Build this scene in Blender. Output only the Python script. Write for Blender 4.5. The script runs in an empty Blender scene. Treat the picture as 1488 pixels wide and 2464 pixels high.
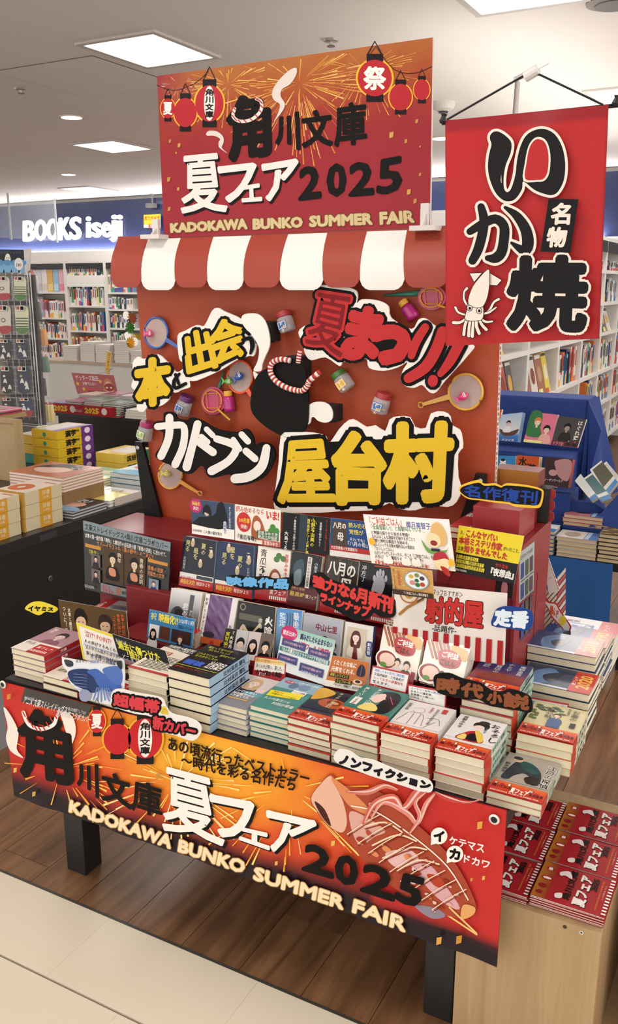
import bpy, math, random
from mathutils import Vector as V
import bmesh
SC = bpy.context.scene
COL = SC.collection
rnd = random.Random(7)

# ---------------------------------------------------------------- camera, world, lights, exposure
CZ = 1.42
FPX = 2112.0; TH = math.atan(542/2112.0); YA = math.radians(28.3)
FW = V((-math.sin(YA)*math.cos(TH), math.cos(YA)*math.cos(TH), -math.sin(TH)))
RT = V((math.cos(YA), math.sin(YA), 0)); UP = RT.cross(FW)
cam_d = bpy.data.cameras.new('camera'); cam = bpy.data.objects.new('camera', cam_d); COL.objects.link(cam)
cam.location = (0, 0, CZ); cam.rotation_euler = (math.pi/2-TH, 0, YA)
cam_d.sensor_fit = 'VERTICAL'; cam_d.sensor_height = 36.0; cam_d.lens = 36.0*FPX/2464.0
cam_d.clip_start = .05; cam_d.clip_end = 60
SC.camera = cam
w = bpy.data.worlds.new('world'); SC.world = w; w.use_nodes = True
w.node_tree.nodes['Background'].inputs[0].default_value = (1, .95, .9, 1)
w.node_tree.nodes['Background'].inputs[1].default_value = 1.8
SC.view_settings.view_transform = 'Standard'; SC.view_settings.look = 'None'
SC.view_settings.gamma = 1; SC.view_settings.use_curve_mapping = False
SC.view_settings.exposure = -0.08
LAMP_W = 12.0
CEIL = 2.72
LAMPS = [(-3.66,4.07),(-1.55,4.0),(-6.18,6.7),(-1.45,6.62),(-9.0,9.5),(-1.42,.45),(-3.75,1.0),(.9,1.2),(.9,4.0),(-3.8,6.7),(.9,6.7),(-6.2,3.6),(-6.2,9.5),(-1.4,9.2),(-9.0,6.0),(-3.8,9.4),(-1.3,-1.9),(.9,-1.9),(-3.9,-1.9)]
for i,(x,y) in enumerate(LAMPS):
    ld = bpy.data.lights.new('lamp_light','AREA'); ld.shape = 'RECTANGLE'; ld.size = .5; ld.size_y = .58
    ld.energy = LAMP_W; ld.color = (1,.955,.90)
    lo = bpy.data.objects.new('lamp_light', ld); COL.objects.link(lo); lo.location = (x+.275, y+.315, CEIL-.03)

# unseen uplights added to brighten the ceiling, over bookcases and along the back soffit
for (x,y,z,sx,sy,en) in [(-1.54,6.75,1.84,.2,4.4,24),(-10.0,10.75,1.97,3.4,.08,34),(-5.0,10.75,1.97,6.0,.08,110)]:
    ld = bpy.data.lights.new('fill_uplight','AREA'); ld.shape = 'RECTANGLE'; ld.size = sx; ld.size_y = sy; ld.energy = en; ld.color = (1,.96,.92)
    lo = bpy.data.objects.new('fill_uplight', ld); COL.objects.link(lo); lo.location = (x,y,z); lo.rotation_euler = (math.pi,0,0)

# ---------------------------------------------------------------- helpers
def ray(x, y): return RT*((x-744)/FPX) - UP*((y-1232)/FPX) + FW
def PY(x, y, Y, o=0):
    r = ray(x,y); t = Y/r.y; return V((r.x*t, Y, CZ+r.z*t))
def PX(x, y, X):
    r = ray(x,y); t = X/r.x; return V((X, r.y*t, CZ+r.z*t))
def PZ(x, y, z):
    r = ray(x,y); t = (z-CZ)/r.z; return V((r.x*t, r.y*t, z))
class Plane:
    """a standing plane through (.., Y0, z0): leans back by k, turned by yaw slope q (dY/dX about X0)"""
    def __init__(s, Y0, z0=0, k=0, X0=0, q=0):
        s.p = V((X0, Y0, z0)); s.n = V((q, -1, k)).normalized()
    def __call__(s, x, y):
        r = ray(x,y); c = V((0,0,CZ)); t = (s.p-c).dot(s.n)/r.dot(s.n); return c+r*t
class ZPlane:
    def __init__(s, z): s.z = z; s.n = V((0,0,1))
    def __call__(s, x, y): return PZ(x,y,s.z)
def lin(c): return tuple((v/12.92 if v <= .04045 else ((v+.055)/1.055)**2.4) for v in c)
def C(h):
    if not isinstance(h, str): return tuple(h)
    return lin([int(h[i:i+2],16)/255 for i in (0,2,4)])
def mixc(a, b, t):
    t = max(0,min(1,t)); return tuple(a[i]*(1-t)+b[i]*t for i in range(3))
def ramp(stops, t):
    if t <= stops[0][0]: return C(stops[0][1])
    for (a,ca),(b,cb) in zip(stops, stops[1:]):
        if t <= b: return mixc(C(ca), C(cb), (t-a)/(b-a))
    return C(stops[-1][1])
_M = {}
def mat(h, rough=.5, metal=0, coat=0, emit=0, bump=0, var=0, alpha=1, spec=.5, sc=40):
    key = (h,rough,metal,coat,emit,bump,var,alpha,spec,sc)
    if key in _M: return _M[key]
    m = bpy.data.materials.new('mat_'+str(len(_M))); m.use_nodes = True
    nt = m.node_tree; b = nt.nodes['Principled BSDF']; c = C(h)
    b.inputs['Base Color'].default_value = (*c,1); b.inputs['Roughness'].default_value = rough
    b.inputs['Metallic'].default_value = metal; b.inputs['Coat Weight'].default_value = coat
    b.inputs['Coat Roughness'].default_value = .08; b.inputs['Specular IOR Level'].default_value = spec
    b.inputs['Alpha'].default_value = alpha
    if emit:
        b.inputs['Emission Color'].default_value = (*c,1); b.inputs['Emission Strength'].default_value = emit
    if bump or var:
        tc = nt.nodes.new('ShaderNodeTexCoord'); n = nt.nodes.new('ShaderNodeTexNoise'); n.inputs['Scale'].default_value = sc
        n.inputs['Detail'].default_value = 4
        nt.links.new(tc.outputs['Object'], n.inputs['Vector'])
        if bump:
            bp = nt.nodes.new('ShaderNodeBump'); bp.inputs['Strength'].default_value = bump; bp.inputs['Distance'].default_value = .002
            nt.links.new(n.outputs['Fac'], bp.inputs['Height']); nt.links.new(bp.outputs['Normal'], b.inputs['Normal'])
        if var:
            mx = nt.nodes.new('ShaderNodeMix'); mx.data_type = 'RGBA'
            mx.inputs[6].default_value = (*[v*(1-var) for v in c],1); mx.inputs[7].default_value = (*[min(1,v*(1+var)) for v in c],1)
            nt.links.new(n.outputs['Fac'], mx.inputs[0]); nt.links.new(mx.outputs[2], b.inputs['Base Color'])
    _M[key] = m; return m
def ink(rough=.35, coat=.0, key='ink', weave=0):
    k = ('ink',rough,coat,weave)
    if k in _M: return _M[k]
    m = bpy.data.materials.new('printed_'+str(len(_M))); m.use_nodes = True; nt = m.node_tree; b = nt.nodes['Principled BSDF']
    a = nt.nodes.new('ShaderNodeAttribute'); a.attribute_name = 'Col'; nt.links.new(a.outputs['Color'], b.inputs['Base Color'])
    b.inputs['Roughness'].default_value = rough; b.inputs['Coat Weight'].default_value = coat; b.inputs['Coat Roughness'].default_value = .12; b.inputs['Specular IOR Level'].default_value = .12
    if weave:
        tc = nt.nodes.new('ShaderNodeTexCoord'); n = nt.nodes.new('ShaderNodeTexNoise'); n.inputs['Scale'].default_value = 9
        bp = nt.nodes.new('ShaderNodeBump'); bp.inputs['Strength'].default_value = weave; bp.inputs['Distance'].default_value = .01
        nt.links.new(tc.outputs['Object'], n.inputs['Vector']); nt.links.new(n.outputs['Fac'], bp.inputs['Height']); nt.links.new(bp.outputs['Normal'], b.inputs['Normal'])
    _M[k] = m; return m
def wloc(o):
    l = V(o.location)
    while o.parent: o = o.parent; l += V(o.location)
    return l
def tag(o, label=None, cat=None, group=None, kind=None):
    if label:
        w_ = label.split()
        if len(w_) > 16: w_ = [x for x in w_ if x not in ('the','a','of')]
        label = ' '.join(w_[:16])
    if label: o['label'] = label
    if cat: o['category'] = cat
    if group: o['group'] = group
    if kind: o['kind'] = kind
    return o
def empty(name, loc, label, cat, group=None):
    o = bpy.data.objects.new(name, None); COL.objects.link(o); o.location = loc; return tag(o, label, cat, group)
class MB:
    def __init__(s): s.v=[]; s.f=[]; s.m=[]; s.c=[]; s.cur=None
    def add(s, vs, fs, mi=0, col=None):
        n = len(s.v); s.v += [tuple(p) for p in vs]
        for f in fs: s.f.append([i+n for i in f]); s.m.append(mi); s.c.append(col)
        return s
    def box(s, a, b, mi=0, col=None):
        x0,y0,z0 = a; x1,y1,z1 = b
        return s.add([(x0,y0,z0),(x1,y0,z0),(x1,y1,z0),(x0,y1,z0),(x0,y0,z1),(x1,y0,z1),(x1,y1,z1),(x0,y1,z1)],
            [(0,3,2,1),(4,5,6,7),(0,1,5,4),(1,2,6,5),(2,3,7,6),(3,0,4,7)], mi, col)
    def prism(s, pts, vec, mi=0, col=None, side=None):
        n = len(pts); vec = V(vec); q = [V(p) for p in pts]
        s.add(q, [list(range(n))], mi, col); s.add([p+vec for p in q], [list(range(n))[::-1]], mi if side is None else side, col)
        s.add(q+[p+vec for p in q], [(i,n+i,n+(i+1)%n,(i+1)%n) for i in range(n)], mi if side is None else side, col); return s
    def tube(s, pts, r, n=8, mi=0, col=None, closed=False, cap=True):
        pts = [V(p) for p in pts]; rs = r if isinstance(r,(list,tuple)) else [r]*len(pts); N = len(pts); vs = []
        for i,p in enumerate(pts):
            if closed: d = (pts[(i+1)%N]-pts[i-1])
            else: d = pts[min(i+1,N-1)]-pts[max(i-1,0)]
            d.normalize(); a = V((0,0,1)) if abs(d.z) < .9 else V((1,0,0)); u = d.cross(a).normalized(); t = d.cross(u)
            vs += [p+(u*math.cos(2*math.pi*k/n)+t*math.sin(2*math.pi*k/n))*rs[i] for k in range(n)]
        fs = []
        for i in range(N if closed else N-1):
            j = (i+1)%N; fs += [(i*n+k, i*n+(k+1)%n, j*n+(k+1)%n, j*n+k) for k in range(n)]
        if cap and not closed: fs += [list(range(n))[::-1], [(N-1)*n+k for k in range(n)]]
        return s.add(vs, fs, mi, col)
    def lathe(s, prof, o, ax=(0,0,1), n=16, mi=0, col=None):
        ax = V(ax).normalized(); a = V((0,0,1)) if abs(ax.z) < .9 else V((1,0,0)); u = ax.cross(a).normalized(); t = ax.cross(u); o = V(o)
        vs = [o+ax*h+(u*math.cos(2*math.pi*k/n)+t*math.sin(2*math.pi*k/n))*r for r,h in prof for k in range(n)]
        fs = [(i*n+k,i*n+(k+1)%n,(i+1)*n+(k+1)%n,(i+1)*n+k) for i in range(len(prof)-1) for k in range(n)]
        fs += [list(range(n))[::-1], [(len(prof)-1)*n+k for k in range(n)]]
        return s.add(vs, fs, mi, col)
    def mesh(s, name, org, mats):
        me = bpy.data.meshes.new(name)
        me.from_pydata([(p[0]-org[0],p[1]-org[1],p[2]-org[2]) for p in s.v], [], s.f)
        for m in (mats if isinstance(mats,(list,tuple)) else [mats]): me.materials.append(m)
        if len(me.polygons) == len(s.m) and any(s.m): me.polygons.foreach_set('material_index', s.m)
        if any(c is not None for c in s.c):
            at = me.color_attributes.new('Col','FLOAT_COLOR','CORNER'); d = []
            for f,c in zip(s.f, s.c):
                if c is None: c = (.5,.5,.5)
                if c and isinstance(c[0], tuple):
                    for q in c: d += [*q,1]
                else: d += [*c,1]*len(f)
            at.data.foreach_set('color', d)
        return me
    def build(s, name, mats, parent=None, label=None, cat=None, group=None, kind=None, smooth=False, bevel=0):
        if parent is not None: org = wloc(parent)
        else:
            xs = [p[0] for p in s.v]; ys = [p[1] for p in s.v]; zs = [p[2] for p in s.v]
            org = V(((min(xs)+max(xs))/2, (min(ys)+max(ys))/2, min(zs)))
        me = s.mesh(name, org, mats); o = bpy.data.objects.new(name, me); COL.objects.link(o)
        if bevel:
            bm = bmesh.new(); bm.from_mesh(me); bmesh.ops.bevel(bm, geom=bm.edges[:], offset=bevel, segments=2, affect='EDGES', profile=.6); bm.to_mesh(me); bm.free()
        if smooth: me.polygons.foreach_set('use_smooth', [True]*len(me.polygons))
        if parent is not None: o.parent = parent
        else: o.location = org
        return tag(o, label, cat, group, kind)
def B(a, b): return MB().box(a, b)
def catmull(pts, closed=True, k=5):
    out = []; N = len(pts)
    for i in range(N if closed else N-1):
        if closed: p0,p1,p2,p3 = pts[i-1],pts[i],pts[(i+1)%N],pts[(i+2)%N]
        else: p0,p1,p2,p3 = pts[max(i-1,0)],pts[i],pts[i+1],pts[min(i+2,N-1)]
        for j in range(k):
            t = j/k
            out.append(tuple(.5*((2*p1[d])+(-p0[d]+p2[d])*t+(2*p0[d]-5*p1[d]+4*p2[d]-p3[d])*t*t+(-p0[d]+3*p1[d]-3*p2[d]+p3[d])*t**3) for d in range(len(p1))))
    if not closed: out.append(tuple(pts[-1]))
    return out
_G = {}
_fc = bpy.data.curves.new('glyphs','FONT'); _fo = bpy.data.objects.new('glyphs', _fc); _fc.size = 1
def glyph(s, bold=0, res=2):
    k = (s,bold,res)
    if k in _G: return _G[k]
    _fc.body = s; _fc.offset = bold; _fc.resolution_u = res
    me = _fo.to_mesh(); vs = [(v.co.x, v.co.y) for v in me.vertices]; fs = [tuple(p.vertices) for p in me.polygons]
    cnt = {}
    for f in fs:
        for i in range(len(f)):
            e = (f[i], f[(i+1)%len(f)]); q = (min(e),max(e)); cnt[q] = cnt.get(q,0)+1
    be = [e for e,n in cnt.items() if n == 1]
    _fo.to_mesh_clear(); _G[k] = (vs, fs, be); return _G[k]
class Art(MB):
    def __init__(s, fn, n, dz=.0002, z0=1):
        super().__init__(); s.fn = fn; s.n = V(n); s.dz = dz; s.l = z0
    def _put(s, pts, fs, col, j=0):
        if j: s.jz = (getattr(s,'jz',0)+1) % 61
        off = s.n*(s.dz*s.l+(2e-6*(s.jz+1) if j else 0)); s.add([s.fn(x,y)+off for x,y in pts], fs, 0, C(col))
    def z(s, l=None):
        if l is None: return s.l
        s.l = l; return s
    def P(s, pts, col, keep=False):
        s._put(pts, [list(range(len(pts)))], col); s.l += 0 if keep else 1; return s
    def R(s, x0, y0, x1, y1, col): return s.P([(x0,y0),(x1,y0),(x1,y1),(x0,y1)], col)
    def E(s, cx, cy, rx, ry, col, n=20, rot=0):
        c,d = math.cos(rot),math.sin(rot)
        return s.P([(cx+rx*math.cos(a)*c-ry*math.sin(a)*d, cy+rx*math.cos(a)*d+ry*math.sin(a)*c) for a in [2*math.pi*i/n for i in range(n)]], col)
    def S(s, pts, col, k=4): return s.P(catmull(pts, True, k), col)
    def rib(s, pts, es, g, col, nd=6):
        for a,b in es:
            p,q = pts[a],pts[b]; dx,dy = q[0]-p[0],q[1]-p[1]; L = math.hypot(dx,dy)
            if L < 1e-9: continue
            nx,ny = -dy/L*g, dx/L*g
            s._put([(p[0]+nx,p[1]+ny),(p[0]-nx,p[1]-ny),(q[0]-nx,q[1]-ny),(q[0]+nx,q[1]+ny)], [(0,1,2,3)], col, 1)
        for i in {i for e in es for i in e}:
            p = pts[i]; s._put([(p[0]+g*math.cos(2*math.pi*k/nd),p[1]+g*math.sin(2*math.pi*k/nd)) for k in range(nd)], [list(range(nd))], col, 1)
    def L(s, pts, w, col, closed=False, sm=0):
        if sm: pts = catmull(pts, closed, sm)
        n = len(pts); s.rib(pts, [(i,(i+1)%n) for i in range(n if closed else n-1)], w/2, col, 8); s.l += 1+int(.000125/s.dz); return s
    def G(s, pts, col, g):
        n = len(pts); s._put(pts, [list(range(n))], col); s.rib(pts, [(i,(i+1)%n) for i in range(n)], g, col, 8); s.l += 1+int(.000125/s.dz); return s
    def B(s, pts, col, g=0, k=4):
        c = catmull(pts, False, k); Lp = []; Rp = []
        for i,(x,y,w) in enumerate(c):
            a = c[max(i-1,0)]; b = c[min(i+1,len(c)-1)]; dx,dy = b[0]-a[0],b[1]-a[1]; m = math.hypot(dx,dy) or 1
            r = w/2+g; Lp.append((x-dy/m*r,y+dx/m*r)); Rp.append((x+dy/m*r,y-dx/m*r))
        for i in range(len(c)-1): s._put([Lp[i],Lp[i+1],Rp[i+1],Rp[i]], [(0,1,2,3)], col)
        for p in (c[0],c[-1]): s._put([(p[0]+(p[2]/2+g)*math.cos(2*math.pi*j/10),p[1]+(p[2]/2+g)*math.sin(2*math.pi*j/10)) for j in range(10)], [list(range(10))], col, 1)
        s.l += 1; return s
    def _g(s, pts, fs, be, col, g, out, sh):
        k = 1+(int(.000125/s.dz) if (g or out) else 0)
        if sh:
            s._put([(x+sh[0],y+sh[1]) for x,y in pts], fs, sh[2]); 
            if g: s.rib([(x+sh[0],y+sh[1]) for x,y in pts], be, g, sh[2])
            s.l += k
        for gg,cc in (out or []):
            s._put(pts, fs, cc); s.rib(pts, be, gg, cc); s.l += k
        s._put(pts, fs, col)
        if g: s.rib(pts, be, g, col)
        s.l += k; return s
    def Q(s, t, q, col, g=0, b=0, out=None, sh=None, res=2):
        b = 0 if g else b
        vs,fs,be = glyph(t,b,res)
        if not vs: return s
        x0 = min(p[0] for p in vs); x1 = max(p[0] for p in vs); y0 = min(p[1] for p in vs); y1 = max(p[1] for p in vs)
        if len(q) == 2: (a,c),(d,e) = q; q = [(a,c),(d,c),(d,e),(a,e)]
        TL,TR,BR,BL = q; pts = []
        for x,y in vs:
            u = (x-x0)/(x1-x0 or 1); v = (y1-y)/(y1-y0 or 1)
            pts.append(tuple((TL[i]*(1-u)+TR[i]*u)*(1-v)+(BL[i]*(1-u)+BR[i]*u)*v for i in (0,1)))
        return s._g(pts, fs, be, col, g, out, sh)
    def T(s, t, x, y, h, col, b=.01, w=None, v=False, g=0, out=None, res=1, sk=0):
        pts=[]; fs=[]; be=[]
        if v:
            for i,ch in enumerate(t):
                if ch == ' ': continue
                a,f,e = glyph(ch,b,res); n = len(pts); rot = ch in 'ー～…―'
                for px,py in a:
                    if rot: px,py = (py-.38)+.5, -(px-.5)+.38
                    pts.append((x+px*h*(w or 1), y+(i+.88-py)*h))
                fs += [tuple(j+n for j in q) for q in f]; be += [(p+n,q+n) for p,q in e]
        else:
            a,fs,be = glyph(t,b,res)
            if not a: return s
            mx = max(p[0] for p in a); k = (max(.42*h,min(w/mx,1.3*h)) if w else h)
            pts = [(x+px*k+sk*py*h, y+(.88-py)*h) for px,py in a]
        return s._g(pts, fs, be, col, g, out, None)
    def field(s, x0, y0, x1, y1, nx, ny, fn):
        off = s.n*(s.dz*s.l)
        vs = [s.fn(x0+(x1-x0)*i/nx, y0+(y1-y0)*j/ny)+off for j in range(ny+1) for i in range(nx+1)]
        cs = [tuple(fn(i/nx, j/ny)) for j in range(ny+1) for i in range(nx+1)]
        n0 = len(s.v); s.v += [tuple(p) for p in vs]
        for j in range(ny):
            for i in range(nx):
                q = [j*(nx+1)+i, (j+1)*(nx+1)+i, (j+1)*(nx+1)+i+1, j*(nx+1)+i+1]
                s.f.append([k+n0 for k in q]); s.m.append(0); s.c.append(tuple(cs[k] for k in q))
        s.l += 1; return s
    def fit(s, quad, w=100, h=None):
        """art coordinates 0..w, 0..h (y down) laid into a 3D quad TL,TR,BR,BL"""
        TL,TR,BR,BL = [V(p) for p in quad]; h = h or w*((BL-TL).length+(BR-TR).length)/((TR-TL).length+(BR-BL).length)
        s.W, s.H = w, h
        s.fn = lambda x,y: (TL*(1-x/w)+TR*(x/w))*(1-y/h)+(BL*(1-x/w)+BR*(x/w))*(y/h); return s
def noise2(x, y, s=0):
    return .5+.25*math.sin(x*3.1+s)*math.cos(y*2.7+s*2)+.25*math.sin(x*7.3+y*5.1+s*3)
def facing(n):
    n = V(n); return n
def quadnormal(q):
    TL,TR,BR,BL = [V(p) for p in q]; n = (TR-TL).cross(BL-TL).normalized(); return -n if n.dot(V((0,0,CZ))-TL) < 0 else n
_n = [0]
def card(name, q, label, cat, th=.0012, col='f2efe8', draw=None, group=None, rough=.35, coat=.2, parent=None, plane=None, part='print', w=100):
    """flat card / board from a quad (pixels on a plane, or 3D points); draw(a) prints on its face"""
    if plane is not None: q = [plane(*p) for p in q]
    n = quadnormal(q); o = MB().prism(q, -n*th).build(name, mat(col, rough, coat=coat), parent, label, cat, group)
    if draw:
        a = Art(None, n, .00012).fit(q, w); draw(a)
        if a.f: a.build(part, ink(rough, coat), o)
    return o
def sign(name, pts, plane, label, cat, th, col, draw=None, group=None, sm=4, rough=.5, coat=0, edge=None, dz=.00025, parent=None, part='lettering'):
    """cut-out board outlined in pixels on a plane, drawn on in pixel coordinates"""
    p2 = catmull(pts, True, sm) if sm else pts
    q = [plane(*p) for p in p2]; n = plane.n if plane.n.dot(V((0,0,CZ))-q[0]) > 0 else -plane.n
    o = MB().prism(q, -n*th, side=1).build(name, [mat(col, rough, coat=coat, spec=.15), mat(edge or col, .6, spec=.15)], parent, label, cat, group)
    if draw:
        a = Art(plane, n, dz); draw(a)
        if a.f: a.build(part, ink(rough, coat), o)
    return o
def cap(t): return t

# ---------------------------------------------------------------- setting: floor, ceiling, walls
def wood_mat(name, c1, c2, c3, sx, sy, rough, coat=0, per=True, sz=None):
    m = bpy.data.materials.new(name); m.use_nodes = True; nt = m.node_tree; b = nt.nodes['Principled BSDF']; N = nt.nodes.new; Lk = nt.links.new
    tc = N('ShaderNodeTexCoord'); oi = N('ShaderNodeObjectInfo'); mp = N('ShaderNodeMapping'); mp.inputs['Scale'].default_value = (sx, sy, sz or sx)
    ad = N('ShaderNodeVectorMath'); ad.operation = 'ADD'
    cmb = N('ShaderNodeCombineXYZ'); mu = N('ShaderNodeMath'); mu.operation = 'MULTIPLY'; mu.inputs[1].default_value = 37 if per else 0
    Lk(oi.outputs['Random'], mu.inputs[0]); Lk(mu.outputs[0], cmb.inputs[0]); Lk(mu.outputs[0], cmb.inputs[1])
    Lk(tc.outputs['Object'], mp.inputs[0]); Lk(mp.outputs[0], ad.inputs[0]); Lk(cmb.outputs[0], ad.inputs[1])
    n = N('ShaderNodeTexNoise'); n.inputs['Scale'].default_value = 1; n.inputs['Detail'].default_value = 6; n.inputs['Roughness'].default_value = .62; n.inputs['Distortion'].default_value = .6
    Lk(ad.outputs[0], n.inputs['Vector'])
    cr = N('ShaderNodeValToRGB'); e = cr.color_ramp.elements; e[0].position = .3; e[0].color = (*C(c1),1); e[1].position = .72; e[1].color = (*C(c3),1)
    q = e.new(.5); q.color = (*C(c2),1)
    Lk(n.outputs['Fac'], cr.inputs[0])
    hs = N('ShaderNodeHueSaturation'); mr = N('ShaderNodeMapRange'); mr.inputs[3].default_value = .82 if per else 1; mr.inputs[4].default_value = 1.15 if per else 1
    Lk(oi.outputs['Random'], mr.inputs[0]); Lk(mr.outputs[0], hs.inputs['Value']); Lk(cr.outputs[0], hs.inputs['Color']); Lk(hs.outputs[0], b.inputs['Base Color'])
    bp = N('ShaderNodeBump'); bp.inputs['Strength'].default_value = .15; bp.inputs['Distance'].default_value = .002; Lk(n.outputs['Fac'], bp.inputs['Height']); Lk(bp.outputs[0], b.inputs['Normal'])
    b.inputs['Roughness'].default_value = rough; b.inputs['Coat Weight'].default_value = coat; b.inputs['Coat Roughness'].default_value = .2
    return m
FLOORW = wood_mat('floor_wood','5c3e27','7a5539','926a48', 26, 2.2, .42, .12)
BEECH = wood_mat('beech_veneer','a2855e','ad9069','b89c75', 38, 1.6, .5, .05, False)
BEECHV = wood_mat('beech_upright','a2855e','ad9069','b89c75', 38, 38, .5, .05, False, 1.6)
fl = B((-14,-3,-.1),(3,12,-.004)).build('floor', mat('5e4128',.5,var=.15,sc=6)); tag(fl, 'brown wood plank floor with a pale tiled aisle strip', None, None, 'structure')
pw, pl = .152, .915
pm = MB().box((.0008,.0008,-.004),(pw-.0008,pl-.0008,0)).mesh('plank',(0,0,0),FLOORW)
for i in range(-22, 8):
    for j in range(0, 9):
        x = i*pw+.03; y = 1.318+j*pl-(pl*((i*0.37)%1) if True else 0)
        if y+pl < 1.34: continue
        if (x < -1.7 and j > 3) or (x > -1.6 and x < -.6 and j > 3): continue
        y0 = max(y, 1.318)
        if y0 > y:
            me = MB().box((.0008,0,-.004),(pw-.0008,y+pl-y0-.0008,0)).mesh('plank',(0,0,0),FLOORW)
        else: me = pm
        o = bpy.data.objects.new('plank', me); COL.objects.link(o); o.parent = fl; o.location = V((x,y0,0))-V(fl.location)
tm = mat('ded3c0',.32,coat=.15,var=.05,sc=5,bump=.04)
for row,(ya,yb) in enumerate([(1.109,1.312),(.70,1.105),(.29,.696),(-.12,.286)]):
    for i in range(-7, 6):
        x = -1.232+i*.404+(0 if row == 0 else .2)
        o = MB().box((.0002,.0008,-.004),(.404-.0002,yb-ya-.0008,.001)).mesh('tile',(0,0,0),tm)
        o = bpy.data.objects.new('tile', o); COL.objects.link(o); o.parent = fl; o.location = V((x,ya,0))-V(fl.location)
MB().box((-5,1.311,-.004),(3,1.3175,.0022)).build('edge_strip', mat('4c4a42',.45,metal=.4), fl)
MB().box((-14,-3,-.0039),(3,1.312,-.0035)).build('tile_bed', mat('7d766a',.7), fl)
ce = B((-14,-3,CEIL),(3,12,CEIL+.1)).build('ceiling', mat('f1ebe4',.8,var=.02,sc=2)); ce['kind'] = 'structure'
def panel_line(pts):
    mb = MB()
    for (a,b),(c,d) in zip(pts, pts[1:]+pts[:1]): mb.tube([(a,b,CEIL),(c,d,CEIL)], .004, 4)
    return mb
P4 = [PZ(*p,CEIL) for p in [(2,174),(222,134),(392,200),(212,234)]]
x0 = min(p.x for p in P4); x1 = max(p.x for p in P4); y0 = min(p.y for p in P4); y1 = max(p.y for p in P4)
hp = B((x0,y0,CEIL-.004),(x1,y1,CEIL+.01)).build('access_panel', mat('f1ebe4',.8,var=.02,sc=2), ce)
mb = MB()
for a,b in [((x0-.006,y0-.006),(x1+.006,y0)),((x0-.006,y1),(x1+.006,y1+.006)),((x0-.006,y0),(x0,y1)),((x1,y0),(x1+.006,y1))]: mb.box((*a,CEIL-.003),(*b,CEIL+.01))
mb.build('panel_joint', mat('6d675f',.7), ce)
for nm,a,b,c in [('wall_back',(-14,11.2,0),(3,11.4,CEIL),'c9c4bd'),]:
    B(a,b).build(nm, mat(c,.8), kind='structure')
# navy fascia along the back wall with the white soffit strip
fz0, fz1 = 1.945, 2.67
fa = B((-13.7,10.8,fz0),(3,10.9,fz1)).build('trim_1', mat('1f2a55',.45,coat=.15)); tag(fa, 'navy blue fascia band over the far bookshelves', kind='structure')
so = B((-13.7,10.62,1.80),(3,11.15,fz0)).build('trim_2', mat('eeeae6',.5)); tag(so, 'white strip under the navy fascia', kind='structure')
B((-13.7,10.9,fz1-.1),(3,11.2,CEIL)).build('trim_3', mat('e6e0d8',.6), kind='structure')
B((-13.7,10.70,fz0+.005),(3,10.73,fz0+.02)).build('light_strip', mat('dfe2ff',.5,emit=2.2), fa)
# sign letters
fp = Plane(10.74)
a = MB()
def solidtext(t, quad, plane, th, name, m, parent, b=.05, g=0):
    vs,fs,be = glyph(t, b, 3)
    x0 = min(p[0] for p in vs); x1 = max(p[0] for p in vs); y0 = min(p[1] for p in vs); y1 = max(p[1] for p in vs); TL,TR,BR,BL = quad
    q = []
    for x,y in vs:
        u = (x-x0)/(x1-x0); v = (y1-y)/(y1-y0); p = [(TL[i]*(1-u)+TR[i]*u)*(1-v)+(BL[i]*(1-u)+BR[i]*u)*v for i in (0,1)]; q.append(plane(*p))
    mb = MB(); n = len(q); back = plane.n*(-th)
    mb.add(q, fs); mb.add([p+back for p in q], fs); mb.add(q+[p+back for p in q], [(i,j,j+n,i+n) for i,j in be])
    if g:
        for i,j in be: mb.tube([q[i]+back/2,q[j]+back/2], g, 5)
    return mb.build(name, m, parent)
E0 = empty('shop_sign', fp(180,575), 'white raised letters reading BOOKS iseji on the navy fascia', 'sign')
LW = mat('ffffff',.4,emit=.35)
def word(s, xs, ya, yb, yc, yd):
    for k,ch in enumerate(s):
        u0 = (xs[k][0]-52)/(295-52); u1 = (xs[k][1]-52)/(295-52)
        t = lambda u, a, b: a+(b-a)*u
        solidtext(ch, [(xs[k][0],t(u0,ya,yb)),(xs[k][1],t(u1,ya,yb)),(xs[k][1],t(u1,yc,yd)),(xs[k][0],t(u0,yc,yd))], fp, .05, 'letter', LW, E0, .02, .008)
word('BOOKS', [(54,80),(82,108),(111,137),(140,166),(166,192)], 532, 512, 580, 572)
def ch1(ch, x0, x1, y0, y1): solidtext(ch, [(x0,y0),(x1,y0-.5),(x1,y1-.5),(x0,y1)], fp, .05, 'letter', LW, E0, .02, .004)
ch1('i',206,215,521,571); ch1('s',219,240,535,571); ch1('e',243,264,534,571); ch1('j',262,279,517,582); ch1('i',281,291,517,568)
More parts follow.
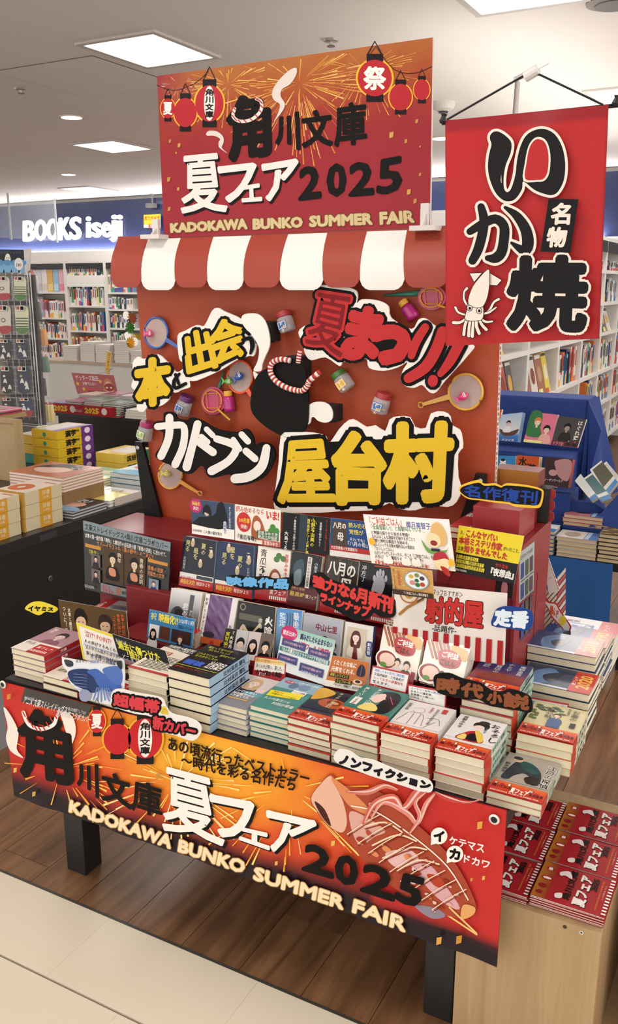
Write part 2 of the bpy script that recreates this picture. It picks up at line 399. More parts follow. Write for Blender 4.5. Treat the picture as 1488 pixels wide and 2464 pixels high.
# hanging camera and sticker
ec = empty('security_camera', PZ(367,466,CEIL), 'grey security camera on a ceiling bracket before the navy fascia', 'camera')
c0 = PZ(366,467,CEIL); g = mat('8b8b89',.4,metal=.3)
MB().lathe([(.035,0),(.035,-.015),(.02,-.02)], c0, n=14).build('mount', g, ec)
MB().tube([c0+V((0,0,-.015)), c0+V((0,0,-.11)), c0+V((.015,0,-.13))], .010, 8).build('stem', g, ec)
MB().box((c0.x-.065,c0.y-.08,c0.z-.19),(c0.x+.075,c0.y+.01,c0.z-.13)).build('housing', mat('707072',.4,metal=.2), ec, bevel=.004)
MB().lathe([(.018,0),(.02,.014),(.014,.014)], c0+V((-.065,-.035,-.16)), (-1,-.3,0)).build('lens', mat('15151a',.15), ec)
card('notice', [(346,517),(386,515),(386,549),(346,548)], 'yellow and white camera notice stuck on the navy fascia', 'notice', .004, 'ffffff', plane=fp,
  draw=lambda a: (a.R(0,0,100,48,'f5d94a'), a.T('防犯カメラ',6,8,18,'d8401f',.03,w=88), a.T('設 置',28,44,20,'d8401f',.03,w=44), a.T('Security Camera',6,70,10,'555555',0,w=88)))
# glass smoke screen hanging by the aisle
gx = -10.1
ga = PX(0,462,gx); gb = PX(196,487,gx)
gm = bpy.data.materials.new('pane_glass'); gm.use_nodes = True; gb_ = gm.node_tree.nodes['Principled BSDF']
gb_.inputs['Base Color'].default_value = (.85,.92,.95,1); gb_.inputs['Alpha'].default_value = .1; gb_.inputs['Roughness'].default_value = .05
gs = B((gx-.005,8.6,CEIL-.62),(gx+.005,10.6,CEIL)).build('smoke_screen', gm, None, 'clear glass smoke barrier pane hanging from the ceiling at far left', 'glass pane')
for yy in (9.65,10.58): MB().box((gx-.012,yy,CEIL-.64),(gx+.012,yy+.02,CEIL)).build('edge_seal', mat('b9bdbd',.3), gs)
# lamps
def lamp(x, y, i):
    fr = MB(); t = .035; X1 = x+.55; Y1 = y+.63
    for a,b in [((x,y),(X1,y+t)),((x,Y1-t),(X1,Y1)),((x,y+t),(x+t,Y1-t)),((X1-t,y+t),(X1,Y1-t))]: fr.box((*a,CEIL-.012),(*b,CEIL+.001))
    lab = {0:'square ceiling panel lamp nearest on the left, above the title board',1:'bright square ceiling lamp at the top right edge',2:'second square ceiling lamp on the left, over the fascia letters',3:'square ceiling lamp behind the red hanging banner cord',4:'farthest square ceiling lamp on the left near the navy fascia'}.get(i,'square ceiling panel lamp above and behind the viewer, place %s of the row'%'abcdefghijklmnopqrs'[i])
    r = fr.build('ceiling_lamp', mat('cfc9c2',.5), None, lab, 'lamp', 'square ceiling lamps')
    B((x+t,y+t,CEIL-.006),(X1-t,Y1-t,CEIL-.001)).build('diffuser', mat('fff6ec',.5,emit=6), r)
for i,(x,y) in enumerate(LAMPS):
    if i in (0,1,2,3,4,5,6,7): lamp(x,y,i)
for (px,py),lab in [((172,281),'round recessed downlight nearer of the two on the left'),((165,419),'round recessed downlight farther of the two on the left'),((1062,332),'round recessed downlight beside the red hanging banner'),((92,478),'recessed ceiling light farthest at the left')]:
    c = PZ(px,py,CEIL); r = MB().lathe([(.1,0),(.1,-.008),(.082,-.008)], c, n=24).build('downlight', mat('ddd6cd',.5), None, lab, 'lamp', 'round downlights')
    MB().lathe([(.08,-.009),(.08,-.0095)], c, n=24).build('glow_disc', mat('fff6ec',.5,emit=4), r)
for (px,py),lab in [((797,97),'small fire sprinkler on the ceiling above the title board'),((50,214),'small fire sprinkler on the ceiling at far left')]:
    c = PZ(px,py-2,CEIL); r = MB().lathe([(.045,0),(.04,-.01),(.012,-.014),(.01,-.03)], c, n=16).build('sprinkler', mat('b9b4ac',.35,metal=.5), None, lab, 'sprinkler')
    MB().lathe([(.022,-.032),(.022,-.036)], c, n=12).build('deflector', mat('6f6c68',.3,metal=.7), r)
c = PZ(1068,247,CEIL)
r = MB().lathe([(.085,0),(.085,-.02),(.07,-.045),(.04,-.06)], c, n=24).build('smoke_detector', mat('d8d2ca',.5), None, 'round white smoke detector between title board and red banner', 'detector')
MB().lathe([(.035,-.061),(.035,-.07)], c, n=12).build('sensor_grille', mat('3a3a3a',.5), r)
c = PZ(1480,2,CEIL); r = MB().lathe([(.13,.0),(.13,-.012),(.1,-.02)], c, n=24).build('ceiling_speaker', mat('8f8a84',.6), None, 'round grey ceiling speaker at the top right corner', 'speaker')
MB().lathe([(.09,-.021),(.09,-.024)], c, n=20).build('grille', mat('77726c',.6), r)

# ---------------------------------------------------------------- far book shelves (left)
WS = mat('e9e6e1',.55)
unit = {}
SPC = ['f2eee4','ece5d6','f6f1ea','e9dfc8','f7f2e8','ded9cf','f3e9a8','f2d44c','e57a39','e9c7c2','c23b34','2f6fa8','23305c','4f9a6a','e8e4f0','efeae0','8fb8d8','d9a7b8','20242e','f4f0e6','bcd6c4','f0e2d0','fbf7f0','9c7bb0']
BND = ['cf3a34','2e9a86','3a66b0','f0b93a','e9e3da','6a3f8c','f2efe8','e07b3c','47a04c','dd4f7a','f7f3ea']
def bookmesh(i, face):
    k = (i,face)
    if k in unit: return unit[k]
    r = random.Random(i*13+5); c = SPC[i%len(SPC)]; b = BND[(i*7)%len(BND)]; mb = MB()
    mb.box((0,0,0),(1,1,1),0)
    z0 = r.choice([.05,.1,.18]); z1 = z0+r.choice([.1,.18,.25])
    if i % 3: mb.box((.0,-.012,.0),(1,-.001,z1),1)
    mb.box((.3,-.016,.45),(.7,-.002,.88),2)
    me = mb.mesh('shelf_book',(0,0,0),[mat(c,.5),mat(b,.5),mat(['30303a','c8453c','5a5a66','2e5b96','8a6a4a'][i%5] if c != '23305c' else 'e8e4da',.5)])
    unit[k] = me; return me
nsh = [0]
ORD2 = 'first second third fourth fifth sixth seventh eighth ninth tenth eleventh twelfth thirteenth fourteenth fifteenth sixteenth seventeenth eighteenth nineteenth twentieth 21st 22nd 23rd 24th'.split()
CNAME = dict(zip(SPC, 'white cream ivory beige white grey yellow golden orange pink red blue navy green lavender off-white sky-blue rose black ivory mint peach white purple'.split()))
def pix(p):
    d = V(p)-V((0,0,CZ)); k = d.dot(FW); return 744+FPX*d.dot(RT)/k, 1232-FPX*d.dot(UP)/k
def hidden(p):
    x,y = pix(p)
    if x < -12 or x > 1500: return True
    if x > 1000: return (x < 1448 and y < 812) or (y > 955 and x < 1418) or x < 1190
    return x > 335 or (x < 62) or y > 905
def shelfrow(x0, x1, y, z, h, lab, group, axis='x', dep=.2, wmin=.018, wmax=.034, fill=.95, seed=0):
    r = random.Random(seed*31+7); x = x0; end = x0+(x1-x0)*fill; cnt = 0
    while x < end-.01:
        wd = r.uniform(wmin, wmax); hh = h*r.uniform(.8,.98); k = r.randrange(48)
        if x+wd > x1: break
        if hidden((x,y,z+hh/2) if axis == 'x' else (y,x,z+hh/2)): x += wd; continue
        o = bpy.data.objects.new('shelf_book', bookmesh(k,0)); COL.objects.link(o)
        dy = r.uniform(0,.015)
        if axis == 'x': o.location = (x,y+dy,z); o.scale = (wd*.94,dep,hh)
        else: o.location = (y-dy,x,z); o.rotation_euler = (0,0,math.pi/2); o.scale = (wd*.94,dep,hh)
        cn = CNAME.get(SPC[k%len(SPC)],'pale'); tag(o, '%s book, %s '%(cn,ORD2[min(cnt,23)])+lab, 'book', group); cnt += 1; x += wd; nsh[0] += 1
def bookcase(name, label, x0, x1, y, dep, z0, z1, shelves, axis='x', post=.03, head=None, parentless=True):
    def bx(a, b):  # a,b in (along, depth, z)
        if axis == 'x': return MB().box((a[0],y+a[1],a[2]),(b[0],y+b[1],b[2]))
        return MB().box((y-b[1],a[0],a[2]),(y-a[1],b[0],b[2]))
    r = bx((x0,dep-.02,z0),(x1,dep,z1)).build(name, mat('d5d1cb',.6), None, label, 'bookcase')
    for xx in (x0, x1-post): bx((xx,0,z0),(xx+post,dep-.02,z1)).build('side_panel', WS, r)
    for s in shelves: bx((x0+post,.0,s-.028),(x1-post,dep-.02,s)).build('shelf', WS, r)
    bx((x0+post,0,z1-.03),(x1-post,dep-.02,z1)).build('top_board', WS, r)
    if head:
        h = bx((x0+post,-.006,z1-.115),(x1-post,-.001,z1-.03)).build('header_strip', mat('17171b',.5), r)
    return r
FY = 10.8; YF = 10.62
bays = [(-11.66,-10.84,'far white bookcase behind the sock rack, mostly hidden'),(-10.84,-10.02,'far white bookcase beside the sock rack, tall magazines on top'),(-10.02,-9.22,'far white bookcase in the middle with a blank white panel'),(-9.22,-8.4,'far white bookcase half hidden by the orange stall panel')]
for k,(xa,xb,lab) in enumerate(bays):
    sh = [.30,.63,.946,1.343] if k != 2 else [.381,.756,1.137,1.588]
    if k == 3: sh = [.1,.46,.813,1.094,1.34]
    bc = bookcase('bookcase', lab, xa, xb, YF, .38, 0, 1.80, sh, head=True)
    if k in (1,2):
        hp_ = Plane(YF-.008); cx = 130 if k == 1 else 225
        a = Art(hp_, hp_.n, .0005); a.Q('パソコン書', [(cx-10,631-(k-1)*2),(cx+12,630.5-(k-1)*2),(cx+12,636-(k-1)*2),(cx-10,636.5-(k-1)*2)], 'b9b9b9'); a.build('header_text', ink(.5), bc)
    if k == 2: B((xa+.03,YF-.004,1.42),(xb-.03,YF+.012,1.585)).build('blank_panel', mat('f2f0ec',.5), bc)
    tops = sh[1:]+[1.70]
    for j,s in enumerate(sh):
        hh = min(.30, tops[j]-s-.06)
        if k == 0 and j < 3: continue
        where = {0:'behind the rack',1:'beside the sock rack',2:'in the middle bay',3:'next to the orange panel'}[k]
        if k == 2 and j == 3: hh = .12
        lev = ['bottom','second lowest','middle','upper','top'][j] if len(sh) == 5 else ['bottom','lower','upper','top'][j]
        if k == 1 and j == 3:   # tall magazines face out
            for q in range(6):
                xx = xa+.05+q*.122; cc = ['e58a7a','d8d2de','efeae4','e9b45a','9cc3e2','f0b8c4'][q]
                m = B((xx,YF+.03,s),(xx+.115,YF+.05,s+.34)).build('shelf_magazine', mat(cc,.45), None, 'large face-out magazine on the top shelf beside the sock rack, '+['salmon','lavender','cream','orange','blue','pink'][q], 'magazine', 'face-out magazines far left')
                B((xx+.006,YF+.026,s+.02),(xx+.109,YF+.0295,s+.12)).build('caption_panel', mat(['c24a3c','b8b0c8','ddd6c2','f6d98a','c9def0','e88aa0'][q],.45), m)
            continue
        hw = xb-.04 if k < 3 else xb-.3
        shelfrow(xa+.035, hw, YF+.02, s, hh, 'from left, %s shelf, far bookcase %s'%(lev, where), 'books on the %s shelf of the far bookcase %s'%(lev, where), seed=k*10+j, wmin=.03, wmax=.05)

# ---------------------------------------------------------------- right bookcases receding (face +X)
RX = -1.36
ys = [4.5,5.29,6.08,6.83,7.55,8.28,9.0]
RS = [.12,.462,.74,1.055,1.30,1.55]
for k in range(6):
    labs = ['nearest white bookcase behind the blue display, magazines facing out','second white bookcase behind the blue display with a camera magazine','third white bookcase behind the blue display with motor magazines','fourth white bookcase receding on the right','fifth white bookcase receding on the right','farthest white bookcase at the right edge']
    bc = bookcase('bookcase', labs[k], ys[k], ys[k+1], RX, .36, 0, 1.8, RS, 'y', .022, head=True)
rowlab = ['lowest','second lowest','middle','upper','high','top']
for k in range(6):
    for j,s in enumerate(RS):
        nx = (RS+[1.68])[j+1]; hh = min(.26, nx-s-.05)
        if j == 0 and k < 3: continue
        if j in (2,3) and k < 5 and not (j == 2 and k >= 2):
            if j == 3 and k > 1: pass
            # magazines facing out, leaning back
            y = ys[k]+.05; q = 0
            while y+.16 < ys[k+1]-.03:
                r = random.Random(k*100+j*10+q)
                cc = r.choice(['f0d83a','e9e4da','c8453c','a85a3a','4a4a50','dfb27a','7d8a96','f2efe8']); c2 = r.choice(['e9b04a','8c3a2c','f7f3ea','30303a','c9a27a'])
                wd = r.uniform(.12,.17)
                if hidden((RX,y+wd/2,s+hh/2)): y += wd+.015; q += 1; continue
                pts = [V((RX+.0,y,s+.003)),V((RX+.0,y+wd,s+.003)),V((RX-.06,y+wd,s+hh)),V((RX-.06,y,s+hh))]
                pts = [p+V((-.015,0,0)) for p in pts]
                o = MB().prism(pts, (-.012,0,-.003)).build('shelf_magazine', mat(cc,.3,coat=.3), None, 'face-out magazine with %s cover, %s on the %s shelf of the %s right-hand bookcase'%({'f0d83a':'yellow','e9e4da':'cream','c8453c':'red','a85a3a':'brown','4a4a50':'dark grey','dfb27a':'tan','7d8a96':'slate','f2efe8':'white'}[cc], ORD2[q], rowlab[j], ORD2[k]), 'magazine', 'face-out magazines on the right bookcases')
                nn = V((1,0,.2)).normalized()
                a = Art(None, nn, .0006).fit([pts[3],pts[2],pts[1],pts[0]], 100)
                a.fn_ = None
                a.E(50,a.H*.5,32,a.H*.2,c2); a.R(8,6,92,20,'2c2c34' if cc in('f0d83a','e9e4da','f2efe8') else 'f2efe8'); a.R(0,a.H-22,60,a.H,'d8453c' if r.random()<.5 else 'f4e9a0')
                a.build('cover_print', ink(.3,.3), o); y += wd+.015; q += 1
            continue
        shelfrow(ys[k]+.03, ys[k+1]-.03, RX-.02, s, hh, 'from near end, %s shelf of the %s right-hand bookcase'%(rowlab[j],['nearest','second','third','fourth','fifth','farthest'][k]), 'books on the %s shelf of the %s right-hand bookcase'%(rowlab[j],['nearest','second','third','fourth','fifth','farthest'][k]), 'y', seed=k*7+j+90, wmin=.032, wmax=.055)

# ---------------------------------------------------------------- the display table and its front banner
BLK = mat('1c1b1d',.45,var=.1)
TZ = .531
tb = empty('display_table', (-.93,1.75,0), 'low black display table carrying the book fair, banner on its front', 'table')
B((-1.53,1.335,TZ-.03),(-.335,2.14,TZ-.001)).build('tabletop', BLK, tb, bevel=.002)
MB().box((-1.50,1.37,TZ-.10),(-.37,1.39,TZ-.03)).box((-1.50,2.09,TZ-.10),(-.37,2.11,TZ-.03)).box((-1.50,1.39,TZ-.10),(-1.48,2.09,TZ-.03)).box((-.39,1.39,TZ-.10),(-.37,2.09,TZ-.03)).build('apron', BLK, tb)
for x in (-1.445,-.492):
    for y in (1.40,2.03): B((x,y,0),(x+.06,y+.06,TZ-.03)).build('leg', BLK, tb, bevel=.002)
B((-1.40,2.05,.06),(-.46,2.07,TZ-.1)).build('back_panel', mat('121113',.7), tb)

BY = 1.328
bp_ = Plane(BY)
def bcol(u, v):
    x = u; d = math.hypot((x-.47)/.42, (v-.18)/.75)
    base = ramp([(0,'f5c23a'),(.35,'ee9a2e'),(.7,'dd5a2c'),(1.0,'c5332b'),(1.6,'bf2d2c')], d+.12*(noise2(u*9,v*6)-.5))
    if x > .78: base = mixc(base, C('c22f2d'), min(1,(x-.78)/.08))
    dk = (v-.70)/.16 + .15*(noise2(u*6,v*2,3)-.5)
    return mixc(base, C('241c22'), dk*(1 if x < .8 else max(0,min(1,(v-.8)/.1))))
bz0, bz1 = .232, .548
TLb = PY(3,1640,BY); TRb = PY(1220,1950,BY); BRb = PY(1197,2325,BY); BLb = PY(34,1915,BY)
def bfn(u, v):
    p = (TLb*(1-u)+TRb*u)*(1-v)+(BLb*(1-u)+BRb*u)*v
    drop = 0
    if v > .9 and u < .17: drop = (v-.9)*(.0) 
    return p+V((0, -.0018*math.sin(u*26)*v+.0015*math.sin(u*61)*v*v, 0))
mb = Art(lambda x,y: bfn(x,y), V((0,-1,0)), .0001, 0)
mb.field(0,0,1,1,90,26,bcol)
fb = mb.build('front_banner', ink(.38,.15,weave=.2), None, 'long printed summer fair banner hung along the front of the table', 'banner', smooth=True)
MB().add([bfn(i/60,j/6)+V((0,.0025,0)) for j in range(7) for i in range(61)], [(j*61+i,j*61+i+1,(j+1)*61+i+1,(j+1)*61+i) for j in range(6) for i in range(60)]).build('backing_cloth', mat('8e2a28',.6), fb)
for px,py in [(11,1645),(1192,1968)]:
    c = bp_(px,py)+V((0,-.004,0)); MB().lathe([(.0095,0),(.0095,.002),(.006,.003),(.005,0)], c, (0,-1,0), 20).build('eyelet', mat('e8e6e2',.3,metal=.4), fb)
    MB().lathe([(.005,0),(.005,.0035)], c, (0,-1,0), 14).build('eyelet_hole', mat('17161a',.6), fb)
def lantern(a, *A, **K):
    l = a.l; lantern_(a, *A, **K); a.l = l
def lantern_(a, x, y, rx, ry, col='c3272b', white=None, txt=None, tcol='f7efe6', hook='2a1a16', glow='f0b23a'):
    if glow: a.E(x,y,rx*1.12,ry*1.08,glow,24)
    a.R(x-rx*.48,y-ry*1.32,x+rx*.48,y-ry*.7,'1d1517'); a.R(x-rx*.5,y+ry*.7,x+rx*.5,y+ry*1.3,'1d1517')
    a.L([(x-rx*.42,y-ry*1.3),(x,y-ry*2.0),(x+rx*.42,y-ry*1.3)], max(1.2,rx*.06), hook)
    a.E(x,y,rx,ry,col,28)
    if white: a.E(x,y,white[0],white[1],'f2ebe4',24)
    if txt:
        n = len(txt)
        if n == 1: a.Q(txt,[(x-rx*.62,y-ry*.6),(x+rx*.62,y+ry*.62)],tcol,g=rx*.05,b=.02)
        else:
            for i,ch in enumerate(txt):
                h = ry*1.6/n; a.Q(ch,[(x-rx*.28,y-ry*.8+i*h+h*.06),(x+rx*.28,y-ry*.8+(i+1)*h-h*.06)],tcol,g=.7,b=.02)
def burst(a, cx, cy, r0, r1, n, col, w, seed, drop=.3, ok=None):
    r = random.Random(seed)
    for i in range(n):
        t = 2*math.pi*r.random(); ra = r0+(r1-r0)*r.random()*.6; rb = ra+(r1-r0)*(.12+.3*r.random())
        p = [(cx+ra*math.cos(t), cy+ra*math.sin(t)), (cx+rb*math.cos(t), cy+rb*math.sin(t)+drop*rb*.1)]
        if ok and not (ok(*p[0]) and ok(*p[1])): continue
        dx,dy = p[1][0]-p[0][0], p[1][1]-p[0][1]; m = math.hypot(dx,dy) or 1; q = w*(.5+r.random())
        a._put([(p[0][0]-dy/m*q*.3,p[0][1]+dx/m*q*.3),(p[0][0]+dy/m*q*.3,p[0][1]-dx/m*q*.3),(p[1][0]+dy/m*q,p[1][1]-dx/m*q),(p[1][0]-dy/m*q,p[1][1]+dx/m*q)], [(0,1,2,3)], C(r.choice(col)), 1)
    a.l += 1+int(.000125/a.dz)
def flakes(a, L, col=('c98d3c','e0b45c','d8a24a')):
    l0 = a.l
    for i,(x,y,s) in enumerate(L):
        a.l = l0; a.P([(x-s*.5,y-s*.7),(x+s*.6,y-s*.9),(x+s*.45,y+s*.6),(x-s*.6,y+s*.9)], col[i%len(col)])
def bulbs(a, words, col='b98a4a', fill='f0dfb8', dark='5a2a1c'):
    l0 = a.l
    for t,q in words:
        a.l = l0
        a.Q(t, q, fill, g=2.1, b=.03, out=[(4.0,col)], res=2)
a = Art(lambda x,y: bp_(x,y)+V((0,-.0042,0)), V((0,-1,0)), .00007)
okb = lambda x,y: 1645+.2547*x+6 < y and x > 8 and y < 1900+.35*x
okt = lambda x,y: 386 < x < 1034 and y > 186-.14*(x-378)+3
burst(a, 430,1880,10,230,70,('f7dc7a','f2b03a','ffe9a8'),1.6,3,ok=okb); burst(a,700,1900,30,260,60,('f7dc7a','f2b03a'),1.6,4,ok=okb)
burst(a, 150,1850,30,180,40,('f0a23a','f7c45a'),1.8,9,ok=okb)
L0 = a.l
# the 角 of the name, in black brush, with a twisted rope over it and steam
a.S([(12,1700),(30,1720),(48,1760),(44,1800),(60,1822),(30,1806),(18,1775),(22,1745)], 'f3e6dc')
a.S([(150,1712),(178,1722),(186,1760),(174,1795),(166,1810),(168,1780),(158,1745)], 'f3e6dc')
a.Q('角',[(48,1700),(168,1728),(176,1888),(56,1862)],'0f0c0d',g=6,b=.03)
a.L([(60,1712),(74,1742),(104,1752),(132,1742),(140,1722)],9,'f4ece6',sm=4)
for i in range(9):
    t = i/8; x = 62+76*t; y = 1716+34*math.sin(math.pi*min(1,t*1.05))+4*t; a.L([(x-3,y-5),(x+3,y+6)],3,'c23a35')
a.Q('川',[(191,1838),(239,1838),(241,1917),(192,1884)],'0f0c0d',g=2.5,b=.03)
a.Q('文',[(251,1852),(314,1868),(322,1944),(250,1920)],'0f0c0d',g=2.5,b=.03)
a.Q('庫',[(326,1870),(392,1890),(394,1966),(322,1944)],'0f0c0d',g=2,b=.03)
a.l = L0
W = dict(col='f5f0ea', g=4.5, b=.03, sh=(6,6,'0f0c0d'))
a.l = L0; a.Q('夏',[(402,1844),(510,1873),(544,2032),(396,1992)],'f5f0ea',g=3,sh=(6,6,'0f0c0d'))
a.l = L0; a.Q('フ',[(511,1912),(612,1930),(602,2036),(522,2000)],**W)
a.l = L0; a.Q('ェ',[(585,1990),(648,2004),(650,2040),(581,2016)],'f5f0ea',g=3,b=.03,sh=(4,4,'0f0c0d'))
a.l = L0; a.Q('ア',[(648,1950),(765,1976),(702,2054),(655,2040)],**W)
bulbs(a,[('KADOKAWA',[(174,1924),(418,2010),(412,2038),(171,1950)]),('BUNKO',[(437,2018),(594,2070),(588,2098),(433,2045)]),('SUMMER',[(618,2083),(832,2155),(827,2184),(614,2112)]),('FAIR',[(857,2161),(980,2207),(976,2237),(852,2190)])])
a.l = L0; a.Q('あの頃流行ったベストセラー',[(409,1770),(748,1856),(746,1886),(409,1802)],'241310',g=.9,b=.02)
a.l = L0; a.Q('～時代を彩る名作たち',[(440,1812),(716,1868),(712,1902),(440,1840)],'241310',g=.9,b=.02)
lantern(a,237,1733,20,28,txt='夏'); lantern(a,286,1776,33,37); lantern(a,353,1774,41,48,white=(17,46),txt='角川文庫',tcol='1d1517')
a.l = L0+1
# grilled squid on a skewer
a.L([(1060,2185),(1150,2245)],4,'e9c67a'); 
a.S([(750,1918),(785,1870),(803,1860),(825,1885),(905,1898),(950,1925),(990,1965),(1040,2010),(1080,2050),(1115,2100),(1148,2172),(1140,2195),(1118,2205),(1080,2200),(1020,2185),(960,2140),(900,2090),(860,2045),(836,2010),(800,1990),(770,1955)],'a84a34')
a.S([(752,1918),(780,1878),(800,1864),(812,1890),(830,1930),(838,1975),(826,2000),(796,1985),(772,1955)],'e3b49c'); a.S([(800,1870),(830,1886),(880,1930),(900,1960),(868,1950),(838,1930)],'d98a5c')
a.S([(760,1925),(785,1945),(800,1985),(778,1962)],'4a2420')
a.S([(845,1950),(880,1960),(930,1995),(905,2010),(870,2030),(850,1995)],'d9a79b'); a.S([(930,2050),(985,2040),(1010,2065),(960,2085)],'e2b9b8')
a.S([(985,2065),(1040,2080),(1070,2120),(1110,2180),(1080,2175),(1030,2130)],'d8a8ae'); a.S([(1030,2100),(1060,2105),(1075,2130),(1050,2128)],'b5452c')
a.S([(1000,2175),(1050,2180),(1075,2200),(1040,2205)],'8d8394')
for p,q,r_ in [((880,1985),(930,1975),(970,1998)),((900,2030),(960,2005),(1005,2020)),((925,2060),(990,2035),(1030,2040)),((960,2090),(1010,2065),(1060,2075))]:
    a.L([p,q,r_],4,'f4d9b8',sm=4); a.L([(p[0]+3,p[1]+6),(q[0]+3,q[1]+6),(r_[0]+3,r_[1]+6)],3,'8f3520',sm=4)
a.L([(850,1935),(910,1950),(1000,2010),(1080,2080),(1130,2160)],3,'fbe9da',sm=4)
a.S([(1118,2172),(1146,2178),(1142,2196),(1114,2206)],'e0a468'); a.L([(1085,2178),(1150,2240)],4,'e9c67a')
rq = random.Random(4)
def inq(u, v):  # along / across the body
    ax = (850+u*270, 1945+u*235); return ax[0]-v*42, ax[1]+v*52
for i in range(26):   # glaze blotches and scorch marks
    u, v = rq.uniform(.05,.92), rq.uniform(-.7,.8); x,y = inq(u,v); r_ = rq.uniform(4,13)*(1.1-u*.4)
    a.S([(x+r_*rq.uniform(.6,1.3)*math.cos(t),y+r_*.6*rq.uniform(.6,1.3)*math.sin(t)+.4*r_*math.cos(t)) for t in (0,1.05,2.1,3.14,4.2,5.2)], rq.choice(['c9684a','8e3420','e0aaa0','d98a5c','b24a30','e6c2bc','9c3a28']), 3); a.l -= 1
a.l += 1
for i in range(9):
    u = .12+i*.095; p0, p1, p2 = inq(u-.04,.75), inq(u,.05), inq(u+.05,-.6); a.L([p0,p1,p2],2.2,'f6dcc0',sm=4); a.L([(p0[0]+2,p0[1]+5),(p1[0]+2,p1[1]+5),(p2[0]+2,p2[1]+5)],2,'7e2c1a',sm=4)
for pts,c in [([(880,1975,6),(905,1930,16),(950,1915,22),(975,1940,16),(1010,1900,20),(1035,1885,10)],'cb6455'),([(900,1960,5),(930,1925,9),(985,1950,13),(1010,1975,8),(1030,1930,12),(1050,1905,6)],'d98a7e'),([(840,1900,4),(890,1900,14),(930,1885,12),(960,1895,4)],'cf7464'),([(990,2000,4),(1015,1960,10),(1005,1925,8),(1030,1900,4)],'d6857a'),([(1050,1900,3),(1085,1915,12),(1125,1925,6),(1160,1918,3)],'c04a44')]:
    a.B(pts,c,0,6); a.B([(x+3,y-2,w_*.28) for x,y,w_ in pts],'e8c4bc',0,6)
L1 = a.l
for t,q in [('2',[(745,2024),(798,2040),(806,2104),(736,2084)]),('0',[(820,2048),(866,2062),(862,2128),(812,2108)]),('2',[(884,2072),(948,2088),(952,2158),(876,2134)]),('5',[(972,2096),(1028,2110),(1010,2178),(958,2154)])]:
    a.l = L1; a.Q(t,q,'0f0c0d',g=4.5,b=.02)
for cx,cy,t in [(1062,2004,'イ'),(1100,2047,'カ')]:
    a.E(cx,cy,20,20,'f6efe8',24); a.P([(cx-18,cy+4),(cx-20,cy+22),(cx-6,cy+18)],'f6efe8'); a.Q(t,[(cx-11,cy-13),(cx+12,cy-10),(cx+11,cy+14),(cx-12,cy+10)],'0f0c0d',g=1.8,b=.03)
a.Q('ケテマス',[(1088,2004),(1171,2024),(1169,2044),(1087,2022)],'f6efe8',g=.6); a.Q('ドカワ',[(1123,2048),(1184,2064),(1181,2082),(1122,2066)],'f6efe8',g=.6)
flakes(a,[(30,1672,8),(45,1848,7),(90,1905,7),(388,1862,9),(808,2022,8),(1160,1978,11),(1140,2108,5),(1169,2104,6),(1062,2255,11),(1110,2252,12),(672,2070,6)])
a.build('banner_print', ink(.42,.05), fb)

# ---------------------------------------------------------------- orange back panel, awning, title board
PYP = 1.88
pp = Plane(PYP)
OR = mat('a8431f',.55,var=.04,sc=5)
q = [pp(325,640),pp(1209,640),pp(1186,1270),pp(374,1290)]
pnl = MB().prism(q, (0,.022,0), side=1).build('orange_backdrop', [OR, mat('d8cfc4',.6)], None, 'tall orange stall back panel with white patterned cardboard edge', 'panel')
f0, f1 = pp(1209,640), pp(1186,1270); bk = V((0,.022,0))
a = Art(None, (1,0,0), .0002).fit([f0, f0+bk, f1+bk, f1], 10)
a.R(0,0,1.4,a.H,'a03a2a'); n_ = int(a.H/5)
for k in range(n_):
    y = k*5+1
    if k % 9 == 4: a.E(5.4,y+2,1.9,4.2,'efe6dc'); a.l -= 1; a.R(4.4,y,6.4,y+3.6,'b86a52'); a.l -= 1
    else: a.R(3.2+(k%3)*.6,y,6.8-(k%2)*.9,y+3.0,'8e4a3c'); a.l -= 1
a.build('edge_print', ink(.6), pnl)
for br,lab in [((345,1064,372,1240),'black metal bracket at the lower left edge of the orange panel'),((1165,1140,1150,1262),'black metal bracket at the lower right edge of the orange panel')]:
    x0,y0,x1,y1 = br; p = pp(x0,y0)+V((0,-.012,0)); qd = pp(x1,y1)+V((0,-.012,0))
    if x0 < 500: w0, w1 = .018, .05
    else: w0, w1 = .018, -.05
    pts = [p+V((-.012,0,.004)),p+V((.012,0,.004)),qd+V((max(w1,0)*.9+.012,0,-.06)),qd+V((min(w1,0)*.9-.012,0,-.06))]
    r = MB().prism(pts,(0,-.01,0)).build('panel_bracket', mat('131214',.35,metal=.5), None, lab, 'bracket')
    MB().lathe([(.006,0),(.006,.003),(.003,.005)], p+V((0,-.011,-.012)), (0,-1,0), 12).build('screw', mat('b9b9b9',.3,metal=.8), r)
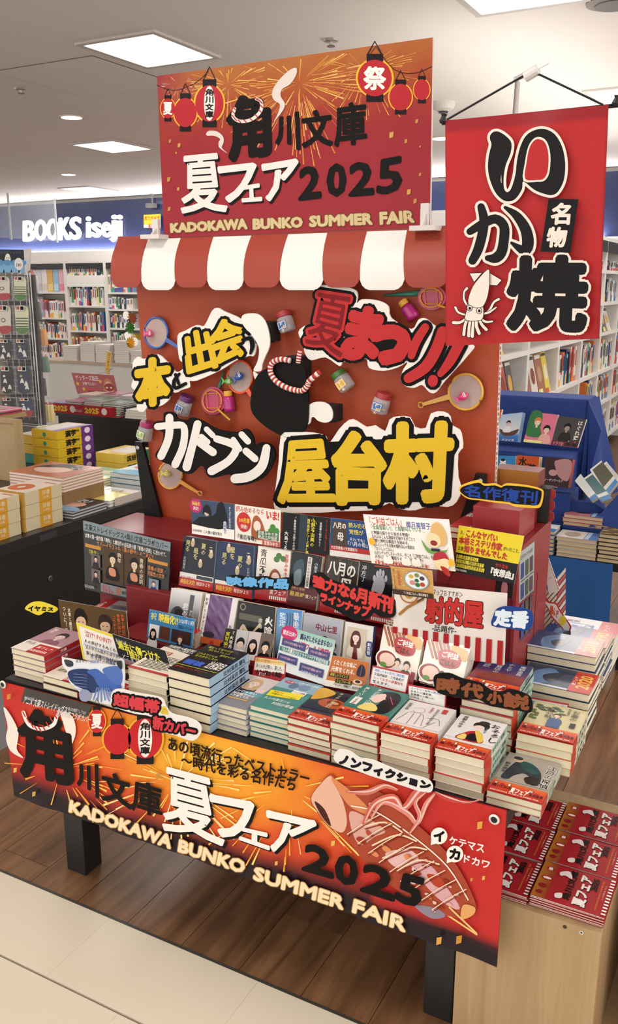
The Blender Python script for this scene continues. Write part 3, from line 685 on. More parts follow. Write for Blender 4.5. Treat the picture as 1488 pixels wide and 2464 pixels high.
# awning : nine stripes curving out over the panel
AY = 1.86
xs = [-1.585,-1.468,-1.36,-1.262,-1.155,-1.045,-.935,-.825,-.712,-.60]
xs = []
topx = [283,357,435,514,605,694,788,884,980,1075]; botx = [272,344,425,502,589,676,780,868,975,1080]
AP0 = Plane(1.865); AP1 = Plane(1.815)
aw = None
for k in range(9):
    cR = ('b23a26','ece8e3')[k%2]; m = mat('9c3a2a',.5) if k%2 == 0 else mat('e9e6e2',.5)
    T0 = AP0(topx[k], 578-(topx[k]-283)*.035); T1 = AP0(topx[k+1], 578-(topx[k+1]-283)*.035)
    yb = 694+(4 if k%2 else -2); h0 = AP1(botx[k],yb); h1 = AP1(botx[k+1],yb)
    up = V((0,0,.022)); N = 7; mbw = MB(); vs = []
    for j in range(N+1):
        t = j/N; bow = V((0,-.014*math.sin(t*math.pi*.9),0))
        vs += [(T0*(1-t)+(h0+up)*t+bow)*(1-i/3)+(T1*(1-t)+(h1+up)*t+bow)*(i/3) for i in range(4)]
    for dz_,f in ((.010,.05),(.003,.13),(0,.22)):
        b_ = V((0,-.014*math.sin(math.pi*.9),0)); pa_, pb_ = h0+V((0,0,dz_))+b_, h1+V((0,0,dz_))+b_; e0, e1 = pa_*(1-f)+pb_*f, pa_*f+pb_*(1-f); vs += [e0*(1-i/3)+e1*(i/3) for i in range(4)]
    nr = N+4
    mbw.add(vs+[v+V((0,.0016,0)) for v in vs], [(j*4+i,j*4+i+1,j*4+i+5,j*4+i+4) for j in range(nr-1) for i in range(3)]+[(nr*4+j*4+i,nr*4+j*4+i+4,nr*4+j*4+i+5,nr*4+j*4+i+1) for j in range(nr-1) for i in range(3)])
    if aw is None: aw = empty('stall_awning', (T0+T1)/2, 'red and white striped scalloped awning along the top of the stall', 'awning')
    mbw.build('stripe', m, aw, smooth=True)
pa = AP0(283,578); pb = AP0(1075,550)
B((pa.x,1.868,pa.z-.09),(pb.x,1.878,pa.z+.009)).build('awning_rail', mat('9c3a2a',.5), aw)
# title board
sp = Plane(1.866)
def scol(u, v):
    n = noise2(u*8,v*7,1); g = ramp([(0,'a8683a'),(.16,'a4572f'),(.34,'9a3a30'),(.5,'962c33'),(1,'97303a')], v+.10*(n-.5)+.12*(abs(u-.45)))
    return mixc(g, C('93303f'), max(0,1-u/.16)*max(0,1-v/.4))
q = [sp(378,183),sp(1042,90),sp(1035,545),sp(395,572)]
tbq = MB().prism(q, (0,.008,0)).build('title_board', mat('ded8d0',.5), None, 'large red summer fair title board standing on top of the awning', 'sign')
a = Art(None, (0,-1,0), .0001).fit(q, 1, 1); a.field(0,0,1,1,60,40,scol)
a.fn = sp; a.l = 2; a.dz = .00007
burst(a,720,200,8,210,170,('d8a050','c98a3e','e8c070'),1.1,1,.2,ok=okt); burst(a,550,205,5,120,90,('d8a050','e8c070'),1.0,2,.2,ok=okt); burst(a,880,170,20,150,70,('c98a3e','d8a050'),1.0,5,.2,ok=okt)
burst(a,430,205,5,60,30,('e0c0b0','c98a7e'),.8,6,ok=okt)
a.L([(378,205),(420,218),(470,200),(502,172)],1.5,'2a1a16',sm=3); a.L([(905,112),(950,168),(1000,176),(1040,160)],1.5,'2a1a16',sm=3); a.L([(905,112),(885,140)],1.2,'2a1a16')
lantern(a,405,261,17,24,col='b02a33',txt='夏'); lantern(a,447,271,27,35,col='b02a33'); lantern(a,505,249,34,44,col='b02a33',white=(13,42),txt='角川文庫',tcol='1d1517')
lantern(a,903,188,41,44,col='b02a33',txt='祭'); lantern(a,965,234,27,32,col='b02a33'); lantern(a,1016,216,19,25,col='b02a33')
a.E(1016,216,13,17,'efe4de',20)
for t in (0,2.09,4.19): a.S([(1016+8*math.cos(t),216+10*math.sin(t)),(1016+4*math.cos(t+1.2),216+5*math.sin(t+1.2)),(1016+10*math.cos(t+1.6),216+13*math.sin(t+1.6)),(1016+11*math.cos(t+.8),216+14*math.sin(t+.8))],'b02a33')
T0 = a.l
a.S([(360+x/2.0667,80+y/2.0667) for x,y in [(725,172),(690,190),(640,240),(612,290),(618,330),(650,355),(640,400),(622,438),(665,385),(675,350),(655,315),(660,280),(700,255),(728,215),(735,185)]],'d8ccc6')
a.S([(360+x/2.0667,80+y/2.0667) for x,y in [(283,500),(300,485),(340,490),(368,515),(370,545),(362,570),(390,598),(350,570),(345,545),(352,525),(320,510),(290,510)]],'d8ccc6')
a.Q('角',[(548,240),(646,228),(650,372),(556,386)],'0f0c0d',g=6.5,b=.03)
rp = [(566,262),(562,280),(578,292),(606,288),(628,268),(630,246),(618,238)]
a.L(rp,8,'e6d9d2',sm=4)
for x,y in catmull(rp,False,4)[::2]: a.L([(x-3,y-3),(x+3,y+3)],2.6,'b0404a')
a.l = T0; K = dict(col='0f0c0d', g=3, b=.03)
a.Q('川',[(668,286),(718,271),(722,360),(666,346)],**K); a.l = T0; a.Q('文',[(728,272),(796,262),(800,350),(730,354)],**K); a.l = T0; a.Q('庫',[(808,254),(880,244),(882,344),(808,352)],**K)
a.l = T0; W = dict(col='e6e0dc', g=4, b=.03, sh=(4,6,'0f0c0d'))
a.Q('夏',[(442,378),(526,370),(548,508),(438,512)],'e6e0dc',g=2.7,sh=(4,6,'0f0c0d')); a.l = T0; a.Q('フ',[(528,404),(616,394),(600,478),(540,486)],**W); a.l = T0; a.Q('ェ',[(585,450),(626,443),(630,482),(585,485)],'e6e0dc',g=2.5,b=.03,sh=(3,4,'0f0c0d')); a.l = T0; a.Q('ア',[(634,398),(717,384),(700,476),(640,482)],**W)
K['g'] = 4
for t,q_ in [('2',[(725,406),(768,400),(771,474),(722,480)]),('0',[(791,399),(830,394),(832,468),(790,472)]),('2',[(845,396),(896,390),(898,466),(843,470)]),('5',[(914,388),(968,378),(964,460),(910,466)])]: a.l = T0; a.Q(t,q_,**K)
a.l = T0; bulbs(a,[('KADOKAWA',[(412,539),(594,527),(595,550),(413,559)]),('BUNKO',[(611,528),(727,523),(728,546),(611,551)]),('SUMMER',[(747,521),(895,514),(896,539),(747,545)]),('FAIR',[(916,512),(995,508),(997,534),(917,539)])],'7a5030','cdbb8e')
a.l = T0; flakes(a,[(410,340,5),(432,350,6),(407,432,7),(430,455,5),(408,503,6),(943,325,9),(978,340,6),(1012,353,3),(1012,420,5),(985,462,8),(1000,484,7),(425,368,3),(1004,292,6)],('b98a4c','c99a58'))
a.build('board_print', ink(.5,.05), tbq)
for px,lab in [((383,528,360,572),'white plastic stand gripping the left end of the title board'),((1031,490,1000,552),'white plastic stand gripping the right end of the title board')]:
    x0,y0,x1,y1 = px; t = sp(x0,y0); b_ = sp(x0,y1); s_ = 1 if x0 > 700 else -1
    PW = mat('d9d2cf',.35)
    r = B((b_.x-.028,1.826,b_.z-.004),(b_.x+.03,1.90,b_.z+.006)).build('board_stand', PW, None, lab, 'stand')
    B((t.x-.012,1.852,b_.z),(t.x+.006,1.862,t.z)).build('upright', PW, r, bevel=.001)
    MB().prism([V((t.x-.004,1.852,t.z-.02)),V((t.x-.004,1.852,b_.z)),V((t.x-.004,1.828,b_.z))],(.006,0,0)).build('brace', PW, r)

# ---------------------------------------------------------------- hanging red banner
def c4(x, y): return (x/3.3214+1040, y/3.3214+140)
IY = 1.60; ip = Plane(IY)
TL = ip(1072,290); TR = ip(1465,252); BR = ip(1442,815); BL = ip(1075,832)
def ifn(u, v): return (TL*(1-u)+TR*u)*(1-v)+(BL*(1-u)+BR*u)*v+V((0,-.006*math.sin(u*5+1)*v-.01*math.sin(v*3)*math.sin(u*3.1),0))
mb = Art(ifn, (0,-1,0), .0001, 0)
mb.field(0,0,1,1,66,48,lambda u,v: C('b3282c') if (v > .045 and .015 < u < .985) else C('94222a'))
ib = mb.build('hanging_banner', ink(.5,.12,weave=.35), None, 'red cloth banner with large black lettering and a squid, hanging at right', 'banner', smooth=True)
MB().add([ifn(i/12,j/12)+V((0,.002,0)) for j in range(13) for i in range(13)], [(j*13+i,j*13+i+1,(j+1)*13+i+1,(j+1)*13+i) for j in range(12) for i in range(12)]).build('cloth_back', mat('9c262a',.7), ib, smooth=True)
a = Art(lambda x,y: (lambda p: p+V((0,-.0135+(-.004)*math.sin((y-280)/560*3),0)))(ip(x,y)), (0,-1,0), .00012)
i1 = [c4(*p) for p in [(487,625),(515,598),(560,600),(620,640),(655,690),(648,770),(612,860),(595,960),(598,1045),(622,1078),(655,1050),(688,940),(700,830),(725,720),(770,630),(840,585),(920,577),(1000,620),(1058,720),(1083,850),(1073,980),(1030,1070),(985,1100),(930,1095),(840,1060),(752,992),(742,1050),(700,1120),(650,1150),(590,1140),(530,1080),(487,980),(470,880),(478,780),(497,700),(485,660)]]
i1 = catmull(i1, True, 3)
hole = catmull([c4(*p) for p in [(752,988),(762,850),(788,720),(830,655),(880,640),(935,675),(965,780),(958,920),(922,985),(860,996)]], True, 3)
slit = catmull([c4(*p) for p in [(668,700),(655,770),(620,860),(600,960),(603,1040),(625,1070),(650,1045),(682,935),(693,830),(712,740)]], True, 3)
a.G(i1,'e9ddd2',6.5); a.P(i1,'100f10')
a.P(hole,'e9ddd2'); a.P([(x*.86+(c4(860,830)[0])*.14, y*.91+(c4(860,830)[1])*.09) for x,y in hole],'b3282c')
k1 = [c4(330,1390)+(17,), c4(430,1330)+(21,), c4(530,1290)+(22,), c4(598,1345)+(23,), c4(600,1450)+(24,), c4(578,1555)+(25,), c4(530,1600)+(24,), c4(470,1600)+(14,)]
k2 = [c4(418,1195)+(18,), c4(440,1290)+(22,), c4(430,1400)+(23,), c4(395,1530)+(23,), c4(350,1620)+(20,)]
k3 = [c4(610,1200)+(8,), c4(700,1265)+(20,), c4(770,1370)+(26,), c4(790,1480)+(28,), c4(760,1540)+(24,), c4(660,1480)+(7,)]
for k in (k1,k2,k3): a.B(k,'e9ddd2',6.5)
for k in (k1,k2,k3): a.B(k,'100f10')
Y = [c4(650,1600),c4(1265,1600),c4(1225,2170),c4(640,2150)]
a.Q('焼',Y,'100f10',g=8.5,b=.02,out=[(14.5,'e9ddd2')],res=3)
a.P([c4(955,1130),c4(1192,1135),c4(1127,1558),c4(890,1548)],'100f10')
a.Q('名',[c4(990,1170),c4(1130,1170),c4(1115,1330),c4(972,1330)],'e9ddd2',g=2.2,b=.03); a.Q('物',[c4(955,1360),c4(1102,1360),c4(1082,1510),c4(938,1510)],'e9ddd2',g=2.2,b=.03)
for pts in [[(330,1722),(425,1718),(365,1788)],[(487,1718),(582,1775),(545,1815),(487,1812)]]: a.G([c4(*p) for p in pts],'100f10',1.6); a.P([c4(*p) for p in pts],'e9ddd2')
for pts in [[(320,1990,14),(285,1930,16),(285,1870,14),(308,1840,20)],[(420,2045,14),(480,2020,18),(520,1950,16),(560,1925,20)],[(300,2050,14),(240,2030,16),(216,1990,18)],[(430,2040,14),(480,2030,16),(540,1990,10)],[(300,2080,18),(250,2110,20),(200,2110,24)],[(415,2080,18),(460,2105,18),(510,2100,12)],[(310,2080,22),(290,2140,22),(282,2205,24)],[(335,2085,22),(325,2150,22),(322,2215,24)],[(360,2085,22),(355,2150,22),(350,2220,24)],[(385,2085,22),(385,2140,24),(405,2195,26)],[(405,2085,20),(430,2130,22),(462,2165,24)]]:
    P3 = [c4(x,y)+(w_/3.32,) for x,y,w_ in pts]; a.B(P3,'100f10',1.5); a.B(P3,'e9ddd2')
for pts in [[(322,1965),(425,1972),(440,2030),(420,2088),(300,2088),(312,2010)],[(480,1690),(405,1765),(348,1850),(324,1965),(420,1990),(465,1930),(487,1830),(490,1740)]]:
    q_ = catmull([c4(*p) for p in pts],True,3); a.G(q_,'100f10',1.4); a.P(q_,'e9ddd2')
for x,y in [(333,1995),(408,2015)]: X,Yy = c4(x,y); a.E(X,Yy,7,7.5,'100f10'); a.E(X,Yy,5.6,6,'e9ddd2'); a.E(X+.3,Yy+.6,3.4,3.6,'100f10')
a.build('banner_print', ink(.5,.12), ib)
MB().tube([ip(1062,294)+V((0,.006,-.001)),ip(1488,250)+V((0,.006,-.001))],.0035,8).build('rod', mat('17161a',.4), ib, smooth=True)
for x,y in [(1066,292),(1482,249)]: MB().lathe([(.004,-.004),(.0065,0),(.004,.008),(.006,.012)], ip(x,y), (.2,0,1), 10).build('rod_knot', mat('17161a',.5), ib)
MB().tube([ip(1076,288),ip(1265,180),ip(1280,176),ip(1300,180),ip(1452,252)],.0019,6).build('cord', mat('15141c',.6), ib)
hs = empty('banner_pole', V((-.6,1.93,TZ)), 'white metal pole with bent arm holding up the red banner', 'pole')
WP = mat('c9c2c2',.35)
pa_, pb_, pc_ = PY(1246,199,1.93), PY(1172,1150,1.93), V((-.432,1.600,CZ+.352))
MB().tube([pb_, pa_, pa_+V((.002,-.02,.004)), pc_],.0052,10).build('pole_tube', WP, hs, smooth=True)
MB().lathe([(.009,-.012),(.009,.012)], V((-.436,1.603,CZ+.349)), (1,-.2,.4), 12).build('taped_tip', mat('dcd9d6',.4), hs)
e = ip(1283,172); MB().prism([e+V((-.004,0,-.002)),e+V((.026,0,.010)),e+V((.028,0,.016)),e+V((0,0,.010))],(0,.003,0)).build('tape_end', mat('eceae8',.4), hs)
MB().box((pb_.x-.04,1.905,TZ),(pb_.x+.04,1.985,TZ+.006)).tube([V((pb_.x,1.93,TZ)),pb_],.0052,10).build('pole_foot', WP, hs)

# ---------------------------------------------------------------- things fixed on the orange panel
def c5(x, y): return (x/3.2348+300, y/3.2348+660)
def c6(x, y): return (x/2.8615+700, y/2.8615+660)
S1 = Plane(1.826)
YEL='dcb82f'; BK='0f0e0e'; WH='ece8e3'
def m5(L): return [c5(*p) for p in L]
def m6(L): return [c6(*p) for p in L]
FO = mat('232124',.8,bump=.3,sc=90)
for ppx,lab in [((1160,435),'dark foam block behind the white steam cut-out'),((1400,700),'dark foam block behind the rope end'),]:
    p = pp(*c5(*ppx)); B((p.x-.025,1.832,p.z-.025),(p.x+.02,1.8799,p.z+.022)).build('foam_block', FO, None, lab, 'foam block', bevel=.002)
p = pp(*c6(320,945)); B((p.x-.03,1.832,p.z-.02),(p.x+.015,1.8799,p.z+.02)).build('foam_block', FO, None, 'dark foam block behind the small steam cut-out', 'foam block', bevel=.002)
def d1(a):
    L = [('本',m5([(85,680),(355,650),(335,985),(110,1035)]),YEL,7.5),('出',m5([(470,470),(650,425),(720,715),(500,785)]),YEL,5.5),('会',m5([(640,400),(900,320),(935,620),(715,700)]),YEL,5.5)]
    a.G(m5([(375,800),(480,740),(500,870),(400,900)]),WH,4); a.G(m5([(925,440),(1000,450),(1005,590),(975,610),(930,520)]),WH,4)
    for t,q,c,g in L:
        vs,fs,be = glyph(t,0,2)
        a.Q(t,q,BK,g=g+6.5)
    for t,q,c,g in L: a.Q(t,q,c,g=g-1)
    a.B([c5(400,780)+(8,),c5(425,850)+(8,)],BK); a.B([c5(430,775)+(7,),c5(390,830)+(9,),c5(400,885)+(9,),c5(480,850)+(8,)],BK)
    a.B([c5(925,430)+(7,),c5(975,465)+(9,)],BK); a.B([c5(925,510)+(8,),c5(985,500)+(11,),c5(1000,560)+(11,),c5(985,615)+(6,)],BK)
sign('lettering_board', m5([(62,690),(105,640),(150,660),(255,622),(345,700),(400,760),(455,735),(460,690),(425,655),(412,480),(470,440),(560,395),(620,400),(680,285),(725,262),(780,290),(910,350),(915,415),(1000,430),(1028,520),(1010,630),(970,635),(930,650),(860,675),(740,750),(560,828),(500,832),(440,900),(395,922),(350,905),(345,975),(270,1028),(200,1000),(150,1068),(95,1050),(100,930),(52,875),(70,800)]), S1,
  'yellow cut-out lettering board at upper left of the orange panel', 'lettering', .005, WH, d1, 'cut-out lettering boards on the orange panel', sm=3)
def d2(a):
    RD='bb3437'
    L = [('夏',m6([(185,125),(425,160),(355,575),(100,470)]),7.5),('ま',m6([(440,225),(635,265),(580,580),(355,565)]),9.5),('つ',m6([(570,350),(810,400),(790,600),(575,590)]),13)]
    S_ = [[c6(930,365)+(20,),c6(870,460)+(22,),c6(835,560)+(18,)],[c6(1050,395)+(27,),c6(1005,520)+(28,),c6(930,640)+(27,),c6(815,715)+(24,)],[c6(1170,470)+(26,),c6(1100,600)+(24,),c6(1035,685)+(16,)],[c6(985,725)+(24,),c6(982,740)+(24,)]]
    for t,q,g in L: a.Q(t,q,BK,g=g+7)
    for q in S_: a.B(q,BK,8)
    a.G(m6([(430,300),(520,360),(600,420),(800,440),(860,560),(700,620),(500,560),(380,420)]),BK,4)
    for t,q,g in L: a.Q(t,q,RD,g=g)
    for q in S_: a.B(q,RD)
    for t,q,g in L[:1]: a.Q(t,q,'7d1f24',g=0)
sign('lettering_board', m6([(165,85),(300,78),(430,100),(460,140),(455,200),(490,172),(600,180),(672,220),(690,300),(830,378),(880,312),(930,305),(1000,358),(1090,370),(1250,480),(1235,540),(1060,735),(1000,812),(955,812),(905,762),(850,782),(785,765),(765,680),(805,605),(740,640),(640,665),(540,645),(520,580),(440,605),(360,602),(335,632),(240,572),(140,592),(98,545),(85,480),(52,400),(100,352),(158,340),(170,200)]), S1,
  'red cut-out lettering board at upper right of the orange panel', 'lettering', .005, WH, d2, 'cut-out lettering boards on the orange panel', sm=3)
def d3(a):
    for q in [[(255,1185,17),(380,1175,18),(462,1190,18),(455,1340,19),(395,1480,20)],[(350,1115,20),(345,1270,20),(285,1415,20)],[(570,1165,20),(530,1330,20),(485,1500,22)],[(570,1300,18),(690,1385,20)],[(640,1205,14),(690,1255,14)],[(600,1262,14),(650,1305,14)],
              [(720,1280,18),(870,1340,20),(815,1450,20),(680,1530,22)],[(850,1285,14),(900,1360,14)],[(915,1245,16),(965,1300,16)],[(950,1375,18),(1020,1435,18)],[(1110,1350,20),(1075,1490,24),(980,1570,24),(865,1590,24)]]:
        a.B([c5(x,y)+(w_*.95,) for x,y,w_ in q], WH)
sign('lettering_board', m5([(305,1082),(345,1070),(395,1085),(412,1122),(485,1135),(515,1115),(600,1138),(720,1205),(870,1228),(925,1205),(965,1212),(1005,1275),(1015,1330),(1060,1308),(1130,1322),(1168,1370),(1165,1450),(1100,1565),(1000,1622),(880,1645),(832,1612),(825,1558),(750,1572),(680,1585),(640,1562),(618,1502),(580,1495),(520,1552),(460,1545),(400,1512),(345,1480),(300,1462),(236,1410),(285,1330),(300,1232),(232,1205),(238,1148),(298,1138)]), Plane(1.812),
  'black cut-out board with white kana lettering at left of the orange panel', 'lettering', .005, BK, d3, 'cut-out lettering boards on the orange panel', sm=3)
def d4(a):
    L = [('屋',[(690,1066),(780,1060),(806,1208),(672,1208)],5.5),('台',[(806,1040),(925,1052),(922,1206),(808,1208)],9.5),('村',[(930,1024),(1088,1020),(1078,1200),(932,1206)],9.5)]
    for t,q,g in L: a.Q(t,q,BK,g=g+11)
    a.G([(700,1080),(1085,1060),(1075,1195),(690,1200)],BK,12)
    for t,q,g in L: a.Q(t,q,YEL,g=g)
sign('lettering_board', [(676,1048),(700,1040)]+m6([(150,1090),(240,1118),(262,1168),(330,1070),(400,1003),(450,1008),(520,1052),(580,1040),(650,1082),(680,1000),(740,978),(820,985),(852,1050),(930,1058),(965,958),(1050,946),(1098,980),(1108,1040),(1162,1070),(1180,1130),(1182,1200),(1150,1240),(1152,1400),(1175,1480),(1140,1570),(1080,1602),(960,1592),(860,1625),(760,1618),(680,1575),(560,1625),(340,1632),(200,1642)])+[(700,1234),(668,1230),(659,1214),(664,1170),(671,1110)], Plane(1.80),
  'large yellow cut-out lettering board low on the orange panel', 'lettering', .005, WH, d4, 'cut-out lettering boards on the orange panel', sm=2)
# plain black cut-out, twisted rope and steam
bb = sign('cutout_board', [(622,900),(660,878),(700,862),(730,880),(740,925),(742,980),(736,1030),(706,1056),(664,1042),(626,1016),(604,985),(606,940)], Plane(1.800),
  'plain black cut-out board in the middle of the orange panel', 'board', .006, '0f0e0e', None, sm=3)
rp = Plane(1.79)
def rope(pts, r, name, label, parent=None):
    q = [rp(*p) for p in catmull(pts, False, 5)]; root = None
    mb = MB()
    for i in range(len(q)-1):
        d = (q[i+1]-q[i]); n = 3
        mb.tube([q[i], q[i+1]+d*.06], r, 10, i%2)
    return mb.build(name, [mat('eae2dc',.8,bump=.3,sc=200), mat('b5352f',.8,bump=.3,sc=200)], parent, label, 'rope' if label else None, smooth=True)
rr = rope(m5([(1290,672),(1215,662),(1150,690),(1135,755),(1170,822),(1240,872),(1320,900),(1385,905),(1425,865),(1440,830),(1520,760)]), .0065, 'twisted_rope', 'red and white twisted rope loop tied round the black cut-out')
rope([(x,y) for x,y in m5([(1352,690),(1358,640),(1368,590)])], .0055, 'rope_end', None, rr)
wp = Plane(1.806)
sign('steam_cutout', m5([(915,325),(960,305),(1040,312),(1095,370),(1125,470),(1127,560),(1095,640),(1072,700),(1062,752),(1004,748),(1030,690),(1046,620),(1040,555),(990,470),(945,425),(912,372)]), wp, 'large white steam cut-out curling above the black board', 'cut-out', .004, WH)
sign('steam_cutout', m5([(1003,755),(1040,785),(1075,825),(1045,872),(1012,810)]), wp, 'tiny white steam tip beside the black board', 'cut-out', .004, WH)
sign('steam_cutout', m6([(32,1032),(90,1000),(118,960),(112,920),(150,885),(210,878),(262,900),(287,950),(280,1002),(240,1022),(190,1010),(162,985),(142,988),(132,1025),(100,1038)]), wp, 'small white steam puff at right of the black board', 'cut-out', .004, WH)
# scoops
net = bpy.data.materials.new('net_paper'); net.use_nodes = True; nb = net.node_tree.nodes['Principled BSDF']; nb.inputs['Base Color'].default_value = (*C('c9b4ae'),1); nb.inputs['Alpha'].default_value = .72; nb.inputs['Roughness'].default_value = .8
q1 = Plane(1.868)
def fish(px, py, col, lab, s=1, ang=0):
    c = q1(px,py)+V((0,-.010,0)); m = mat(col,.25,coat=.6); X_ = lambda u,w_: c+V(((u*math.cos(ang)-w_*math.sin(ang))*s,0,(u*math.sin(ang)+w_*math.cos(ang))*s))
    mb = MB(); N = 9
    ctr = [X_(-.012+.024*i/(N-1),0) for i in range(N)]; mb.tube(ctr, [max(.001,.0085*s*math.sin(math.pi*(.08+.86*i/(N-1)))) for i in range(N)], 10)
    r = mb.build('toy_fish', m, None, lab, 'toy', 'toy goldfish on the paper scoops', smooth=True)
    MB().prism([X_(-.010,0),X_(-.021,.010),X_(-.018,0),X_(-.021,-.010)], (0,.003,0)).build('tail', m, r)
    MB().prism([X_(0,.006),X_(-.006,.014),X_(.004,.008)], (0,.003,0)).build('top_fin', m, r)
    for k in (-1,1):
        MB().lathe([(.0028*s,0),(.0028*s,.0015)], X_(.006,.002+k*.0025)+V((0,-.007,0)), (0,-1,0), 10).build('eye', mat('f4f0ea',.3), r)
        MB().lathe([(.0013*s,.0015),(.0013*s,.002)], X_(.006,.002+k*.0025)+V((0,-.007,0)), (0,-1,0), 8).build('pupil', mat('141414',.3), r)
def scoop(cx, cy, rx, ry, hx, hy, col, lab):
    ring = [q1(cx+rx*math.cos(t),cy+ry*math.sin(t)) for t in [2*math.pi*i/28 for i in range(28)]]
    m = mat(col,.3,coat=.4); r = MB().tube(ring,.003,8,closed=True).build('paper_scoop', m, None, lab, 'scoop', 'paper goldfish scoops on the orange panel', smooth=True)
    MB().prism([q1(cx+rx*.97*math.cos(t),cy+ry*.97*math.sin(t)) for t in [2*math.pi*i/24 for i in range(24)]],(0,.0004,0)).build('paper_disc', net, r)
    d = V((hx-cx,hy-cy,0)); t = math.atan2(d.y/ry,d.x/rx); a0 = q1(cx+rx*math.cos(t),cy+ry*math.sin(t)); a1 = q1(hx,hy); n = (a1-a0).normalized(); s_ = n.cross(V((0,1,0)))*.004
    MB().prism([a0+s_*1.5,a1+s_*.9,a1-s_*.9,a0-s_*1.5],(0,-.003,0)).build('handle', m, r)
    MB().tube([a1+n*.005+(V((math.cos(u),0,math.sin(u)))*.006) for u in [2*math.pi*i/12 for i in range(12)]],.0018,6,closed=True).build('hang_loop', m, r)
scoop(376,801,28,37,430,835,'2f5db0','blue ringed paper scoop at the upper left of the panel')
scoop(578,907,30,39,612,962,'e8562a','orange ringed paper scoop beside the black cut-out')
scoop(410,1143,28,33,478,1185,'e0a040','yellow ringed paper scoop below the white kana board')
scoop(1121,943,41,43,1018,973,'d9a63a','yellow ringed paper scoop at right of the panel')
fish(366,803,'e0367e','pink toy fish on the blue scoop'); fish(581,905,'2a5fc0','blue toy fish on the orange scoop',1.1,.5); fish(555,917,'6cc04a','green toy fish on the rim of the orange scoop'); fish(407,1139,'d8c840','yellow toy fish on the lower left scoop'); fish(1119,953,'e0367e','pink toy fish on the right-hand yellow scoop',1,.5)
jg = bpy.data.materials.new('jar_plastic'); jg.use_nodes = True; nb = jg.node_tree.nodes['Principled BSDF']; nb.inputs['Base Color'].default_value = (.85,.85,.88,1); nb.inputs['Alpha'].default_value = .35; nb.inputs['Roughness'].default_value = .08
def jar(t, b, lid, lab, lb, filc, txt):
    T_ = pp(*t)+V((0,-.0206,0)); B_ = pp(*b)+V((0,-.0206,0)); ax = (B_-T_); h = ax.length; ax.normalize()
    r = MB().lathe([(.016,h*.25),(.0195,h*.33),(.0205,h*.5),(.0205,h*.93),(.018,h)], T_, ax, 20).build('candy_jar', jg, None, lab, 'jar', 'small candy jars on the orange panel', smooth=True)
    MB().lathe([(.0175,0),(.0185,h*.04),(.0185,h*.24),(.0175,h*.26)], T_, ax, 20).build('lid', mat(lid,.4,coat=.2), r, smooth=False)
    f = MB(); rr_ = random.Random(int(t[0])); s_ = ax.cross(V((0,-1,0))).normalized()
    for i in range(34):
        u = rr_.uniform(-.0135,.0135); d = rr_.uniform(-.011,.011); v = rr_.uniform(.42,.94)
        f.lathe([(.0012,-.0022),(.0034,-.001),(.0034,.001),(.0012,.0022)], T_+ax*h*v+s_*u+V((0,d,0)), (rr_.random(),rr_.random(),rr_.random()+.1), 6, i%2)
    f.build('candy_filling', [mat(filc[0],.4),mat(filc[1],.4)], r, kind='stuff')
    c = T_+ax*h*.66+V((0,-.0214,0)); q = [c-ax*h*.2+s_*.012*k for k in (1,-1)]+[c+ax*h*.2+s_*.012*k for k in (-1,1)]
    if ((q[1]-q[0]).dot(V((1,0,0))) < 0): q = [q[1],q[0],q[3],q[2]]
    card('jar_label', q, None, None, .0006, lb, lambda a: (a.R(6,6,94,a.H-6,'f1e6d6'), a.R(12,12,88,a.H-12,lb), a.T(txt,30,a.H*.14,34,'f6ece0',.02,v=True), a.E(72,a.H*.7,14,12,'d8b04a')), parent=r, part='label_print')
jar((691,749),(704,797),'a83038','candy jar with red lid above the steam cut-out','3a6cb0',('8a4a3a','c9a08a'),'梅っ子')
jar((462,950),(448,994),'6b3072','candy jar with purple lid below the yellow lettering','3a6cb0',('6a5a4a','a8c0b8'),'こんぶ')
jar((366,1013),(358,1055),'a8306a','candy jar with magenta lid at the left panel edge','8fb070',('4a6a3a','9a8a5a'),'都こ')
jar((821,894),(848,934),'4a7a3a','candy jar with green lid at the centre of the panel','e0b040',('5a4a3a','c0a070'),'するめ')
jar((934,943),(920,990),'a83038','candy jar with red lid right of the small steam puff','3a6cb0',('8a6a5a','d0c0a8'),'梅さん')
def bottle(t, b, lab):
    T_ = pp(*t)+V((0,-.0152,0)); B_ = pp(*b)+V((0,-.0152,0)); ax = B_-T_; h = ax.length; ax.normalize()
    r = MB().lathe([(.009,h*.24),(.013,h*.34),(.015,h*.42),(.0135,h*.5),(.015,h*.58),(.0135,h*.7),(.015,h*.8),(.0145,h)], T_, ax, 18).build('bubble_bottle', mat('b5267a',.3,coat=.3), None, lab, 'bottle', 'pink soap bubble bottles', smooth=True)
    MB().lathe([(.0105,0),(.011,h*.03),(.011,h*.22),(.0105,h*.25)], T_, ax, 18).build('screw_cap', mat('e0a63a',.35), r)
bottle((556,939),(562,988),'pink bubble bottle with yellow cap below the orange scoop'); bottle((974,724),(1004,766),'pink bubble bottle with yellow cap at the upper right')
def wand(a0, a1, lab):
    p0 = pp(*a0)+V((0,-.0082,0)); p1 = pp(*a1)+V((0,-.0082,0)); r = MB().tube([p0,p0*.5+p1*.5,p1],[.0022,.0045,.0065],12).build('bubble_wand', mat('2f7d68',.35,coat=.2), None, lab, 'wand', 'green bubble wands', smooth=True)
    d = (p1-p0).normalized(); MB().lathe([(.0078,0),(.0078,.006)], p1-d*.001, d, 12).build('fluted_tip', mat('246552',.4), r)
wand((543,893),(523,962),'green bubble wand lying across the pink disc'); wand((926,711),(1017,705),'green bubble wand under the awning at upper right')
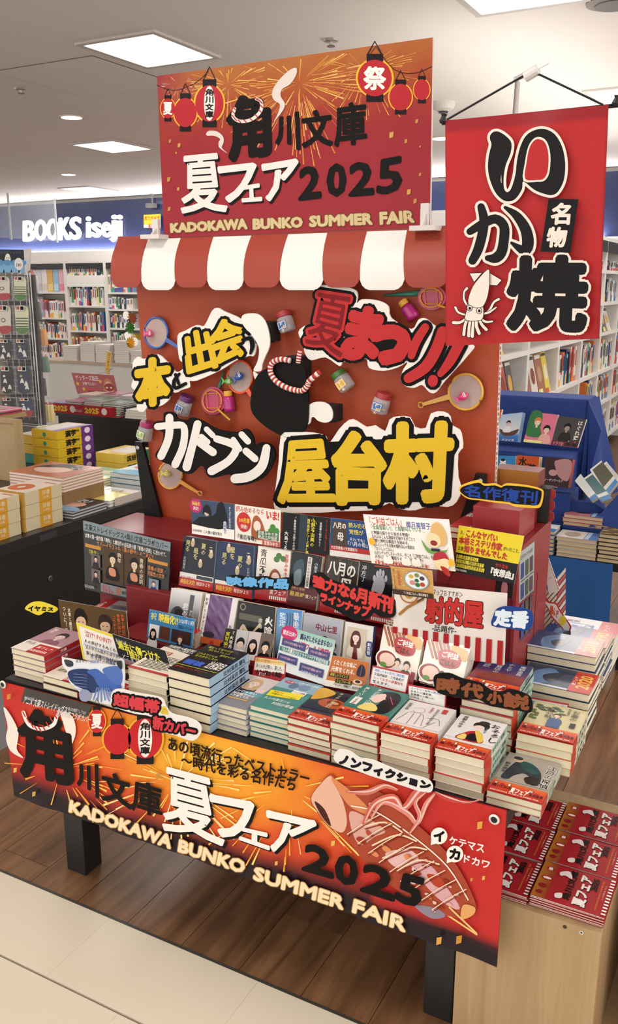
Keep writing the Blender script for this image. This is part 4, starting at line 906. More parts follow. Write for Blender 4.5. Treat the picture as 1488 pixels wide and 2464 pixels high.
def disc(cx, cy, rx, ry, hx, hy, lab):
    r = MB().prism([q1(cx+rx*math.cos(t),cy+ry*math.sin(t)) for t in [2*math.pi*i/28 for i in range(28)]],(0,-.004,0)).build('bubble_tray', mat('b8285f',.3,coat=.3), None, lab, 'tray', 'pink bubble trays')
    r2 = MB().tube([q1(cx+rx*.78*math.cos(t),cy+ry*.78*math.sin(t))+V((0,-.008,0)) for t in [2*math.pi*i/24 for i in range(24)]],.0018,6,closed=True).tube([q1(cx-rx*.5,cy-ry*.5)+V((0,-.008,0)),q1(cx+rx*.4,cy-ry*.55)+V((0,-.008,0)),q1(cx+rx*.45,cy+ry*.5)+V((0,-.008,0)),q1(cx-rx*.4,cy+ry*.5)+V((0,-.008,0))],.0016,6,closed=True)
    p0 = q1(cx+rx*.5,cy+ry*.6)+V((0,-.008,0)); p1 = q1(hx,hy)+V((0,-.008,0)); r2.tube([p0,p1],.0028,6).build('blowing_ring', mat('dd9a3a',.3), r)
disc(515,964,29,34,558,1010,'round pink bubble tray with yellow ring at left centre'); disc(1041,716,34,30,1074,740,'round pink bubble tray half hidden by the red hanging banner')
# paper fan garland behind the left edge
gd = empty('fan_garland', V((0,0,0)), 'hanging garland of metallic paper fans at the left edge of the orange panel', 'garland')
gp = Plane(1.93)
MB().tube([pp(352,742)+V((0,.04,0)),gp(318,748),gp(318,780),gp(320,835)],.0008,5).build('string', mat('c9c4ba',.6), gd)
hk = pp(352,742); B((hk.x-.004,1.9015,hk.z-.004),(hk.x+.004,1.932,hk.z+.004)).build('hook', mat('8a8a8a',.4,metal=.6), gd)
for (x,y,r_,c1) in [(318,766,13,'a86a4a'),(313,789,13,'4f8a4a'),(315,824,13,'d8a83a')]:
    c = gp(x,y); mb = MB(); R_ = r_*.00122; n = 24
    mb.add([c+V((0,-.008,0))]+[c+V((R_*math.cos(2*math.pi*i/n)*(.97 if i%2 else 1),-.003 if i%2 else .003,R_*math.sin(2*math.pi*i/n))) for i in range(n)], [(0,1+i,1+(i+1)%n) for i in range(n)])
    mb.build('paper_fan', mat(c1,.25,metal=.7), gd)
for x,y in [(304,759),(308,808),(325,822)]:
    c = gp(x,y); MB().lathe([(.0115,0),(.0115,.001)], c, (0,-1,0), 20).build('paper_disc', mat('e9e6e0',.4), gd)

# hidden spacers that carry the boards off the panel
for o in list(COL.objects):
    if o.parent is None and o.name.split('.')[0] in ('lettering_board','cutout_board','twisted_rope','steam_cutout'):
        ys_ = [v.co.y+o.location.y for v in o.data.vertices]; xs_ = [v.co.x+o.location.x for v in o.data.vertices]; zs_ = [v.co.z+o.location.z for v in o.data.vertices]
        vv = [v.co+o.location for v in o.data.vertices]; cx = sum(v.x for v in vv)/len(vv); cz = sum(v.z for v in vv)/len(vv)
        if o.name.startswith('twisted'): cx, cz = vv[len(vv)//2].x, vv[len(vv)//2].z
        B((cx-.006,max(ys_)-.001,cz-.006),(cx+.006,1.8799,cz+.006)).build('spacer', FO, o)

# ---------------------------------------------------------------- books of the fair: piles on the table
PG = bpy.data.materials.new('page_block'); PG.use_nodes = True; _nt = PG.node_tree; _b = _nt.nodes['Principled BSDF']; _b.inputs['Roughness'].default_value = .8
_tc = _nt.nodes.new('ShaderNodeTexCoord'); _mp = _nt.nodes.new('ShaderNodeMapping'); _mp.inputs['Scale'].default_value = (3,3,2600); _n1 = _nt.nodes.new('ShaderNodeTexNoise'); _n1.inputs['Scale'].default_value = 1
_mx = _nt.nodes.new('ShaderNodeMix'); _mx.data_type = 'RGBA'; _mx.inputs[6].default_value = (*C('cabf9f'),1); _mx.inputs[7].default_value = (*C('f2ead0'),1)
_nt.links.new(_tc.outputs['Object'],_mp.inputs[0]); _nt.links.new(_mp.outputs[0],_n1.inputs['Vector']); _nt.links.new(_n1.outputs['Fac'],_mx.inputs[0]); _nt.links.new(_mx.outputs[2],_b.inputs['Base Color'])
BW, BD = .105, .148
_bk = {}
def book_meshes(t, w, d, cov, spine, band, pagecol=None, edge=None):
    k = (t,w,d,cov,spine,band)
    if k in _bk: return _bk[k]
    c = .0007; cm = mat(cov,.3,coat=.25); smt = mat(spine,.35,coat=.15)
    m = MB().box((0,0,0),(w,d,c)).box((0,0,t-c),(w,d,t)).box((w-c,0,c),(w,d,t-c),1)
    cover = m.mesh('book',(0,0,0),[cm,smt])
    pages = MB().box((.0012,.0012,c),(w-c,d-.0012,t-c)).mesh('pages',(0,0,0),PG)
    bm_ = None
    if band:
        h = .042; e = .0004
        bm_ = MB().box((0,-.0002,t),(w+e,h,t+e)).box((w,-.0002,-e),(w+e,h,t)).box((0,-.0002,-e),(w,h,0)).mesh('paper_band',(0,0,0),mat(band,.3,coat=.25))
    _bk[k] = (cover,pages,bm_); return _bk[k]
def put_book(loc, yaw, ms, label, group, parent_none=True):
    o = bpy.data.objects.new('book', ms[0]); COL.objects.link(o); o.location = loc; o.rotation_euler = (0,0,yaw); tag(o, label, 'book', group)
    for nm,me in (('pages',ms[1]),('paper_band',ms[2])):
        if me: c = bpy.data.objects.new(nm, me); COL.objects.link(c); c.parent = o
    return o
def bandart(a, top=100.0, h=None):
    H = a.H; y0 = H-40; a.field(0,y0,100,H,12,4,lambda u,v: ramp([(0,'e07a2a'),(.35,'d8502a'),(1,'b92a22')], v+.25*abs(u-.45)+.1*noise2(u*9,v*5)))
    for x,y,r_ in ((9,y0+9,4.5),(21,y0+11,4.5),(33,y0+8,4),(73,y0+12,6.5),(85,y0+18,5),(94,y0+20,3.5)):
        a.E(x,y,r_,r_*1.15,'b3262a',12)
    a.E(33,y0+8,2.2,4.2,'f2ebe4',10); a.T('祭',68.8,y0+7.2,8.4,'f6efe6'); a.T('夏',6,y0+6,6,'f6efe6')
    a.T('角川文庫',3,H-27,10,'1a1416'); a.Q('夏フェア',[(39,H-26),(71,H-9)],'f6f0ea',g=.5); a.T('2025',72,H-24,11.5,'1a1416',b=.02,w=25)
    a.T('KADOKAWA BUNKO SUMMER FAIR',5,H-8,6,'f3dfc8',b=.02,w=88)
def person(a, cx, cy, s, hair='1d1a1c', skin='e8c8b4', cloth='2b3448', long=False):
    """a plain drawn figure, head and shoulders"""
    a.S([(cx-s*1.5,cy+s*3.6),(cx-s*1.25,cy+s*1.7),(cx-s*.4,cy+s*1.15),(cx+s*.4,cy+s*1.15),(cx+s*1.25,cy+s*1.7),(cx+s*1.5,cy+s*3.6)], cloth)
    if long: a.S([(cx-s*.95,cy-s*.3),(cx,cy-s*1.25),(cx+s*.95,cy-s*.3),(cx+s*1.0,cy+s*1.6),(cx+s*.5,cy+s*1.9),(cx-s*.5,cy+s*1.9),(cx-s*1.0,cy+s*1.6)], hair)
    a.R(cx-s*.25,cy+s*.6,cx+s*.25,cy+s*1.35,skin); a.E(cx,cy,s*.68,s*.9,skin,18)
    a.S([(cx-s*.85,cy+s*.2),(cx-s*.85,cy-s*.6),(cx-s*.3,cy-s*1.2),(cx+s*.45,cy-s*1.15),(cx+s*.9,cy-s*.5),(cx+s*.8,cy+s*.25),(cx+s*.55,cy-s*.3),(cx,cy-s*.45),(cx-s*.5,cy-s*.25)], hair)
    for k in (-1,1): a.E(cx+k*s*.27,cy+s*.08,s*.09,s*.06,'1d1a1c',8)
    a.R(cx-s*.16,cy+s*.5,cx+s*.16,cy+s*.55,'a04a44')
def vt(a, t, x, y, h, col, **k): a.T(t, x, y, h, col, v=True, **k)
def top_print(o, w, d, t, draw, e=.0001):
    """print on the upper face of a lying book; local coordinates, spine at +x"""
    a = Art(None,(0,0,1),.00008).fit([V((0,d,t+e)),V((w,d,t+e)),V((w,0,t+e)),V((0,0,t+e))]); draw(a)
    me = a.mesh('cover_print',(0,0,0),ink(.28,.35)); c = bpy.data.objects.new('cover_print', me); COL.objects.link(c); c.parent = o
def side_print(o, w, d, t, draw):
    a = Art(None,(1,0,0),.00008).fit([V((w+.0006,0,t)),V((w+.0006,d,t)),V((w+.0006,d,0)),V((w+.0006,0,0))],100,100*t/d); draw(a)
    c = bpy.data.objects.new('spine_print', a.mesh('spine_print',(0,0,0),ink(.4,.1))); COL.objects.link(c); c.parent = o
def spine_text(txt, col='222222'):
    return lambda a: a.T(txt, 34, a.H*.2, a.H*.62, col, w=58) if txt else None
ORD = ['top','second','third','fourth','fifth','sixth','seventh','eighth','ninth','tenth']
def pile(x, y, z, n, t, desc, cov, spine, band, draw, w=BW, d=BD, yaw=0, jit=.012, where='', stxt=None, scol='333333', seed=0):
    r = random.Random(seed+int(x*1000)); ms = book_meshes(t,w,d,cov,spine,band); zz = z+.0003; last = None
    grp = 'pile of '+desc
    for i in range(n):
        top = i == n-1; dx = r.uniform(-.0016,.0016); dy = r.uniform(-.003,.003); ya = yaw+r.uniform(-jit,jit)
        lab = (desc+' '+where+', topmost of its pile' if n > 1 else desc+' '+where+', single copy') if top else ORD[n-1-i]+' copy from the top in the pile of '+desc+' '+where
        lab = ' '.join(lab.replace(' ,',',').split()[:16])
        o = put_book((x+dx,y+dy,zz), ya, ms, lab, grp if n > 2 else None); zz += t+.0010
        if stxt: side_print(o,w,d,t,spine_text(stxt,scol))
        last = o
    if draw: top_print(last,w,d,t+(.0004 if band else 0),draw)
    return last
def D_pink(a): a.R(0,0,100,a.H,'b08a96'); a.T('晩年',8,10,12,'f4e9e4',v=True); person(a,55,42,17,'3a2a34','e3c8c4','8a5a6a'); a.R(0,88,100,a.H,'ece4da'); a.T('作品',6,92,14,'5a4a44'); a.R(45,96,100,a.H,'b9262a'); a.T('夏フェア',50,104,12,'f3ece4',w=44); [a.R(48+i*6,124,51+i*6,134,'f3ece4') for i in range(8)]
def D_gold(a): a.R(0,0,100,a.H,'3a2a20'); person(a,40,34,15,'1d1512','d8b89a','191414'); a.R(0,74,100,a.H,'ece4d6'); a.T('抄春の',8,80,11,'4a3a30',w=50); a.T('逆説',8,94,14,'3a2a20',w=40); a.R(55,86,100,a.H,'b8272a'); a.T('夏フェア',58,94,13,'f3ece4',w=38); [a.R(57+i*6,126,60+i*6,136,'f3ece4') for i in range(7)]
def D_case(a):
    a.R(0,0,100,a.H,'e9e2d4'); a.P([(0,0),(100,0),(100,34),(0,20)],'1f1c1c'); a.T('地面師大量殺害事件',8,5,13,'f4efe4',w=84); a.T('捕まった犯人の衝撃の半生',6,18,9,'f4efe4',w=80)
    a.R(6,40,40,56,'a5272b'); a.T('実話',10,41,14,'f4efe4')
    for i in range(11): a.R(10,62+i*6,92-(i*13)%22,63.6+i*6,'3a3432'); 
    a.R(0,a.H-8,100,a.H,'b8272a')
def D_yami(a):
    a.R(0,0,100,a.H,'15141a')
    for i,(t,x,y,w_) in enumerate([('闇祓って何ですか',10,8,60),('同じものでしょう',18,20,52),('これまでどんな',6,44,50),('生き方をしたか',10,56,55),('後悔だらけだ',56,34,36)]): a.T(t,x,y,10,'c8c43a',w=w_)
    a.Q('闇祓',[(10,84),(52,104)],'3a62c8',g=1.4); a.Q('辻村深月',[(60,70),(96,104)],'f2efe8',g=.4); a.R(0,112,100,114,'c8c43a'); a.T('驚愕のミステリー',6,118,10,'a83a2c',w=70)
def D_blond(a):
    a.R(0,0,100,a.H,'dcd2d2'); person(a,48,38,19,'cfae86','efd8cc','23283c',True); a.R(70,60,92,92,'f0d8de'); a.R(0,96,100,a.H,'8d8c94'); a.S([(50,84),(95,80),(98,100),(60,104)],'6aa8bc')
    a.T('アンじゃない',20,82,12,'fbf8f2',w=62,g=.3); a.T('本当の話だから',16,96,11,'fbf8f2',w=68,g=.3); a.T('ずっと育ててた',16,108,11,'fbf8f2',w=60,g=.3); a.R(10,124,80,130,'d8b05a')
def D_green(a):
    a.R(0,0,100,a.H,'4a8a84'); a.R(0,0,100,54,'8fb0c4'); a.E(40,34,12,14,'56708c'); a.E(66,30,14,16,'7a8cae'); a.E(22,20,12,7,'b52a44'); a.T('大反響',13,16,7,'f5efe8',w=18); a.T('世界が変わる物語',44,10,9,'f5f5f0',w=50); a.R(52,52,86,74,'f4f0ea'); a.T('けんご大絶賛',54,56,9,'22262c',w=30)
    a.P([(4,76),(82,64),(86,92),(8,104)],'f0dc28'); a.T('価値とは',14,76,8,'b0542c',w=26); a.T('知識をひっくり返す',14,86,8,'4a6a2c',w=62); a.T('丸の内魔法少女',10,108,12,'dceae4',w=66); a.T('村田沙耶香',40,124,14,'f4f6f2',w=54)
def D_orange(a): a.R(0,0,100,100,'252a38'); a.E(55,60,32,22,'b5542a'); a.E(58,56,17,12,'7a2c1c'); a.E(60,56,9,6,'e0a070'); a.S([(0,0),(40,10),(30,40),(8,60),(0,50)],'d8a83a'); a.T('キッチン常夜灯',48,4,11,'d8cfa0',v=True); bandart(a)
def D_lady(a):
    a.R(0,0,100,102,'3d7f76'); a.S([(52,14),(78,8),(94,30),(96,70),(88,102),(60,102),(62,60),(50,40)],'17191d'); a.S([(44,30),(58,22),(64,44),(56,66),(42,60),(38,46)],'f0cfc4'); a.S([(30,102),(44,70),(66,84),(66,102)],'e9d77a'); a.E(64,44,2.5,2.5,'f2ead8')
    vt(a,'あの薔薇を小説',34,6,11,'e8f0ea'); vt(a,'潤していく読書術',8,10,10,'f2f6f0'); a.R(8,60,24,92,'f2efe6'); a.T('三宅香帆',12,64,7,'333333',v=True); a.P([(70,30),(72,30),(90,60),(88,60)],'e0508a'); bandart(a)
def D_line(a):
    a.R(0,0,100,102,'e2dedd')
    for p in [[(22,30),(40,24),(46,38),(34,48),(24,42)],[(20,50),(48,50),(60,96)],[(18,54),(8,92)],[(60,60),(82,56),(92,80)],[(66,100),(80,70)],[(30,52),(32,100)],[(44,52),(46,96)]]: a.L(p,.9,'4a484a',sm=3)
    vt(a,'若林正恭',6,14,8,'3a3a3c'); vt(a,'社会人大学人見知り学部',66,16,6.4,'3a3a3c'); vt(a,'卒業見込',54,14,6.4,'b03a34'); a.R(78,12,88,30,'c2443c'); bandart(a)
def D_osoro(a):
    a.R(0,0,100,102,'e6e2e4'); a.S([(22,102),(34,72),(46,60),(62,60),(72,78),(74,102)],'b3262e'); a.S([(44,74),(60,70),(70,86),(62,100),(42,98)],'1c1a22'); a.S([(50,58),(62,60),(76,88),(70,102),(60,84)],'e3c85a'); a.S([(24,100),(32,80),(40,84),(40,102)],'e8d27a')
    a.E(54,42,10,13,'f0dcd2'); a.S([(40,40),(40,26),(52,18),(68,22),(72,36),(66,48),(62,36),(52,32),(44,36)],'16151a'); a.E(58,18,11,7,'16151a')
    for k in (50,58): a.E(k,43,1.1,.8,'16151a',8)
    vt(a,'宮部みゆき',10,6,11,'22232a'); a.T('お',72,14,20,'1a1a20'); a.T('そ',78,34,19,'1a1a20'); a.T('ろ',82,52,19,'1a1a20'); a.T('し',80,70,24,'1a1a20'); vt(a,'三島屋変調',66,36,5,'3a7a94'); bandart(a)
def D_edo(a):
    a.R(0,0,100,102,'a8a096'); a.S([(10,96),(14,60),(22,30),(40,22),(58,30),(74,52),(80,90),(66,98),(58,74),(44,66),(30,82),(24,98)],'22303a'); a.S([(30,26),(52,26),(72,48),(60,60),(36,46)],'1f4a50'); a.E(24,22,9,9,'c8a88a'); a.E(22,16,9,6,'1d1a1c'); a.S([(50,80),(66,70),(84,90),(60,98)],'2a2422')
    vt(a,'鈴木英治',4,38,10,'3a3830'); vt(a,'江戸の探偵',80,16,17,'14130f',b=.02,out=[(1.0,'efece6')]); bandart(a)
def D_oyaku(a):
    a.R(0,0,100,102,'d0c69a'); [a.E(12+(i*29)%52,14+(i*17)%24-(i%3)*2,7,4,'3e5a34') for i in range(12)]; [a.E(8+(i*7)%14,40+(i*11)%36,4,4,'5a7040') for i in range(7)]
    person(a,52,48,8,'1d1a1e','ecd0b8','3a5a86'); a.R(40,68,64,98,'33568c'); a.T('お薬の',74,12,15,'23221c',v=True); a.T('医心帖',30,22,14,'2a2a22',v=True); vt(a,'有馬美季子',66,10,6,'33322a'); a.R(80,66,90,84,'17161a'); bandart(a)
def D_namiya(a):
    a.field(0,0,100,104,6,8,lambda u,v: ramp([(0,'2c3a68'),(.45,'4a4474'),(.7,'a0504a'),(1,'6a3040')],v)); a.P([(14,80),(40,60),(84,66),(96,84)],'8a4a3c'); vt(a,'ナミヤ',54,6,13,'d8dbe6'); vt(a,'雑貨店の',34,10,13,'e6e6ea'); vt(a,'奇蹟',10,14,15,'cfd3e0'); vt(a,'東野圭吾',78,8,12,'e6e6ea'); bandart(a)
SA='b3272a'
pile(-1.395-.125+.002,1.352,TZ,5,.0135,'paperbacks with a pink portrait cover','9a7a86','a8262a',None,D_pink,where='at the left front table corner',stxt='文豪',scol='f0e8e0')
pile(-1.408,1.335,TZ,2,.015,'gold and cream banded paperbacks','4a3826','a8262a',None,D_gold,where='behind the small black shelf strip')
pile(-1.296,1.335,TZ,2,.015,'gold and cream striped paperbacks','4a3826','b8a888',None,D_gold,where='behind the blue bird card')
pile(-1.262,1.338,TZ+.034,1,.014,'dark portrait paperback','3a2a20','b8272a',None,D_gold,where='under the blue bird card') if False else None
pile(-1.165,1.345,TZ,7,.0135,'cream covered crime story paperbacks','e2dacb','20242c',None,D_case,where='left of the black novel pile',stxt='凶悪犯')
pile(-1.055,1.340,TZ,6,.0195,'black novels with yellow print','17161b','9fc0dc',None,D_yami,where='in the front row',stxt='辻村深月 闇祓',scol='23283c')
pile(-.972,1.366,TZ,5,.0108,'grey paperbacks with a blonde girl','9a98a0','d8d4da',None,D_blond,w=.091,where='in the front row')
pile(-.878,1.372,TZ,6,.0105,'green paperbacks with a yellow patch','4a8a84','e4ddd2',None,D_green,w=.092,where='in the front row')
pile(-.782,1.362,TZ,5,.0128,'dark paperbacks with a round orange dish','252a38','e2dacb','c23a24',D_orange,w=.094,where='in the front row')
pile(-.684,1.358,TZ,7,.0136,'teal paperbacks with a dark haired lady','3d7f76','3d7f76','c23a24',D_lady,w=.098,where='in the front row')
pile(-.582,1.360,TZ,6,.0144,'white paperbacks with line drawn figures','e0dcda','d8d4d2','c23a24',D_line,w=.085+.012,where='in the front row')
pile(-.478,1.368,TZ,5,.0155,'white paperbacks with a kimono lady','e4e0e0','a8c8b4','c23a24',D_osoro,w=.0925,where='at the right of the front row',stxt='おそろし 宮部',scol='33403a')
pile(-.378,1.366,TZ,2,.0122,'grey samurai detective paperbacks','a8a096','b8c8b4','c23a24',D_edo,w=.098,where='overhanging the front right corner',stxt='江戸の探偵',scol='33403a')
pile(-.370,1.520,TZ,4,.0165,'pale green paperbacks with a leafy tree','cfc89c','dfe0c8','c23a24',D_oyaku,w=.105,where='behind the samurai paperbacks',stxt='お薬の医心帖',scol='33403a')
pile(-.485,1.528,TZ,9,.0142,'purple sunset paperbacks','3a3c68','a8c8b4','c23a24',D_namiya,w=.104,where='behind the brown lettering sign',stxt='ナミヤ雑貨店',scol='33403a')
# left rear: piles under the black board
def D_red(a): a.R(0,0,100,a.H,'d8d0c8'); a.S([(10,20),(60,10),(90,40),(50,60)],'3a3436'); a.R(0,88,100,a.H,'b3262a'); a.T('夏フェア',10,100,16,'f3ece4',w=80)
def D_col(a): a.R(0,0,100,a.H,'b8b4ae'); a.R(10,30,90,80,'8f9296'); a.R(0,0,34,a.H,'b3262a'); a.T('本を守ろう',4,20,12,'f3ece4',v=True); a.E(66,66,24,28,'6a6e74')
def side_fair(year, c):
    def d(a):
        if year == '1980': a.R(0,0,100,a.H,'e4e4ea'); a.R(0,0,8,a.H,'2a2c34'); a.R(30,14,62,a.H-56,'2f66b0'); a.Q('古典',[(34,20),(58,a.H-62)],'e6ecf4',g=.8); a.T('新訳',66,20,16,'3a3a44',v=True); a.R(0,a.H-44,100,a.H,'c8505a'); a.T('夏フェア',20,a.H-34,14,'f4e9e0',w=60); return
        a.R(0,0,100,a.H,c); a.S([(10,30),(60,20),(90,50),(60,70),(20,60)],'5a84b0'); a.S([(20,60),(50,40),(80,80)],'18233c'); a.R(0,0,8,a.H,'c9d4e2'); a.R(0,a.H-44,100,a.H,'c0322c'); a.Q(year,[(20,a.H-32),(84,a.H-8)],'e9b84a',g=1); a.T('夏フェア',30,a.H-42,8,'f4e9e0',w=50)
    return d
pile(-1.505,1.55,TZ,6,.0125,'red banded paperbacks','c8c0b8','b3272a',None,D_col,yaw=.12,where='behind the yellow zigzag sign',stxt='本と鍵の季節')
pile(-1.50,1.73,TZ,8,.0125,'white paperbacks with red band','ddd6cc','b3272a',None,D_red,yaw=.1,where='at the rear left of the table',stxt='文庫フェア')
pile(-1.24,1.55,TZ,8,.0125,'cream paperbacks','ddd6cc','c8bfa8',None,D_red,where='behind the gold double portrait card')
pile(-1.19,1.515,TZ+.05,3,.013,'teal covered paperbacks','2c5a70','2c5a70',None,lambda a:(a.R(0,0,100,a.H,'2f5f78'),a.T('オオルリ',30,20,18,'c8e0ea',w=50),a.T('流星群',34,44,18,'c8e0ea',w=44)),where='behind the black band card') if False else None
# right side column of piles, turned sideways with the band to the right
for x,y,n,t,yr,c,ds in [(-.42,1.70,5,.017,'2020','2a3c58','navy paperbacks banded 2020'),(-.43,1.82,7,.0165,'2010','25406c','blue paperbacks banded 2010'),(-.43,1.935,6,.016,'1990','1f3f7c','bright blue paperbacks banded red'),(-.43,2.045,5,.0155,'1980','e2e4ea','white paperbacks with blue title box')]:
    ms = book_meshes(t,.104,BD,c,'e9e4da',None); zz = TZ+.0003; r_ = random.Random(int(y*100))
    for i in range(n):
        top = i == n-1
        o = put_book((x+.148+r_.uniform(-.002,.002)+ (0),y+r_.uniform(-.002,.002),zz), math.pi/2+r_.uniform(-.015,.015), ms, ('%s, topmost of its pile at the right table edge'%ds) if top else ORD[n-1-i]+' copy from the top in the pile of %s at the right'%ds, 'pile of '+ds); zz += t+.001
        if top:
            a = Art(None,(0,0,1),.00008).fit([V((0,BD,t+.0001)),V((.104,BD,t+.0001)),V((.104,0,t+.0001)),V((0,0,t+.0001))])
            side_fair(yr,c)(a)
            cc = bpy.data.objects.new('cover_print', a.mesh('cover_print',(0,0,0),ink(.28,.35))); COL.objects.link(cc); cc.parent = o

# ---------------------------------------------------------------- red risers
RD = mat('7c1a22',.5,coat=.1,var=.05)
rs = empty('red_riser', V((-1.0,1.7,TZ)), 'dark red stepped riser carrying the face-out books', 'riser')
zL = 1.42-.614
B((-1.56,1.705,TZ),(-.44,1.875,zL)).build('rear_step', RD, rs, bevel=.002)
B((-1.40,1.625,TZ),(-.605,1.705,.69)).build('middle_step', RD, rs, bevel=.002)
B((-1.36,1.535,TZ),(-.50,1.625,.602)).build('front_step', RD, rs, bevel=.002)
rb = MB().box((-.605,1.70,zL+.0005),(-.432,1.872,.905)).box((-.545,1.872,TZ),(-.432,1.975,.905)).box((-.439,1.876,TZ),(-.432,1.70,zL)).build('red_box', mat('8a1f26',.45,coat=.1), None, 'tall dark red box at the right end of the riser', 'box')
for i,(px,py) in enumerate([(1257,1240)]): pass
# box stacked above it, under the blue oval sign
b2 = B((-.545,1.74,.906),(-.445,1.87,.975)).build('red_box', mat('96222a',.4,coat=.2), None, 'small red display box below the blue oval sign', 'box', bevel=.0015)

# ---------------------------------------------------------------- face-out books and cards on the riser
R0 = Plane(1.695,.806,.10); R1 = Plane(1.66,.66,.25); R2 = Plane(1.56,.58,.3); R3 = Plane(1.50,.66,.35)
def fbook(q, plane, label, draw, n=1, t=.012, spine='e6e0d4', group='face-out paperbacks on the red riser', step=None, cov='dcd6ca'):
    P4 = [plane(*p) for p in q]; nn = quadnormal(P4)
    for i in range(n):
        off = -nn*(i*(t+.0012))+(V(step)*i if step else V((0,0,0))); Q4 = [p+off for p in P4]
        lab = label if i == 0 else ['','second','third','fourth','fifth'][i]+' copy behind the '+' '.join(label.split()[:11])
        o = MB().prism(Q4, -nn*.0007).build('book', mat(cov,.3,coat=.3), None, lab, 'book', group)
        c = (Q4[2]+Q4[3])/2; ins = [p+(sum(Q4,V())/4-p)*.015-nn*.0007 for p in Q4]
        MB().prism(ins, -nn*(t-.0014)).build('pages', PG, o)
        MB().prism([Q4[1],Q4[1]-nn*t,Q4[2]-nn*t,Q4[2]], (Q4[1]-Q4[0]).normalized()*.0007).prism([p-nn*(t-.0007) for p in Q4],-nn*.0007).build('spine', mat(spine,.4,coat=.1), o)
        if i == 0 or step:
            a = Art(None, nn, .0001).fit(Q4, 100); draw(a); a.build('cover_print', ink(.25,.45), o)
def fairband(a, y): a.R(0,y,100,a.H,'a8262a'); a.T('夏フェア',46,y+4,15,'e9e0d8',w=50); [a.R(46+i*6,a.H-14,50+i*6,a.H-5,'e9e0d8') for i in range(9)]
def F_night(k):
    def d(a):
        a.R(0,0,100,a.H,('1a1f2c','1d2c50')[k]); c='d8cc84' if k else 'cfc88a'
        vt(a,'この',78,14,15,c); vt(a,'夏の',56,10 if not k else 26,15,c); vt(a,'星を',34,24 if not k else 8,15,c); vt(a,'見る',8 if not k else 12,8 if not k else 24,15,c)
        for x,y in ((30,14),(58,62),(88,34)): a.E(x,y,6,10,'b8a888'); a.E(x,y-8,4,4,'e0cdb8')
        vt(a,'辻村深月',6 if not k else 84,50,8,'b9bcc4'); a.R(0,90,100,a.H-22,'dfddd8'); a.R(50,92,98,a.H-24,'39424c'); a.T('あなたの宝物になる',4,98,7,'b02a30',w=42); a.R(0,a.H-22,100,a.H,'b5332c'); a.T('映画化決定!',4,a.H-19,13,'f0d050',w=44); a.T('桜田ひより',52,a.H-18,10,'f3e6dc',w=40)
    return d
def F_uri(a): a.R(0,0,100,a.H,'e9e4da'); vt(a,'青瓜不動',8,6,22,'20201f'); [a.E(x,y,9,8,'4a7a42') for x,y in ((66,18),(80,24),(60,28))]; a.S([(40,96),(44,66),(58,54),(74,66),(80,98),(60,112)],'8a4a32'); a.E(60,76,12,13,'f0d8cc'); vt(a,'宮部みゆき',84,10,12,'c8423c'); fairband(a,104)
def F_eizen(a): a.R(0,0,100,a.H,'1e2226'); a.S([(10,40),(40,20),(44,80),(20,96)],'3a5060'); a.S([(16,60),(36,50),(38,92),(18,96)],'7a8a90'); a.R(54,8,68,100,'e6dfda'); vt(a,'営繕かるかや怪異譚',56,10,9.6,'2a2426'); vt(a,'小野不由美',78,20,11,'c9ccd0'); a.R(0,100,100,a.H,'5a1c20'); a.T('恐怖と郷愁',6,102,9,'b9a070',w=50); a.T('最高峰!',6,116,15,'d8bc50',w=56); a.T('夏フェア',62,118,12,'e9e0d8',w=36)
def F_hachi(a): a.R(0,0,100,a.H,'3a3230'); [a.L([(8+i*18,0),(14+i*16,60),(6+i*20,110)],5,('5a4436','2a3a34')[i%2],sm=3) for i in range(5)]; a.Q('八月の',[(10,12),(92,46)],'eee9e2',g=1); a.Q('母',[(50,52),(86,90)],'eee9e2',g=1); fairband(a,104)
def F_ubu(a): a.R(0,0,100,a.H,'1b1b1f'); vt(a,'冲方丁',6,8,15,'d8d8dc'); a.S([(40,90),(44,50),(56,30),(70,30),(78,50),(70,80),(60,100)],'a8a8b4'); [a.E(x,y,4,9,'b8b8c4') for x,y in ((46,38),(54,26),(62,20),(71,22),(80,34))]; fairband(a,104)
fbook([(443,1289),(521,1303),(512,1424),(431,1408)],R1,'dark night sky paperback at the far left of the upper face-out row',F_night(0),2,spine='7a94b4')
fbook([(527,1302),(612,1315),(606,1442),(516,1425)],R1,'navy night sky paperback, second in the upper face-out row',F_night(1),2,spine='6a88b0')
fbook([(622,1313),(700,1326),(690,1452),(612,1440)],R1,'white paperback with green gourds and a wrapped smiling figure',F_uri,2)
fbook([(704,1325),(777,1340),(760,1470),(690,1455)],R1,'black paperback with a white vertical title strip',F_eizen,1)
fbook([(786,1336),(865,1352),(850,1487),(768,1470)],R1,'brown forest paperback with large white title strokes',F_hachi,1)
fbook([(868,1350),(948,1364),(940,1505),(853,1488)],R1,'black paperback with a pale hand print',F_ubu,1)
def F_kimi(a): a.field(0,0,100,a.H,6,6,lambda u,v: ramp([(0,'d8d8d8'),(.5,'7a7c80'),(1,'2a2c30')],v)); a.S([(0,100),(10,60),(30,46),(50,62),(56,120),(0,130)],'26282c'); a.R(64,10,78,a.H,'4a4e54'); vt(a,'君の',44,34,19,'e6e6e8'); vt(a,'顔では',68,50,18,'aab0b8')
